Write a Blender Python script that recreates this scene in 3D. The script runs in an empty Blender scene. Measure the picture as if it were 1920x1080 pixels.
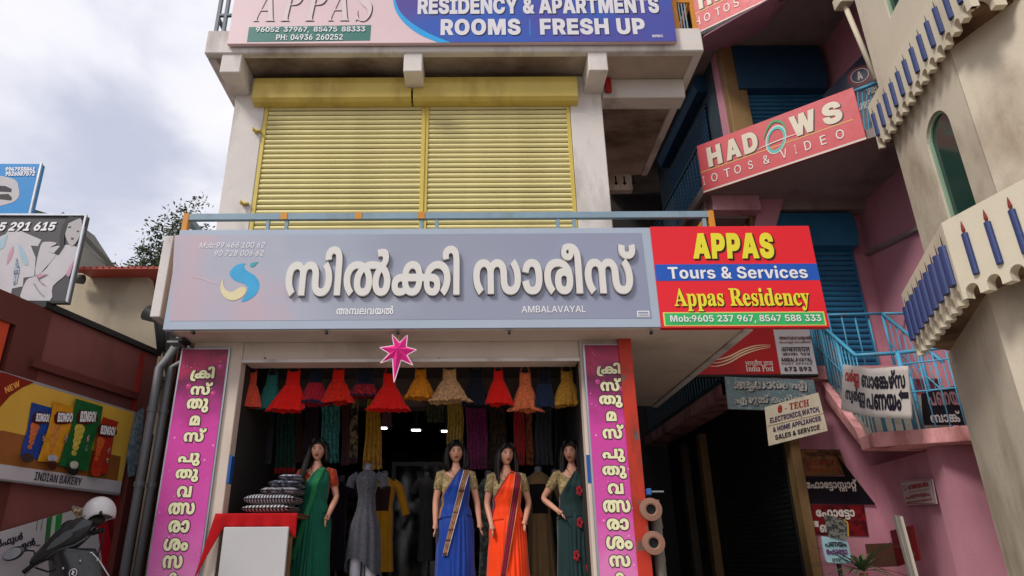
import bpy, math, random
from mathutils import Vector, Matrix, noise
from mathutils.geometry import tessellate_polygon, delaunay_2d_cdt
random.seed(7)
R_ = math.radians
scene = bpy.context.scene
COL = scene.collection

# ---------------------------------------------------------------- camera
EYE = Vector((0, 0, 1.3))
PITCH, ROLL, FPX, PCX, PCY = 21.6, -0.3, 1263.0, 888.0, 540.0
cam_d = bpy.data.cameras.new('camera')
cam = bpy.data.objects.new('camera', cam_d)
COL.objects.link(cam)
cam_d.sensor_width = 36
cam_d.lens = FPX / 1920 * 36
cam_d.shift_x = (960 - PCX) / 1920
cam_d.clip_start = 0.05
cam_d.clip_end = 1000
CM = Matrix.Rotation(R_(90 + PITCH), 4, 'X') @ Matrix.Rotation(R_(ROLL), 4, 'Z')
cam.matrix_world = Matrix.Translation(EYE) @ CM
scene.camera = cam

# ---------------------------------------------------------------- world and sun
SUN_EL, SUN_AZ = 44.0, 226.0          # azimuth clockwise from +Y (north)
w = bpy.data.worlds.new('World')
scene.world = w
w.use_nodes = True
nt = w.node_tree
nt.nodes.clear()
out = nt.nodes.new('ShaderNodeOutputWorld')
bg_sky = nt.nodes.new('ShaderNodeBackground')
bg_cl = nt.nodes.new('ShaderNodeBackground')
sky = nt.nodes.new('ShaderNodeTexSky')
sky.sky_type = 'NISHITA'
sky.sun_disc = False
sky.sun_elevation = R_(SUN_EL)
sky.sun_rotation = R_(SUN_AZ)
bg_sky.inputs[1].default_value = 0.1
nt.links.new(sky.outputs[0], bg_sky.inputs[0])
tc = nt.nodes.new('ShaderNodeTexCoord')
mp = nt.nodes.new('ShaderNodeMapping')
mp.inputs['Scale'].default_value = (1.0, 1.0, 1.9)
mp.inputs['Location'].default_value = (0.35, 0.1, 0.5)
nt.links.new(tc.outputs['Generated'], mp.inputs[0])
n1 = nt.nodes.new('ShaderNodeTexNoise')
n1.inputs['Scale'].default_value = 3.2
n1.inputs['Detail'].default_value = 9
n1.inputs['Roughness'].default_value = 0.5
n1.inputs['Distortion'].default_value = 0.25
nt.links.new(mp.outputs[0], n1.inputs['Vector'])
cr = nt.nodes.new('ShaderNodeValToRGB')
cr.color_ramp.elements[0].position = 0.30
cr.color_ramp.elements[0].color = (0.42, 0.425, 0.49, 1)
cr.color_ramp.elements[1].position = 0.66
cr.color_ramp.elements[1].color = (0.60, 0.59, 0.61, 1)
e = cr.color_ramp.elements.new(0.47)
e.color = (0.53, 0.53, 0.575, 1)
nt.links.new(n1.outputs[0], cr.inputs[0])
nt.links.new(cr.outputs[0], bg_cl.inputs[0])
bg_cl.inputs[1].default_value = 1.0
cv = nt.nodes.new('ShaderNodeMapRange')           # cloud cover: nearly closed, thin blue gaps
cv.inputs['From Min'].default_value = 0.25
cv.inputs['From Max'].default_value = 0.5
cv.inputs['To Min'].default_value = 0.72
cv.inputs['To Max'].default_value = 1.0
nt.links.new(n1.outputs[0], cv.inputs[0])
mx = nt.nodes.new('ShaderNodeMixShader')
nt.links.new(cv.outputs[0], mx.inputs[0])
nt.links.new(bg_sky.outputs[0], mx.inputs[1])
nt.links.new(bg_cl.outputs[0], mx.inputs[2])
nt.links.new(mx.outputs[0], out.inputs[0])
sd = bpy.data.lights.new('sun', 'SUN')
sd.energy = 1.5
sd.angle = R_(14)
sd.color = (1.0, 0.95, 0.88)
sun = bpy.data.objects.new('sun', sd)
COL.objects.link(sun)
az, el = R_(SUN_AZ), R_(SUN_EL)
to_sun = Vector((math.sin(az) * math.cos(el), math.cos(az) * math.cos(el), math.sin(el)))
sun.rotation_euler = to_sun.to_track_quat('Z', 'Y').to_euler()
sun.location = to_sun * 30
vs = scene.view_settings
vs.view_transform = 'Standard'
vs.look = 'None'
vs.exposure = 0.78
vs.gamma = 1.0
vs.use_curve_mapping = False
scene.cycles.max_bounces = 6
scene.cycles.diffuse_bounces = 4
scene.cycles.use_denoising = True

# ---------------------------------------------------------------- rays and panels
def rdir(px, py):
    d = CM.to_3x3() @ Vector(((px - PCX) / FPX, (PCY - py) / FPX, -1))
    return d
def atY(px, py, y):
    d = rdir(px, py); return EYE + d * (y / d.y)
def atX(px, py, x):
    d = rdir(px, py); return EYE + d * (x / d.x)
def atZ(px, py, z):
    d = rdir(px, py); return EYE + d * ((z - EYE.z) / d.z)
def atP(px, py, p, n):
    d = rdir(px, py); return EYE + d * ((p - EYE).dot(n) / d.dot(n))

# ---------------------------------------------------------------- materials
def lin(c):
    if isinstance(c, str):
        c = [int(c[i:i + 2], 16) for i in (0, 2, 4)]
    r = []
    for v in c[:3]:
        v /= 255
        r.append(v / 12.92 if v <= .04045 else ((v + .055) / 1.055) ** 2.4)
    return r
MATS = {}
def M(name, col, rough=.7, var=.10, scale=2.5, bump=0., bscale=60, metal=0., stain=None, samt=0., sscale=1.6,
      stretch=(1, 1, .35), emit=0, sthr=.52, spec=.4, sheen=0, alpha=1, trans=0, c2=None, c2s=8, c2t=.5, c2w=.04, fine=0):
    if name in MATS:
        return MATS[name]
    m = bpy.data.materials.new(name)
    m.use_nodes = True
    t = m.node_tree
    b = t.nodes['Principled BSDF']
    c = lin(col)
    b.inputs['Roughness'].default_value = rough
    b.inputs['Metallic'].default_value = metal
    b.inputs['Specular IOR Level'].default_value = spec
    geo = t.nodes.new('ShaderNodeTexCoord')
    src = geo.outputs['Object']
    def mixc(fac, a, bb):
        x = t.nodes.new('ShaderNodeMix'); x.data_type = 'RGBA'
        t.links.new(fac, x.inputs[0])
        if isinstance(a, (list, tuple)): x.inputs[6].default_value = (*a, 1)
        else: t.links.new(a, x.inputs[6])
        if isinstance(bb, (list, tuple)): x.inputs[7].default_value = (*bb, 1)
        else: t.links.new(bb, x.inputs[7])
        return x.outputs[2]
    def nz(scale, detail=4, st=None):
        n = t.nodes.new('ShaderNodeTexNoise')
        n.inputs['Scale'].default_value = scale
        n.inputs['Detail'].default_value = detail
        n.inputs['Roughness'].default_value = .6
        if st:
            q = t.nodes.new('ShaderNodeMapping'); q.inputs['Scale'].default_value = st
            t.links.new(src, q.inputs[0]); t.links.new(q.outputs[0], n.inputs['Vector'])
        else: t.links.new(src, n.inputs['Vector'])
        return n.outputs[0]
    def rng(sock, a, bb):
        r = t.nodes.new('ShaderNodeMapRange')
        r.inputs['From Min'].default_value = a; r.inputs['From Max'].default_value = bb
        t.links.new(sock, r.inputs[0]); return r.outputs[0]
    lo = [x * (1 - var) for x in c]; hi = [min(1, x * (1 + var)) for x in c]
    cur = mixc(rng(nz(scale, 6), .3, .7), lo, hi)
    if c2:
        cur = mixc(rng(nz(c2s, 3), c2t - c2w, c2t + c2w), cur, lin(c2))
    if fine:
        cur = mixc(rng(nz(fine, 2), .4, .62), cur, [x * .55 for x in c])
    if stain:
        s = t.nodes.new('ShaderNodeMath'); s.operation = 'MULTIPLY'
        t.links.new(rng(nz(sscale, 8, stretch), sthr, sthr + .22), s.inputs[0]); s.inputs[1].default_value = samt
        cur = mixc(s.outputs[0], cur, lin(stain))
    t.links.new(cur, b.inputs['Base Color'])
    rr = t.nodes.new('ShaderNodeMapRange')
    rr.inputs['To Min'].default_value = max(0, rough - .1); rr.inputs['To Max'].default_value = min(1, rough + .1)
    t.links.new(nz(scale * 3, 3), rr.inputs[0]); t.links.new(rr.outputs[0], b.inputs['Roughness'])
    if bump:
        bp = t.nodes.new('ShaderNodeBump'); bp.inputs['Strength'].default_value = bump
        bp.inputs['Distance'].default_value = .01
        t.links.new(nz(bscale, 5), bp.inputs['Height']); t.links.new(bp.outputs[0], b.inputs['Normal'])
    if emit:
        b.inputs['Emission Color'].default_value = (*c, 1); b.inputs['Emission Strength'].default_value = emit
    if sheen:
        b.inputs['Sheen Weight'].default_value = sheen
    if trans:
        b.inputs['Transmission Weight'].default_value = trans
    if alpha < 1:
        b.inputs['Alpha'].default_value = alpha
    MATS[name] = m
    return m
def PR(name, col, **k):          # printed vinyl ink
    k.setdefault('rough', .42); k.setdefault('var', .03); k.setdefault('spec', .3)
    return M('print_' + name, col, **k)

# ---------------------------------------------------------------- objects
def tag(o, label=None, cat=None, group=None, kind=None):
    if label: o['label'] = label
    if cat: o['category'] = cat
    if group: o['group'] = group
    if kind: o['kind'] = kind
    return o
def thing(name, label, cat, loc=(0, 0, 0), group=None, rz=0):
    o = bpy.data.objects.new(name, None)
    o.empty_display_size = .1
    COL.objects.link(o)
    o.location = loc
    o.rotation_euler = (0, 0, rz)
    return tag(o, label, cat, group)
def world_of(o):
    m = o.matrix_basis.copy()
    if o.parent: m = world_of(o.parent) @ o.matrix_parent_inverse @ m
    return m
def put(o, parent, world=True):
    COL.objects.link(o)
    if parent:
        o.parent = parent
        if world: o.matrix_parent_inverse = world_of(parent).inverted()
    return o
def copy_tree(o, parent=None):
    c = o.copy(); COL.objects.link(c)
    if parent: c.parent = parent
    for ch in list(o.children): copy_tree(ch, c)
    return c

class MB:
    def __init__(s): s.v = []; s.f = []; s.m = []; s.mi = 0; s.sm = False
    def add(s, vs, fs):
        b = len(s.v); s.v += [tuple(x) for x in vs]
        for f in fs: s.f.append(tuple(b + i for i in f)); s.m.append(s.mi)
        return s
    def box(s, x0, x1, y0, y1, z0, z1):
        v = [(x, y, z) for x in (x0, x1) for y in (y0, y1) for z in (z0, z1)]
        return s.add(v, [(0, 1, 3, 2), (4, 6, 7, 5), (0, 4, 5, 1), (2, 3, 7, 6), (0, 2, 6, 4), (1, 5, 7, 3)])
    def obox(s, c, ax, ay, az):       # centre and three half-axis vectors
        c, ax, ay, az = map(Vector, (c, ax, ay, az))
        v = [c + ax * i + ay * j + az * k for i in (-1, 1) for j in (-1, 1) for k in (-1, 1)]
        return s.add(v, [(0, 1, 3, 2), (4, 6, 7, 5), (0, 4, 5, 1), (2, 3, 7, 6), (0, 2, 6, 4), (1, 5, 7, 3)])
    def bar(s, a, b, wd, ht, up=(0, 0, 1)):
        a, b = Vector(a), Vector(b); d = b - a; n = d.normalized(); up = Vector(up)
        if abs(n.dot(up)) > .97: up = Vector((0, 1, 0))
        sx = n.cross(up).normalized(); u = sx.cross(n)
        return s.obox((a + b) / 2, d / 2, sx * wd / 2, u * ht / 2)
    def prism(s, poly, off):           # planar polygon (3D points) extruded by vector
        poly = [Vector(p) for p in poly]; off = Vector(off); n = len(poly)
        tri = tessellate_polygon([poly])
        b = poly + [p + off for p in poly]
        nrm = Vector((0, 0, 0))
        for i in range(n): nrm += poly[i].cross(poly[(i + 1) % n])
        flip = nrm.dot(off) > 0
        fs = []
        for t in tri:
            a = poly[t[1]] - poly[t[0]]; c = poly[t[2]] - poly[t[0]]
            w_ = a.cross(c).dot(off) > 0
            t = tuple(t) if not w_ else (t[0], t[2], t[1])
            fs.append(t); fs.append((t[0] + n, t[2] + n, t[1] + n))
        for i in range(n):
            j = (i + 1) % n
            fs.append((i, i + n, j + n, j) if not flip else (i, j, j + n, i + n))
        return s.add(b, fs)
    def poly(s, pts):
        pts = [Vector(p) for p in pts]
        tri = tessellate_polygon([pts])
        return s.add(pts, [tuple(t) for t in tri])
    def tube(s, pts, r, n=8, cap=True):
        pts = [Vector(p) for p in pts]
        rs = r if isinstance(r, (list, tuple)) else [r] * len(pts)
        k = len(pts); vs = []; prev = None
        for i, p in enumerate(pts):
            d = (pts[min(i + 1, k - 1)] - pts[max(i - 1, 0)])
            d = d.normalized() if d.length > 1e-9 else Vector((0, 0, 1))
            if prev is None:
                a = Vector((0, 0, 1)) if abs(d.z) < .9 else Vector((1, 0, 0))
            else: a = prev
            x = (a - d * a.dot(d)).normalized(); prev = x; y = d.cross(x)
            vs += [p + (x * math.cos(q) + y * math.sin(q)) * rs[i] for q in [2 * math.pi * j / n for j in range(n)]]
        fs = []
        for i in range(k - 1):
            for j in range(n):
                a = i * n + j; b = i * n + (j + 1) % n
                fs.append((a, b, b + n, a + n))
        if cap: fs.append(tuple(range(n))[::-1]); fs.append(tuple(range((k - 1) * n, k * n)))
        return s.add(vs, fs)
    def grid(s, fn, nu, nv, closed=False):
        vs = [fn(i / nu, j / nv) for j in range(nv + 1) for i in range(nu + (0 if closed else 1))]
        w_ = nu if closed else nu + 1
        fs = []
        for j in range(nv):
            for i in range(nu):
                a = j * w_ + i; b = j * w_ + (i + 1) % w_
                fs.append((a, b, b + w_, a + w_))
        return s.add(vs, fs)
    def ball(s, c, r, nu=16, nv=10):
        c = Vector(c); r = r if isinstance(r, (tuple, list)) else (r, r, r)
        return s.grid(lambda u, v: c + Vector((r[0] * math.cos(2 * math.pi * u) * math.sin(math.pi * v),
                      r[1] * math.sin(2 * math.pi * u) * math.sin(math.pi * v), -r[2] * math.cos(math.pi * v))), nu, nv, True)
    def mesh(s, name, mats):
        me = bpy.data.meshes.new(name)
        me.from_pydata(s.v, [], s.f)
        if not isinstance(mats, (list, tuple)): mats = [mats]
        for m in mats: me.materials.append(m)
        if len(mats) > 1: me.polygons.foreach_set('material_index', s.m)
        if s.sm: me.polygons.foreach_set('use_smooth', [True] * len(s.f))
        me.update()
        return me
    def build(s, name, mats, parent=None, bevel=0, seg=1, world=True, solid=0, smooth=None, subsurf=0):
        if smooth is not None: s.sm = smooth
        o = bpy.data.objects.new(name, s.mesh(name, mats))
        put(o, parent, world)
        if solid:
            q = o.modifiers.new('s', 'SOLIDIFY'); q.thickness = solid; q.offset = 0
        if bevel:
            q = o.modifiers.new('b', 'BEVEL'); q.width = bevel; q.segments = seg; q.limit_method = 'ANGLE'
        if subsurf:
            q = o.modifiers.new('u', 'SUBSURF'); q.levels = subsurf; q.render_levels = subsurf
        return o
def struct(o): o['kind'] = 'structure'; return o

def cmr(pts, closed=True, n=5):         # smooth curve through points
    P = [Vector(p) for p in pts]; k = len(P); r = []
    rng_ = range(k) if closed else range(k - 1)
    for i in rng_:
        if closed: a, b, c, d = P[(i - 1) % k], P[i], P[(i + 1) % k], P[(i + 2) % k]
        else: a, b, c, d = P[max(i - 1, 0)], P[i], P[i + 1], P[min(i + 2, k - 1)]
        for j in range(n):
            t = j / n
            r.append(.5 * ((2 * b) + (c - a) * t + (2 * a - 5 * b + 4 * c - d) * t * t + (3 * b - a - 3 * c + d) * t ** 3))
    if not closed: r.append(P[-1])
    return r

# ---------------------------------------------------------------- lettering
# glyph outlines as plain numbers: advance, then contours of steps in (2 * x + on_curve, y), in 1/250 em
GLYPHS = {
    'b': {
        33: [90,[51,57,-6,125,90,0,-6,-125],[91,-3,-23,0,-26,13,1,10,-1,10,26,12,23,0,21,0,26,-12,1,-10,-1,-10,-26,-13]],
        38: [171,[143,-3,-41,0,-54,14,-30,23,1,14,-1,11,16,16,30,14,21,6,74,24,7,3,12,6,6,6,1,3,-1,6,-16,7,-15,0,-9,0,-14,-3,-8,-7,1,-4,-1,-6,12,-11,20,-13,15,-8,174,-98,-88,0,-144,79,-15,8,-26,17,-20,20,1,12,-1,14,26,22,46,12,31,0,29,0,44,-12,22,-20,1,-12,-1,-9,-10,-15,-22,-13,-15,-5,-74,-27,-13,-4,-14,-10,1,-6,-1,-6,12,-9,20,-5,15,0,17,0,38,9,30,16,18,22,1,13,70,0,-1,-16,-14,-28,-28,-22,-17,-7,-24,-6,-21,-8,-52,-7]],
        44: [67,[9,-50,22,78,82,0,-46,-78]],
        45: [161,[247,90,0,-33,-168,0,0,33]],
        48: [161,[163,-2,-49,0,-64,22,-32,41,1,30,-1,29,32,42,64,22,49,0,47,0,64,-22,32,-42,1,-29,-1,-30,-32,-41,-64,-22],[163,33,19,0,26,12,12,26,1,20,-1,20,-12,26,-26,12,-19,0,-21,0,-26,-12,-12,-26,1,-20,-1,-20,12,-26,26,-12]],
        49: [161,[39,0,0,35,254,0,0,-35],[221,182,0,-182,-86,0,0,144,-2,0,-82,-28,0,38,80,28]],
        50: [161,[31,0,0,31,132,58,15,7,20,12,12,11,1,7,-1,8,-14,11,-22,6,-15,0,-17,0,-22,-7,-14,-11,1,-9,-80,0,-1,19,32,27,60,14,41,0,41,0,60,-14,34,-24,1,-17,-1,-10,-18,-20,-42,-25,-39,-17,-44,-21,0,-1,148,0,0,-35]],
        51: [161,[159,-2,-43,0,-62,14,-36,25,-1,16,86,0,1,-6,14,-9,26,-5,17,0,15,0,24,6,12,11,1,7,-1,7,-14,12,-28,7,-17,0,-44,0,0,27,78,36,0,1,-152,0,0,35,254,0,0,-31,-122,-55,0,10,39,3,62,-13,36,-25,1,-17,-1,-17,-38,-26,-66,-13]],
        52: [161,[11,30,0,34,134,118,82,0,-130,-116,0,-2,216,0,0,-34],[187,0,0,40,2,16,0,58,78,0,0,-114]],
        53: [161,[159,-2,-39,0,-62,14,-36,25,1,16,84,0,-1,-7,14,-10,24,-5,15,0,17,0,24,7,16,13,1,9,-1,9,-16,14,-26,7,-15,0,-17,0,-28,-7,-7,-6,-76,7,16,98,232,0,0,-35,-162,0,-8,-43,2,0,9,7,40,10,27,0,23,0,42,-9,30,-16,16,-22,1,-13,-1,-18,-34,-29,-64,-16]],
        54: [161,[163,-2,-37,0,-64,14,-38,28,1,20,-1,14,24,29,23,16,84,63,86,0,-112,-82,-26,0,5,4,22,8,34,5,21,0,33,0,52,-13,28,-25,1,-18,-1,-19,-34,-29,-62,-15],[163,31,15,0,26,7,14,13,1,9,-1,8,-14,13,-26,8,-15,0,-17,0,-24,-8,-16,-13,1,-8,-1,-9,16,-13,24,-7]],
        55: [161,[57,0,146,146,0,1,-172,0,0,35,262,0,0,-35,-148,-147]],
        56: [161,[163,-2,-45,0,-64,13,-38,23,1,15,-1,11,20,19,38,13,23,2,0,1,-31,3,-38,22,1,15,-1,14,34,23,60,12,41,0,37,0,60,-12,34,-23,1,-14,-1,-15,-38,-22,-29,-3,0,-1,21,-2,38,-13,22,-19,1,-11,-1,-15,-38,-23,-66,-13],[163,28,15,0,24,6,14,12,1,7,-1,7,-14,11,-24,6,-15,0,-17,0,-26,-6,-14,-11,1,-7,-1,-7,14,-11,24,-7],[163,108,13,0,22,6,12,10,1,6,-1,7,-12,10,-22,5,-13,0,-15,0,-22,-5,-14,-10,1,-7,-1,-6,14,-10,22,-6]],
        57: [161,[161,184,37,0,62,-14,38,-28,1,-20,-1,-14,-22,-29,-21,-16,-86,-63,-86,0,112,82,26,0,-5,-5,-24,-7,-34,-5,-19,0,-35,0,-50,13,-30,25,1,18,-1,19,36,29,60,15],[161,151,-17,0,-24,-7,-16,-13,1,-9,-1,-8,16,-13,24,-8,17,0,15,0,26,8,14,13,1,8,-1,9,-14,13,-26,7]],
        58: [67,[69,-3,-21,0,-26,13,1,10,-1,10,26,13,21,0,17,0,28,-13,1,-10,-1,-10,-28,-13],[69,85,-21,0,-26,13,1,9,-1,10,26,13,21,0,17,0,28,-13,1,-10,-1,-9,-28,-13]],
        65: [192,[13,0,120,182,116,0,126,-182,-98,0,-50,80,-13,19,-22,45,-11,24,18,0,-11,-24,-20,-45,-11,-19,-48,-80],[95,39,0,33,196,0,0,-33]],
        66: [166,[29,0,0,182,152,0,39,0,54,-12,28,-21,1,-13,-1,-11,-16,-16,-32,-11,-19,-2,0,-2,21,0,38,-11,22,-19,1,-13,-1,-15,-28,-23,-58,-13,-39,0],[115,35,56,0,29,0,26,11,1,10,-1,7,-12,10,-26,6,-15,0,-58,0],[115,107,50,0,13,0,24,5,12,9,1,7,-1,9,-26,10,-21,0,-52,0]],
        67: [186,[193,-2,-49,0,-78,21,-46,42,1,30,-1,30,46,42,78,21,49,0,31,0,56,-9,42,-17,26,-24,5,-16,-86,0,-3,6,-12,11,-18,8,-26,4,-13,0,-27,0,-40,-14,-20,-25,1,-17,-1,-18,22,-25,38,-13,27,0,13,0,24,4,20,8,12,11,3,6,88,0,-5,-12,-22,-24,-42,-19,-56,-11]],
        68: [181,[163,0,-96,0,0,37,92,0,31,0,42,10,22,24,1,20,-1,20,-22,23,-42,11,-31,0,-94,0,0,37,98,0,55,0,80,-22,44,-41,1,-28,-1,-28,-44,-41,-80,-22],[115,182,0,-182,-86,0,0,182]],
        69: [152,[29,0,0,182,252,0,0,-35,-166,0,0,-38,154,0,0,-34,-154,0,0,-40,166,0,0,-35]],
        70: [146,[29,0,0,182,248,0,0,-35,-162,0,0,-46,146,0,0,-35,-146,0,0,-66]],
        71: [188,[195,-2,-53,0,-78,22,-44,42,1,29,-1,29,46,42,80,22,49,0,31,0,54,-9,42,-16,26,-23,3,-13,-86,0,-5,5,-12,9,-16,6,-24,4,-11,0,-29,0,-38,-13,-22,-25,1,-18,-1,-18,20,-24,40,-14,29,0,23,0,34,9,18,14,1,11,16,-1,-90,0,0,31,156,0,0,-24,-1,-24,-40,-35,-72,-18]],
        72: [187,[29,0,0,182,86,0,0,-71,146,0,0,71,86,0,0,-182,-86,0,0,75,-146,0,0,-75]],
        73: [123,[17,0,0,35,64,0,0,112,-64,0,0,35,214,0,0,-35,-64,0,0,-112,64,0,0,-35]],
        75: [185,[93,37,0,37,11,11,20,18,26,18,19,11,80,50,104,0,-152,-91,-8,1],[29,0,0,182,86,0,0,-45,-2,-49,2,-21,0,-67],[257,0,-98,78,54,32,146,-110]],
        76: [141,[29,0,0,182,86,0,0,-147,152,0,0,-35]],
        77: [236,[29,0,0,182,134,0,46,-71,3,-6,10,-22,12,-24,8,-23,3,-8,-16,0,1,8,10,23,10,24,10,22,5,6,44,71,136,0,0,-182,-88,0,0,78,-1,6,2,20,0,22,2,23,1,10,6,0,-7,-11,-10,-23,-12,-22,-10,-19,-3,-6,-52,-78,-72,0,-52,78,-5,6,-10,19,-12,22,-12,23,-5,11,8,0,-1,-10,0,-23,2,-22,0,-19,1,-7,0,-78]],
        78: [191,[29,0,0,182,96,0,100,-82,9,-8,20,-18,18,-21,11,-14,-8,0,-3,10,-4,24,-2,24,1,7,0,78,88,0,0,-182,-94,0,-94,75,-13,11,-20,18,-20,22,-13,15,10,0,1,-13,2,-25,2,-21,1,-7,0,-75]],
        79: [193,[195,-2,-51,0,-78,21,-46,42,1,30,-1,30,46,42,78,21,51,0,47,0,78,-21,46,-42,1,-30,-1,-30,-46,-42,-78,-21],[195,35,25,0,38,13,20,25,1,18,-1,18,-20,25,-38,13,-25,0,-29,0,-38,-13,-20,-25,1,-18,-1,-18,20,-25,38,-13]],
        80: [163,[29,0,0,182,150,0,39,0,60,-16,32,-28,1,-19,-1,-19,-32,-28,-62,-15,-41,0,-92,0,0,34,78,0,19,0,26,7,14,13,1,8,-1,9,-14,12,-26,7,-21,0,-44,0,0,-147]],
        82: [166,[29,0,0,182,150,0,39,0,60,-15,32,-27,1,-19,-1,-18,-32,-27,-62,-13,-41,0,-94,0,0,34,80,0,19,0,26,5,14,11,1,8,-1,9,-14,11,-26,6,-21,0,-44,0,0,-147],[229,0,-88,83,92,0,90,-83]],
        83: [165,[169,-2,-45,0,-68,13,-38,28,1,21,82,0,1,-9,16,-12,30,-6,21,0,17,0,26,5,14,9,1,6,-1,5,-14,7,-26,6,-19,2,-38,5,-49,5,-52,25,1,20,-1,17,36,25,64,14,41,0,41,0,64,-14,34,-26,1,-16,-84,0,-1,10,-30,11,-25,0,-17,0,-24,-5,-12,-8,1,-5,-1,-6,14,-7,24,-5,17,-2,32,-4,25,-3,42,-9,28,-14,14,-17,1,-11,-1,-17,-34,-25,-64,-13]],
        84: [169,[17,147,0,35,306,0,0,-35,-110,0,0,-147,-86,0,0,147]],
        85: [182,[183,-2,-47,0,-70,16,-38,30,1,21,0,117,86,0,0,-114,-1,-9,18,-15,30,-9,21,0,19,0,30,9,18,15,1,9,0,114,86,0,0,-117,-1,-21,-40,-30,-68,-16]],
        86: [192,[137,0,-124,182,96,0,50,-80,11,-19,22,-44,13,-24,-18,0,9,24,22,44,11,19,50,80,96,0,-122,-182]],
        87: [265,[109,0,-96,182,94,0,36,-81,5,-12,8,-28,10,-29,5,-12,-16,0,3,12,8,29,10,28,7,12,38,81,88,0,40,-81,3,-12,10,-28,10,-29,5,-12,-16,0,3,12,8,29,10,28,5,12,36,81,96,0,-98,-182,-98,0,-42,84,-9,17,-12,40,-5,20,22,0,-9,-19,-10,-40,-7,-18,-44,-84]],
        89: [188,[147,0,0,66,-134,116,100,0,58,-56,7,-8,14,-16,7,-11,-16,0,7,11,12,16,9,8,54,56,100,0,-132,-116,0,-66]],
        97: [147,[105,-2,-27,0,-40,8,-24,18,1,14,-1,11,16,16,28,10,38,5,21,1,23,1,28,2,12,4,1,5,0,0,-1,5,-8,6,-16,4,-11,0,-13,0,-18,-4,-12,-6,-1,-4,-78,5,5,12,32,17,50,10,35,0,25,0,44,-6,34,-11,18,-17,1,-11,0,-93,-80,0,0,19,-2,0,-9,-7,-22,-9,-30,-5],[131,26,13,0,24,6,14,10,1,7,0,13,-5,-1,-12,-2,-12,-1,-14,-1,-5,-1,-13,-1,-18,-4,-8,-7,1,-4,-1,-5,8,-6,16,-3]],
        98: [159,[193,-2,-21,0,-32,7,-20,11,-3,6,-4,0,0,-22,-84,0,0,182,86,0,0,-69,2,0,3,6,20,12,30,7,23,0,29,0,48,-15,32,-31,1,-24,-1,-23,-30,-31,-50,-16],[163,31,17,0,22,9,12,17,1,11,-1,11,-12,17,-22,9,-17,0,-17,0,-22,-9,-12,-17,1,-11,-1,-11,12,-17,22,-9]],
        99: [149,[155,-3,-43,0,-62,18,-32,32,1,21,-1,21,32,32,62,17,43,0,25,0,44,-7,34,-12,20,-18,3,-11,-78,-7,-3,6,-8,8,-12,6,-14,3,-9,0,-17,0,-24,-9,-12,-17,1,-12,-1,-12,12,-17,24,-9,17,0,9,0,14,3,12,6,8,9,3,5,78,-6,-3,-12,-20,-18,-34,-13,-44,-7]],
        101: [150,[157,-3,-45,0,-62,17,-32,32,1,22,-1,21,32,31,62,18,41,0,27,0,50,-9,34,-18,20,-25,1,-17,0,-11,-236,0,0,25,196,0,-40,-6,-1,9,-12,14,-22,7,-17,0,-17,0,-22,-7,-12,-13,1,-9,0,-18,-1,-11,14,-14,24,-7,17,0,11,0,18,4,14,6,5,4,76,-6,-7,-12,-34,-17,-52,-10]],
        102: [102,[191,136,0,-31,-186,0,0,31],[51,0,0,144,-1,15,24,21,42,10,29,0,17,0,32,-2,7,-1,-12,-32,-7,1,-12,1,-7,0,-15,0,-12,-7,1,-6,0,-144]],
        103: [160,[155,-54,-37,0,-54,9,-32,16,-3,11,74,7,1,-3,12,-7,22,-3,17,0,25,0,28,11,1,13,0,24,-6,0,-7,-6,-20,-10,-28,-6,-21,0,-31,0,-48,14,-30,29,1,23,-1,24,30,31,50,15,29,0,21,0,32,-7,20,-12,5,-6,4,0,0,23,84,0,0,-133,-1,-19,-36,-25,-62,-13],[157,33,15,0,24,8,12,16,1,11,-1,12,-12,16,-24,9,-15,0,-17,0,-24,-9,-10,-17,1,-11,-1,-11,10,-15,24,-9]],
        104: [159,[115,78,0,-78,-86,0,0,182,84,0,0,-80,-6,0,9,16,42,20,37,0,29,0,42,-13,24,-23,1,-15,0,-87,-86,0,0,79,-1,11,-24,13,-19,0,-15,0,-20,-6,-12,-11]],
        105: [71,[29,0,0,136,86,0,0,-136],[71,152,-19,0,-26,12,1,9,-1,9,26,12,19,0,17,0,26,-12,1,-9,-1,-9,-26,-12]],
        107: [148,[105,36,0,51,14,0,78,49,96,0,-114,-69,-22,0],[29,0,0,182,86,0,0,-182],[199,0,-72,57,56,30,114,-87]],
        109: [232,[29,0,0,136,78,0,6,-35,-6,0,5,13,24,17,34,7,19,0,29,0,36,-19,11,-21,-10,0,5,14,30,18,38,8,21,0,25,0,38,-11,24,-20,1,-15,0,-92,-86,0,0,82,-1,11,-22,10,-15,0,-13,0,-18,-5,-10,-9,1,-7,0,-82,-82,0,0,83,-1,9,-20,11,-17,0,-11,0,-18,-5,-10,-10,1,-7,0,-81]],
        110: [159,[115,78,0,-78,-86,0,0,136,80,0,2,-34,-4,0,9,16,42,20,37,0,29,0,42,-13,24,-23,1,-15,0,-87,-86,0,0,79,-1,11,-24,13,-19,0,-15,0,-20,-6,-12,-11]],
        111: [155,[155,-3,-43,0,-62,18,-32,32,1,21,-1,21,32,32,62,17,43,0,43,0,60,-17,34,-32,1,-21,-1,-21,-34,-32,-60,-18],[155,30,17,0,22,10,12,17,1,11,-1,11,-12,17,-22,10,-17,0,-17,0,-22,-10,-12,-17,1,-11,-1,-11,12,-17,22,-10]],
        114: [105,[29,0,0,136,82,0,0,-24,4,0,7,13,34,13,23,0,5,0,12,-1,7,0,0,-37,-7,1,-20,1,-7,0,-17,0,-24,-7,-14,-12,1,-8,0,-75]],
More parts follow.
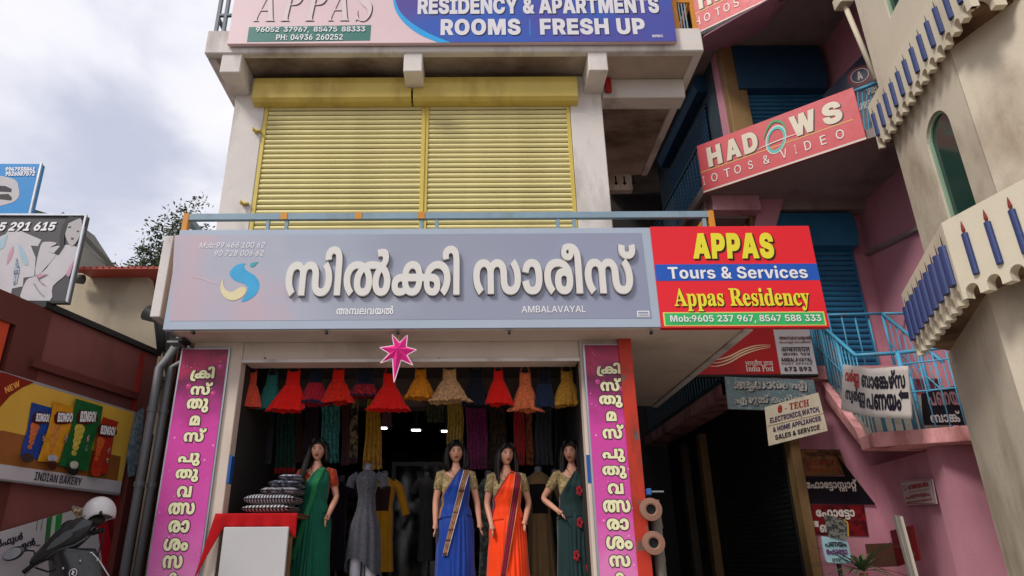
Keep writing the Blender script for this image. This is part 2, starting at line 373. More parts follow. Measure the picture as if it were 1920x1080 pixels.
        115: [143,[145,-3,-37,0,-54,10,-34,19,-3,13,80,6,3,-9,24,-9,23,0,17,0,20,7,1,5,-1,4,-16,6,-15,2,-48,4,-41,4,-42,20,1,16,-1,14,30,19,54,10,37,0,33,0,52,-9,30,-17,7,-12,-76,-6,-5,7,-22,8,-17,0,-17,0,-20,-6,1,-6,-1,-4,12,-6,19,-2,52,-5,41,-3,40,-19,1,-14,-1,-14,-34,-21,-58,-12]],
        117: [159,[123,-2,-29,0,-42,13,-24,23,1,16,0,86,86,0,0,-78,-1,-12,22,-13,23,0,13,0,20,6,12,12,1,8,0,77,86,0,0,-136,-80,0,-2,34,4,0,-11,-16,-44,-20]],
        118: [154,[105,0,-98,136,90,0,40,-66,7,-14,12,-28,7,-15,-14,0,5,15,12,28,9,14,40,66,88,0,-100,-136]],
    },
    'r': {
        38: [162,[143,-2,-37,0,-54,13,-28,23,1,14,-1,11,20,18,34,14,21,8,58,21,5,2,16,7,10,9,1,6,-1,8,-22,11,-19,0,-15,0,-20,-5,-10,-10,1,-6,-1,-7,12,-12,22,-14,15,-8,168,-101,-58,0,-138,82,-21,12,-30,18,-18,19,1,11,-1,12,22,19,42,11,29,0,25,0,40,-11,22,-18,1,-11,-1,-8,-12,-15,-22,-12,-13,-5,-72,-27,-23,-8,-18,-14,1,-8,-1,-8,16,-13,30,-8,21,0,19,0,40,9,32,17,18,23,1,15,46,0,-1,-18,-16,-24,-22,-14,-7,-4,-12,-6,-19,-9,-52,-9]],
        48: [162,[163,-2,-43,0,-58,22,-30,41,1,30,-1,29,32,42,56,22,43,0,41,0,58,-22,30,-42,1,-29,-1,-30,-30,-41,-58,-22],[163,20,25,0,36,16,18,32,1,23,-1,23,-18,32,-36,16,-25,0,-27,0,-36,-16,-18,-32,1,-23,-1,-23,18,-32,36,-16]],
        49: [162,[53,0,0,21,230,0,0,-21],[201,182,0,-182,-50,0,0,159,-2,0,-88,-33,0,27,80,29]],
        50: [162,[45,0,0,18,122,65,19,11,26,16,14,14,1,8,-1,10,-18,13,-30,8,-17,0,-21,0,-30,-9,-16,-14,1,-10,-50,0,-1,16,30,25,54,13,33,0,33,0,52,-13,28,-23,1,-15,-1,-10,-14,-19,-36,-24,-33,-17,-76,-39,0,-2,166,0,0,-22]],
        52: [162,[29,36,0,21,142,125,50,0,-140,-122,0,-2,216,0,0,-22],[201,0,0,42,0,10,0,62,48,0,0,-114]],
        54: [162,[163,-2,-35,0,-54,15,-30,27,1,18,-1,13,22,29,29,21,84,61,54,0,-120,-88,-8,0,5,5,18,8,26,5,17,0,33,0,48,-13,28,-25,1,-17,-1,-18,-30,-26,-54,-15],[163,19,19,0,32,10,18,17,1,10,-1,11,-18,17,-32,10,-19,0,-21,0,-32,-10,-18,-16,1,-11,-1,-11,18,-17,32,-10]],
        55: [162,[69,0,160,158,0,2,-186,0,0,22,240,0,0,-23,-160,-159]],
        56: [162,[163,-2,-39,0,-58,13,-32,23,1,14,-1,12,20,19,32,14,21,1,0,1,-27,4,-32,22,1,15,-1,14,30,22,50,12,35,0,31,0,52,-12,30,-22,1,-14,-1,-15,-32,-22,-25,-4,0,-1,19,-1,32,-14,20,-19,1,-12,-1,-14,-34,-23,-56,-13],[163,19,23,0,32,8,20,14,1,9,-1,10,-20,15,-34,8,-21,0,-23,0,-34,-8,-20,-15,1,-10,-1,-9,18,-14,34,-8],[163,104,17,0,30,8,16,13,1,9,-1,9,-16,13,-30,7,-17,0,-21,0,-28,-7,-16,-13,1,-9,-1,-9,16,-13,28,-8]],
        57: [162,[163,184,33,0,54,-15,30,-27,1,-18,-1,-13,-22,-29,-27,-21,-84,-61,-54,0,120,88,8,0,-7,-5,-18,-8,-26,-5,-15,0,-35,0,-48,13,-28,25,1,17,-1,18,30,26,54,15],[163,163,-21,0,-32,-10,-18,-17,1,-10,-1,-11,18,-17,32,-10,21,0,19,0,32,10,18,16,1,11,-1,11,-18,17,-32,10]],
        58: [67,[69,-2,-15,0,-20,10,1,8,-1,7,20,10,15,0,13,0,20,-10,1,-7,-1,-8,-20,-10],[69,96,-15,0,-20,10,1,7,-1,7,20,10,15,0,13,0,20,-10,1,-7,-1,-7,-20,-10]],
        65: [175,[13,0,132,182,60,0,134,-182,-56,0,-74,105,-9,11,-18,31,-13,24,10,0,-13,-24,-20,-32,-5,-10,-72,-105],[81,49,0,22,188,0,0,-22]],
        66: [164,[43,0,0,182,132,0,37,0,50,-13,24,-22,1,-13,-1,-12,-16,-15,-28,-9,-15,-2,0,-2,17,-1,34,-10,22,-20,1,-14,-1,-14,-24,-22,-54,-13,-43,0],[95,22,82,0,39,0,34,16,1,12,-1,8,-18,15,-32,9,-21,0,-84,0],[95,103,76,0,17,0,32,7,18,13,1,10,-1,11,-32,16,-33,0,-78,0]],
        68: [180,[159,0,-88,0,0,22,86,0,41,0,56,17,28,30,1,22,-1,22,-28,30,-54,16,-41,0,-90,0,0,23,94,0,53,0,76,-22,40,-41,1,-28,-1,-28,-40,-41,-78,-22],[95,182,0,-182,-52,0,0,182]],
        69: [151,[43,0,0,182,226,0,0,-22,-174,0,0,-57,162,0,0,-22,-162,0,0,-59,176,0,0,-22]],
        72: [186,[43,0,0,182,52,0,0,-78,184,0,0,78,52,0,0,-182,-52,0,0,82,-184,0,0,-82]],
        73: [112,[23,0,0,22,64,0,0,138,-64,0,0,22,180,0,0,-22,-64,0,0,-138,64,0,0,-22]],
        76: [141,[43,0,0,182,52,0,0,-160,166,0,0,-22]],
        77: [227,[43,0,0,182,74,0,84,-110,3,-4,8,-13,10,-16,8,-15,3,-6,-10,0,3,6,8,15,8,15,10,14,3,4,84,110,74,0,0,-182,-50,0,0,101,-1,6,0,14,0,17,2,17,1,8,4,0,-7,-8,-10,-19,-12,-17,-10,-14,-3,-4,-78,-101,-44,0,-78,101,-5,4,-8,14,-12,17,-12,18,-5,9,4,0,1,-7,0,-17,0,-17,2,-15,1,-6,0,-101]],
        79: [191,[193,-2,-49,0,-72,22,-44,42,1,29,-1,29,44,42,72,22,49,0,45,0,74,-22,42,-42,1,-29,-1,-29,-42,-42,-74,-22],[193,21,31,0,50,16,30,31,1,23,-1,23,-30,31,-50,16,-31,0,-33,0,-52,-16,-30,-31,1,-23,-1,-23,30,-31,52,-16]],
        83: [161,[163,-3,-41,0,-60,13,-32,23,-1,16,50,0,1,-10,24,-13,36,-7,23,0,23,0,36,8,22,14,1,9,-1,9,-18,10,-32,7,-19,3,-44,6,-45,6,-48,23,1,19,-1,15,32,23,58,13,37,0,35,0,56,-13,34,-22,1,-14,-50,0,-3,13,-44,14,-31,0,-23,0,-34,-7,-18,-13,1,-8,-1,-9,22,-11,32,-7,15,-1,34,-5,15,-2,36,-8,32,-11,20,-18,1,-12,-1,-15,-30,-24,-60,-14]],
        84: [162,[25,160,0,22,278,0,0,-22,-114,0,0,-160,-52,0,0,160]],
        86: [175,[147,0,-134,182,56,0,72,-105,7,-10,20,-33,15,-23,-12,0,13,24,20,32,7,10,72,105,56,0,-132,-182]],
        89: [172,[147,0,0,73,-134,109,60,0,70,-58,11,-10,18,-18,11,-13,-18,0,9,13,18,18,11,10,70,58,60,0,-134,-109,0,-73]],
        98: [154,[169,-3,-25,0,-32,9,-18,11,-3,4,-6,0,0,-21,-46,0,0,182,48,0,0,-68,4,0,3,4,18,12,30,8,27,0,33,0,52,-17,30,-31,1,-22,-1,-22,-30,-32,-52,-17],[161,18,23,0,32,14,18,22,1,14,-1,14,-18,22,-32,13,-23,0,-25,0,-34,-12,-16,-22,1,-15,-1,-15,16,-22,34,-13]],
        111: [150,[151,-3,-39,0,-56,18,-32,31,1,21,-1,22,32,32,56,17,39,0,37,0,58,-17,30,-32,1,-22,-1,-21,-30,-31,-58,-18],[151,18,25,0,34,14,18,22,1,13,-1,14,-18,22,-34,14,-25,0,-27,0,-34,-14,-16,-22,1,-14,-1,-13,16,-22,34,-14]],
    },
    's': {
        65: [162,[-5,0,0,7,13,0,20,9,9,12,118,146,14,-1,118,-141,11,-13,16,-12,17,0,0,-7,-160,0,0,7,41,0,1,10,-1,3,-7,10,-16,19,-112,0,-18,-23,-3,-2,0,-5,1,-1,-1,-11,37,0,4,0,0,-7],[85,60,96,0,-48,59]],
        67: [174,[193,-4,-53,0,-76,23,-44,40,1,26,-1,26,44,39,78,23,51,0,35,0,47,-9,5,-2,9,0,19,0,5,11,12,0,0,-58,-12,0,-17,23,-60,27,-37,0,-91,0,1,-81,-1,-75,101,0,27,0,60,15,25,16,12,-7,-51,-37]],
        69: [164,[11,0,0,6,25,0,20,10,1,13,0,108,-1,17,-20,9,-23,0,0,7,284,0,0,-51,-10,0,-7,23,-52,18,-55,0,-17,0,-16,-2,-4,-6,1,-8,0,-52,8,0,33,0,30,17,7,19,12,0,0,-84,-12,0,-3,15,-16,17,-32,7,-25,0,-2,0,0,-58,-1,-9,14,-6,23,0,35,0,50,8,36,19,13,16,14,0,-20,-53]],
        72: [195,[13,0,0,6,25,1,18,9,1,14,0,111,-1,12,-20,9,-23,1,0,7,168,0,0,-7,-19,-1,-20,-3,-6,-9,1,-9,0,-48,118,0,0,48,-1,9,-6,9,-20,3,-17,1,0,7,168,0,0,-7,-27,-1,-18,-8,1,-13,0,-111,-1,-12,18,-11,27,-1,0,-6,-168,0,0,6,25,1,18,9,1,14,0,52,-118,0,0,-52,-1,-14,18,-9,27,-1,0,-6]],
        73: [97,[11,0,0,6,25,2,20,8,1,12,0,116,-1,12,-18,7,-27,0,0,7,172,0,0,-7,-27,0,-20,-7,1,-12,0,-115,-1,-8,8,-9,20,-4,21,-2,0,-6]],
        80: [156,[13,0,0,6,25,1,18,9,1,14,0,111,-1,12,-20,9,-23,1,0,7,148,0,63,0,27,-6,25,-6,28,-20,1,-14,-1,-22,-62,-26,-61,0,-44,0,0,-46,-1,-14,18,-9,27,-1,0,-6],[137,86,14,0,37,0,30,16,1,20,-1,20,-26,18,-31,0,-15,0,-10,-5,1,-7]],
        82: [176,[13,0,0,6,25,1,18,9,1,14,0,111,-1,12,-20,9,-23,1,0,7,150,0,73,0,74,-22,1,-24,-1,-30,-75,-11,88,-64,7,-7,14,-6,13,0,2,0,0,-6,-106,0,-102,79,-14,0,0,-49,-1,-14,18,-9,27,-1,0,-6],[137,87,16,0,37,0,36,18,1,20,-1,35,-57,0,-21,0,-12,-6,1,-10]],
        83: [145,[33,-4,0,63,14,0,11,-27,50,-26,39,0,29,0,32,15,1,12,-1,17,-39,10,-48,11,-43,11,-42,24,1,18,-1,15,28,22,44,13,31,0,13,0,36,-4,23,-3,3,-1,6,0,5,0,11,0,3,8,14,0,0,-55,-12,0,-9,14,-28,21,-38,12,-21,0,-25,0,-32,-14,1,-10,-1,-10,28,-13,25,-6,48,-11,31,-8,34,-15,14,-18,1,-11,-1,-16,-32,-24,-56,-14,-35,0,-15,0,-24,2,-11,2,-15,2,-14,2,-1,0,-9,0,-8,-3,-1,-5]],
        84: [158,[69,0,0,6,27,0,20,10,1,14,0,131,-4,0,-41,0,-46,-22,-3,-21,-14,0,0,52,298,0,0,-52,-14,0,-9,43,-83,0,-4,0,0,-131,-1,-14,20,-10,29,0,0,-6]],
        97: [128,[191,-4,-39,0,-3,17,-33,-16,-43,0,-29,0,-28,15,1,12,-1,16,64,21,69,10,0,19,-1,10,-18,10,-19,0,-33,0,1,-8,-1,-2,7,-4,7,-6,1,-4,-1,-7,-20,-8,-13,0,-17,0,-18,9,1,8,-1,9,24,13,44,8,29,0,53,0,44,-19,1,-21,0,-55,-1,-6,3,-2,-1,-2,7,0,5,0,7,3,6,-6,-25,-14],[113,12,7,0,20,6,9,6,0,39,-61,-7,1,-25,-1,-19]],
        99: [109,[117,-4,-29,0,-46,16,-28,27,1,17,-1,18,30,28,54,17,33,0,35,0,40,-16,1,-12,-1,-7,-16,-8,-13,0,-31,0,1,17,-1,2,2,4,1,2,-1,9,-21,0,-43,0,1,-40,-1,-28,36,-28,33,0,25,0,25,13,10,-5,-39,-26]],
        100: [138,[105,-4,-27,0,-40,16,-24,26,1,17,-1,19,26,29,42,15,27,0,35,0,23,-14,0,45,-1,8,-16,6,-17,1,0,6,106,0,0,-142,-1,-9,8,-7,19,-2,0,-6,-41,0,-57,-8,0,18,-23,-18],[129,10,11,0,22,10,5,8,0,62,-3,6,-20,8,-13,0,-25,0,-9,-11,-9,-12,1,-24,-1,-23,9,-12,9,-12]],
        101: [112,[115,-4,-29,0,-46,16,-26,28,1,18,-1,18,28,27,46,15,29,0,43,0,50,-28,1,-26,0,-2,-122,0,-1,-46,61,0,29,0,23,16,12,-5,-37,-31],[87,72,64,0,0,8,-1,16,-12,14,-17,0,-35,0,1,-34]],
        105: [74,[77,135,-17,0,-22,11,1,8,-1,8,22,10,17,0,15,0,20,-10,1,-8,-1,-8,-22,-11],[15,0,0,6,13,0,12,6,1,9,0,73,-1,9,-10,6,-13,0,0,7,94,0,0,-95,-1,-8,10,-7,15,0,0,-6]],
        110: [142,[15,0,0,6,13,0,12,7,1,8,0,73,-1,8,-12,7,-13,1,0,6,96,0,0,-16,27,18,43,0,65,0,1,-39,0,-58,-1,-8,10,-7,15,0,0,-6,-120,0,0,6,4,0,21,0,1,15,0,60,-1,10,-10,10,-13,0,-25,0,-17,-13,0,-67,-1,-8,10,-7,15,0,0,-6]],
        111: [125,[127,-4,-35,0,-50,16,-28,28,1,17,-1,18,28,28,50,15,33,0,33,0,50,-15,28,-27,1,-19,-1,-18,-28,-27,-50,-16],[127,4,19,0,11,10,3,6,4,21,1,16,-1,33,-9,11,-9,10,-19,0,-23,0,-7,-10,-9,-11,1,-32,-1,-17,4,-21,5,-6,7,-10]],
        112: [138,[13,-52,0,6,11,0,12,4,3,4,1,4,1,10,0,114,-1,12,-10,7,-15,1,0,6,92,0,0,-18,21,21,45,0,25,0,40,-16,22,-27,1,-16,-1,-19,-22,-29,-42,-16,-27,0,-37,0,-21,16,0,-34,-1,-10,6,-10,16,-4,17,0,0,-6],[147,10,21,0,11,12,9,12,1,24,-1,22,-7,12,-9,12,-23,0,-25,0,-13,-16,0,-62,11,-16]],
        115: [107,[113,-4,-21,0,-27,6,-5,1,-5,0,-13,0,-3,-6,-12,0,0,42,14,0,5,-15,36,-18,23,0,19,0,20,8,1,8,-1,10,-27,7,-36,9,-27,7,-26,16,1,11,-1,16,40,21,37,0,7,0,22,-3,15,-2,1,0,6,0,3,0,9,0,5,5,10,0,0,-37,-12,0,-9,14,-32,14,-17,0,-17,0,-18,-8,1,-6,-1,-6,16,-8,15,-3,34,-9,25,-6,24,-16,1,-13,-1,-18,-44,-21]],
        116: [85,[93,-4,-31,0,-26,15,1,15,0,78,-20,0,0,8,27,14,42,23,11,9,12,0,0,-42,46,0,0,-12,-46,0,0,-74,-1,-7,8,-8,9,0,17,0,13,13,12,-4,-25,-28]],
        117: [140,[99,-4,-35,0,-30,20,1,20,0,56,-1,9,-10,8,-15,1,0,6,98,0,0,-88,-1,-7,14,-8,13,0,21,0,17,11,0,68,-1,10,-10,7,-19,1,0,6,100,0,0,-90,-1,-8,12,-6,17,-1,0,-6,-41,0,-57,-9,0,19,-13,-9,-38,-10]],
        121: [112,[41,-52,-21,0,-24,11,1,10,-1,6,16,10,15,0,13,0,16,-7,1,-6,-1,-1,0,-2,1,-1,-1,-5,9,0,7,0,13,9,7,5,8,13,5,8,-76,95,-7,6,-8,7,-1,1,-5,2,-9,0,-2,0,0,7,124,0,0,-7,-15,0,-10,-3,1,-4,-1,-1,2,-3,3,-2,38,-52,34,46,1,4,2,6,1,2,-1,4,-12,3,-11,0,0,7,72,0,0,-7,-13,0,-12,-9,-7,-10,-72,-99,-13,-17,-24,-19,-26,-7]],
    },
    'm': {
        6: [126,[127,-3,-35,0,-50,12,-28,22,1,14,-1,14,28,22,50,12,35,0,31,0,50,-12,28,-21,1,-15,-1,-14,-28,-22,-50,-12],[127,67,-21,0,-24,-11,1,-11,-1,-11,26,-11,19,0,17,0,24,11,1,11,-1,11,-24,11]],
        9: [415,[203,144,29,0,64,-6,29,-6,5,-1,8,-3,5,-1,15,-3,26,-10,16,-12,1,-9,-1,-6,-8,-11,-20,-8,-15,-4,0,2,21,-4,28,-16,1,-11,-1,-10,-22,-17,-48,-11,-41,0,-47,0,-58,17,-26,28,1,18,-1,14,18,26,40,22,33,8,3,1,6,2,5,1,19,4,52,6,31,0,33,0,48,-7,34,-11,17,-8,30,-63,0,-55,-74,0,0,62,-1,19,-12,22,-15,6,-13,5,-30,4,-19,0,-17,0,-28,-2,-9,-1,-23,-3,-32,-12,-18,-16,-8,-16,1,-8,-1,-20,30,-17,29,0,21,0,20,7,1,7,-1,6,-22,8,-23,0,-14,0,0,26,10,0,25,0,20,9,1,7,-1,7,-28,12,-35,3,-13,1,-30,2,-17,0,-39,0,-50,-12,-24,-22,1,-14,-1,-11,12,-19,22,-16,17,-8,-48,-19,-25,9,-34,21,-20,26,1,17,-1,14,20,26,42,21,70,13],[691,-3,-41,0,-48,15,-22,25,1,14,-1,23,52,28,49,0,29,0,46,-15,26,-23,3,-13,-28,1,-3,6,-16,12,-24,7,-15,0,-25,0,-22,-14,1,-12,-1,-8,8,-13,18,-7,17,0,13,0,20,8,12,16,1,13,-1,3,-2,9,-1,5,-1,1,2,3,-1,1,-3,9,-26,16,-48,10,-33,0,-23,0,-30,-4,-11,-5,-11,-3,-14,-11,-6,-18,1,-15,0,-8,-44,65,13,7,38,11,50,8,39,0,43,0,70,-13,46,-24,24,-30,1,-18,-1,-21,-30,-28,-54,-13]],
        10: [458,[203,144,29,0,64,-6,29,-6,5,-1,8,-3,5,-1,15,-3,26,-10,16,-12,1,-9,-1,-6,-8,-11,-20,-8,-15,-4,0,2,21,-4,28,-16,1,-11,-1,-10,-22,-17,-48,-11,-41,0,-47,0,-58,17,-26,28,1,18,-1,14,18,26,40,22,33,8,3,1,6,2,5,1,19,4,52,6,31,0,33,0,48,-7,34,-11,17,-8,30,-63,0,-55,-74,0,0,62,-1,19,-12,22,-15,6,-13,5,-30,4,-19,0,-17,0,-28,-2,-9,-1,-23,-3,-32,-12,-18,-16,-8,-16,1,-8,-1,-20,30,-17,29,0,21,0,20,7,1,7,-1,6,-22,8,-23,0,-14,0,0,26,10,0,25,0,20,9,1,7,-1,7,-28,12,-35,3,-13,1,-30,2,-17,0,-39,0,-50,-12,-24,-22,1,-14,-1,-11,12,-19,22,-16,17,-8,-48,-19,-25,9,-34,21,-20,26,1,17,-1,14,20,26,42,21,70,13],[623,144,45,0,70,-15,46,-27,7,-17,3,-6,4,-14,1,-8,-1,-20,-28,-27,-54,-13,-37,0,-37,0,-48,13,-24,22,1,14,-1,26,76,28,69,0,13,0,18,0,7,0,18,-1,41,-4,60,-20,30,-31,1,-19,-1,-15,-18,-27,-42,-21,-64,-12,-45,0,-27,0,-46,3,-17,4,20,25,15,-3,30,-2,23,0,29,0,40,8,22,14,10,18,1,8,-1,12,-14,18,-24,12,-15,4,-20,2,-9,1,-20,1,-9,0,-27,0,-36,-8,-16,-13,1,-9,-1,-6,8,-10,18,-6,15,0,21,0,24,16,1,19,-1,8,-6,16,-5,7,-4,5,-9,8,-28,10,-34,5,-23,0,-17,0,-28,-4,-13,-5,-9,-3,-14,-11,-6,-18,1,-16,0,-7,-44,64,13,8,36,11,50,8]],
        17: [349,[133,91,41,0,50,-15,26,-21,1,-12,-1,-8,-10,-13,-3,-5,-6,9,244,0,-4,-26,-284,0,-26,15,5,4,12,13,1,8,-1,10,-22,14,-21,0,-17,0,-20,-6,-10,-11,1,-7,-1,-10,14,-13,9,-6,-56,-14,-21,10,-20,22,1,13,-1,15,30,22,54,12],[495,144,45,0,68,-14,46,-27,22,-37,1,-24,-1,-20,-18,-35,-32,-30,-21,-14,-56,17,17,12,24,26,10,28,1,16,-1,15,-10,27,-26,21,-40,12,-29,0,-41,0,-50,-20,-26,-37,1,-24,-1,-7,2,-12,1,-6,-1,-1,0,-2,1,-2,3,-14,12,-17,22,-7,13,0,9,0,7,4,1,1,2,6,1,4,0,114,74,0,0,-108,-1,-13,-12,-17,-11,-5,-11,-5,-34,-6,-23,0,-41,0,-56,20,-32,42,1,31,-1,23,24,39,46,29,72,17]],
        20: [209,[249,144,53,0,66,-11,28,-19,1,-12,-1,-6,-8,-13,-22,-9,-15,-4,-2,1,27,-5,26,-18,1,-12,-1,-18,-50,-21,-49,0,-21,0,-28,2,-11,1,10,26,5,-1,20,-2,11,0,21,0,18,8,1,8,-1,4,-6,6,-5,2,-7,3,-22,2,-21,0,-8,0,0,27,8,0,21,0,20,2,7,4,3,2,4,4,1,3,-1,9,-36,10,-43,0,-33,0,-56,-7,-42,-13,-26,-20,1,-14,0,-4,-1,-14,12,-16,20,-7,15,0,9,0,14,5,8,8,1,7,-1,9,-18,11,-17,0,-19,0,-34,-11,-17,-9,-6,25,13,7,48,13,31,0,29,0,40,-11,20,-19,1,-13,-1,-15,-24,-21,-44,-11,-31,0,-33,0,-52,13,-32,28,1,22,-1,20,34,31,60,22,84,11]],
        23: [288,[117,-3,-51,0,-52,23,1,20,-1,13,24,18,19,5,13,4,30,5,46,2,35,0,224,0,45,0,56,-5,21,-7,15,-6,20,-16,1,-13,-1,-21,-58,-22,-45,0,-13,0,-20,1,-11,2,12,25,5,0,14,-2,9,0,15,0,20,9,1,8,-1,6,-10,7,-7,2,-11,4,-28,1,-23,0,-248,0,-25,0,-26,-1,-9,-4,-9,-2,-8,-7,1,-5,-1,-6,8,-8,20,-4,15,0,13,0,28,5,17,6,32,-23,-17,-5,-32,-6,-34,-3],[291,144,47,0,60,-19,28,-33,1,-21,-1,-24,-32,-33,-60,-17,-43,0,-33,0,-52,10,-17,10,-19,10,-16,27,1,17,-1,34,72,39],[291,117,-33,0,-32,-24,1,-22,-1,-15,14,-22,28,-11,23,0,19,0,30,11,14,21,1,16,-1,15,-14,21,-28,10]],
        37: [371,[201,144,43,0,62,-13,25,-13,-20,6,17,10,48,10,31,0,31,0,42,-10,19,-10,-6,0,19,10,46,10,33,0,41,0,60,-18,32,-31,1,-20,-1,-16,-16,-28,-32,-23,-21,-11,-52,19,17,10,20,18,10,19,1,9,-1,15,-18,20,-30,10,-19,0,-11,0,-20,-4,-5,-5,-9,-4,-4,-14,1,-14,0,-76,-74,0,0,78,-1,12,-6,15,-7,5,-7,3,-20,4,-13,0,-13,0,-20,-4,-7,-4,-9,-5,-6,-14,1,-15,0,-75,-74,0,0,67,-1,19,-12,18,-9,4,-11,4,-26,5,-21,0,-33,0,-50,-13,-30,-25,1,-19,0,-1,-1,-14,12,-16,20,-7,15,0,9,0,14,5,8,8,1,7,-1,9,-18,11,-17,0,-19,0,-34,-11,-17,-9,-6,25,13,7,48,13,33,0,27,0,40,-11,20,-19,1,-13,-1,-15,-24,-21,-44,-11,-31,0,-31,0,-54,13,-32,28,1,23,-1,27,48,37,84,19]],
        38: [283,[283,-3,-39,0,-54,14,-28,27,1,19,-1,16,24,26,44,22,31,8,18,4,19,5,48,6,35,0,45,0,64,-13,40,-21,18,-26,1,-14,-1,-17,-20,-26,-34,-21,-23,-9,-48,19,15,8,22,15,14,19,1,12,-1,14,-24,22,-44,12,-31,0,-17,0,-24,-1,-9,-2,-8,0,-27,-5,-36,-18,-18,-22,1,-12,-1,-13,14,-16,20,-6,13,0,11,0,22,6,12,15,1,13,-1,13,-18,22,-32,17,-21,5,-12,1,-11,2,-20,1,-9,0,-39,0,-48,-12,-24,-22,1,-14,-1,-11,12,-19,22,-16,17,-8,-48,-19,-25,9,-34,21,-20,26,1,17,-1,14,18,26,42,21,68,13,51,0,27,0,48,-5,23,-6,14,-2,41,-12,52,-37,1,-25,-1,-20,-28,-27,-54,-13]],
        41: [248,[341,-3,-25,0,-32,4,-26,9,-11,6,6,0,-21,-10,-46,-9,-31,0,-43,0,-62,18,-32,31,1,20,-1,16,16,27,32,24,23,11,54,-19,-19,-10,-22,-19,-8,-18,1,-10,-1,-15,18,-20,32,-9,19,0,13,0,18,5,7,3,5,4,6,14,1,10,0,81,74,0,0,-81,-1,-11,4,-13,7,-4,5,-4,18,-4,17,0,15,0,32,9,20,19,1,15,-1,10,-10,19,-20,19,-17,10,52,19,21,-12,32,-23,16,-26,1,-16,-1,-20,-32,-32,-62,-18]],
        44: [244,[133,91,41,0,50,-15,26,-21,1,-12,-1,-8,-10,-13,-3,-5,-6,9,152,0,0,115,74,0,0,-141,-270,0,-26,15,5,4,12,13,1,8,-1,10,-22,14,-21,0,-17,0,-20,-6,-10,-11,1,-7,-1,-10,14,-13,9,-6,-56,-14,-21,10,-20,22,1,13,-1,15,30,22,54,12]],
        45: [313,[133,91,41,0,50,-15,26,-21,1,-12,-1,-8,-10,-13,-3,-5,-8,9,148,0,0,-26,-190,0,-26,15,5,4,12,13,1,8,-1,10,-22,14,-21,0,-17,0,-20,-6,-10,-11,1,-7,-1,-10,14,-13,9,-6,-56,-14,-21,10,-20,22,1,13,-1,15,30,22,54,12],[455,144,35,0,52,-9,19,-9,17,-9,18,-25,1,-20,0,-72,-282,0,0,69,-1,16,8,21,16,14,13,6,17,8,52,10],[457,117,-19,0,-24,-5,-7,-4,-9,-5,-10,-16,1,-16,0,-45,134,0,0,42,-1,18,-10,17,-7,5,-9,4,-24,5]],
        46: [360,[201,144,43,0,62,-13,25,-13,12,-18,10,-38,0,-62,-74,0,0,67,-1,19,-12,18,-9,4,-11,4,-26,5,-21,0,-33,0,-50,-13,-30,-25,1,-19,0,-1,-1,-14,12,-16,20,-7,15,0,9,0,14,5,8,8,1,7,-1,9,-18,11,-17,0,-19,0,-34,-11,-17,-9,-6,25,13,7,48,13,33,0,27,0,40,-11,20,-19,1,-13,-1,-15,-24,-21,-44,-11,-31,0,-31,0,-54,13,-32,28,1,23,-1,27,48,37,84,19],[689,141,0,-141,-242,0,-22,15,15,11,20,19,10,17,1,10,-1,16,-18,19,-32,10,-17,0,-15,0,-18,-5,-5,-3,-9,-5,-4,-13,1,-11,0,-80,-74,0,0,60,28,46,4,18,17,10,48,10,35,0,41,0,60,-18,32,-31,1,-20,-1,-11,-8,-18,-14,-17,-9,-7,-18,4,122,0,0,115]],
        48: [203,[199,144,45,0,68,-10,23,-9,15,-7,20,-16,8,-23,1,-15,0,-64,-350,0,0,64,-1,15,10,22,20,17,15,7,21,9,60,10],[163,117,-17,0,-24,-8,-7,-7,-7,-6,-6,-16,1,-12,0,-51,-18,0,29,13,48,26,30,28,1,14,-1,5,-6,9,-12,5],[265,92,-1,-12,-20,-22,-34,-23,-21,-11,-14,1,11,1,28,0,7,0,86,0,0,37,-1,16,-12,21,-28,14,-21,5,2,1,5,-4,12,-14]],
        49: [286,[369,-3,-31,0,-42,5,-25,5,-5,1,-10,2,-3,1,-31,9,-38,24,-16,26,1,13,-1,10,6,14,7,6,6,2,9,11,34,13,42,5,21,0,55,0,66,-30,1,-31,-1,-23,-46,-35,-35,-11,-5,-2,-8,-2,-5,-1,-25,-6,-52,-6,-31,0,-47,0,-70,12,-48,23,-24,32,1,19,-1,18,28,27,58,16,43,0,31,0,54,-12,19,-14,-60,-16,-9,8,-22,7,-15,0,-17,0,-24,-8,-12,-16,1,-10,-1,-18,30,-27,52,-15,37,0,13,0,22,1,11,1,3,1,10,0,7,1,15,4,28,16,18,22,1,14,-1,13,-14,15,-20,6,-11,0,-17,0,-22,-7,-12,-15,1,-12,-1,-13,16,-22,28,-17,19,-4,5,-1,6,0,5,0,7,-2,26,-1,15,0,31,0,50,13,28,25,1,18,-1,12,-14,24,-17,12,56,17,25,-16,26,-32,1,-17,-1,-16,-20,-29,-42,-23,-72,-14]],
        50: [205,[199,144,47,0,74,-13,48,-24,24,-31,1,-17,-1,-21,-30,-28,-54,-13,-37,0,-39,0,-50,15,-22,25,1,14,-1,23,52,28,49,0,29,0,46,-15,26,-23,3,-13,-28,1,-3,6,-16,12,-24,7,-15,0,-25,0,-22,-14,1,-12,-1,-8,8,-13,20,-7,15,0,13,0,20,8,12,16,1,13,-1,3,-2,9,-1,5,-1,1,0,3,-1,1,-3,9,-28,16,-46,10,-31,0,-39,0,-50,-12,-24,-21,1,-14,-1,-11,12,-19,22,-16,17,-8,-48,-19,-23,9,-36,22,-20,26,1,16,-1,14,20,27,44,21,68,12]],
        52: [235,[439,141,0,-141,-410,0,0,76,-1,20,20,23,17,7,15,9,52,9,35,0,31,0,50,-9,19,-9,17,-9,16,-24,1,-18,0,-22,-198,0,0,-27,262,0,0,115],[165,117,-33,0,-30,-20,1,-16,0,-1,124,0,0,1,-1,17,-30,19]],
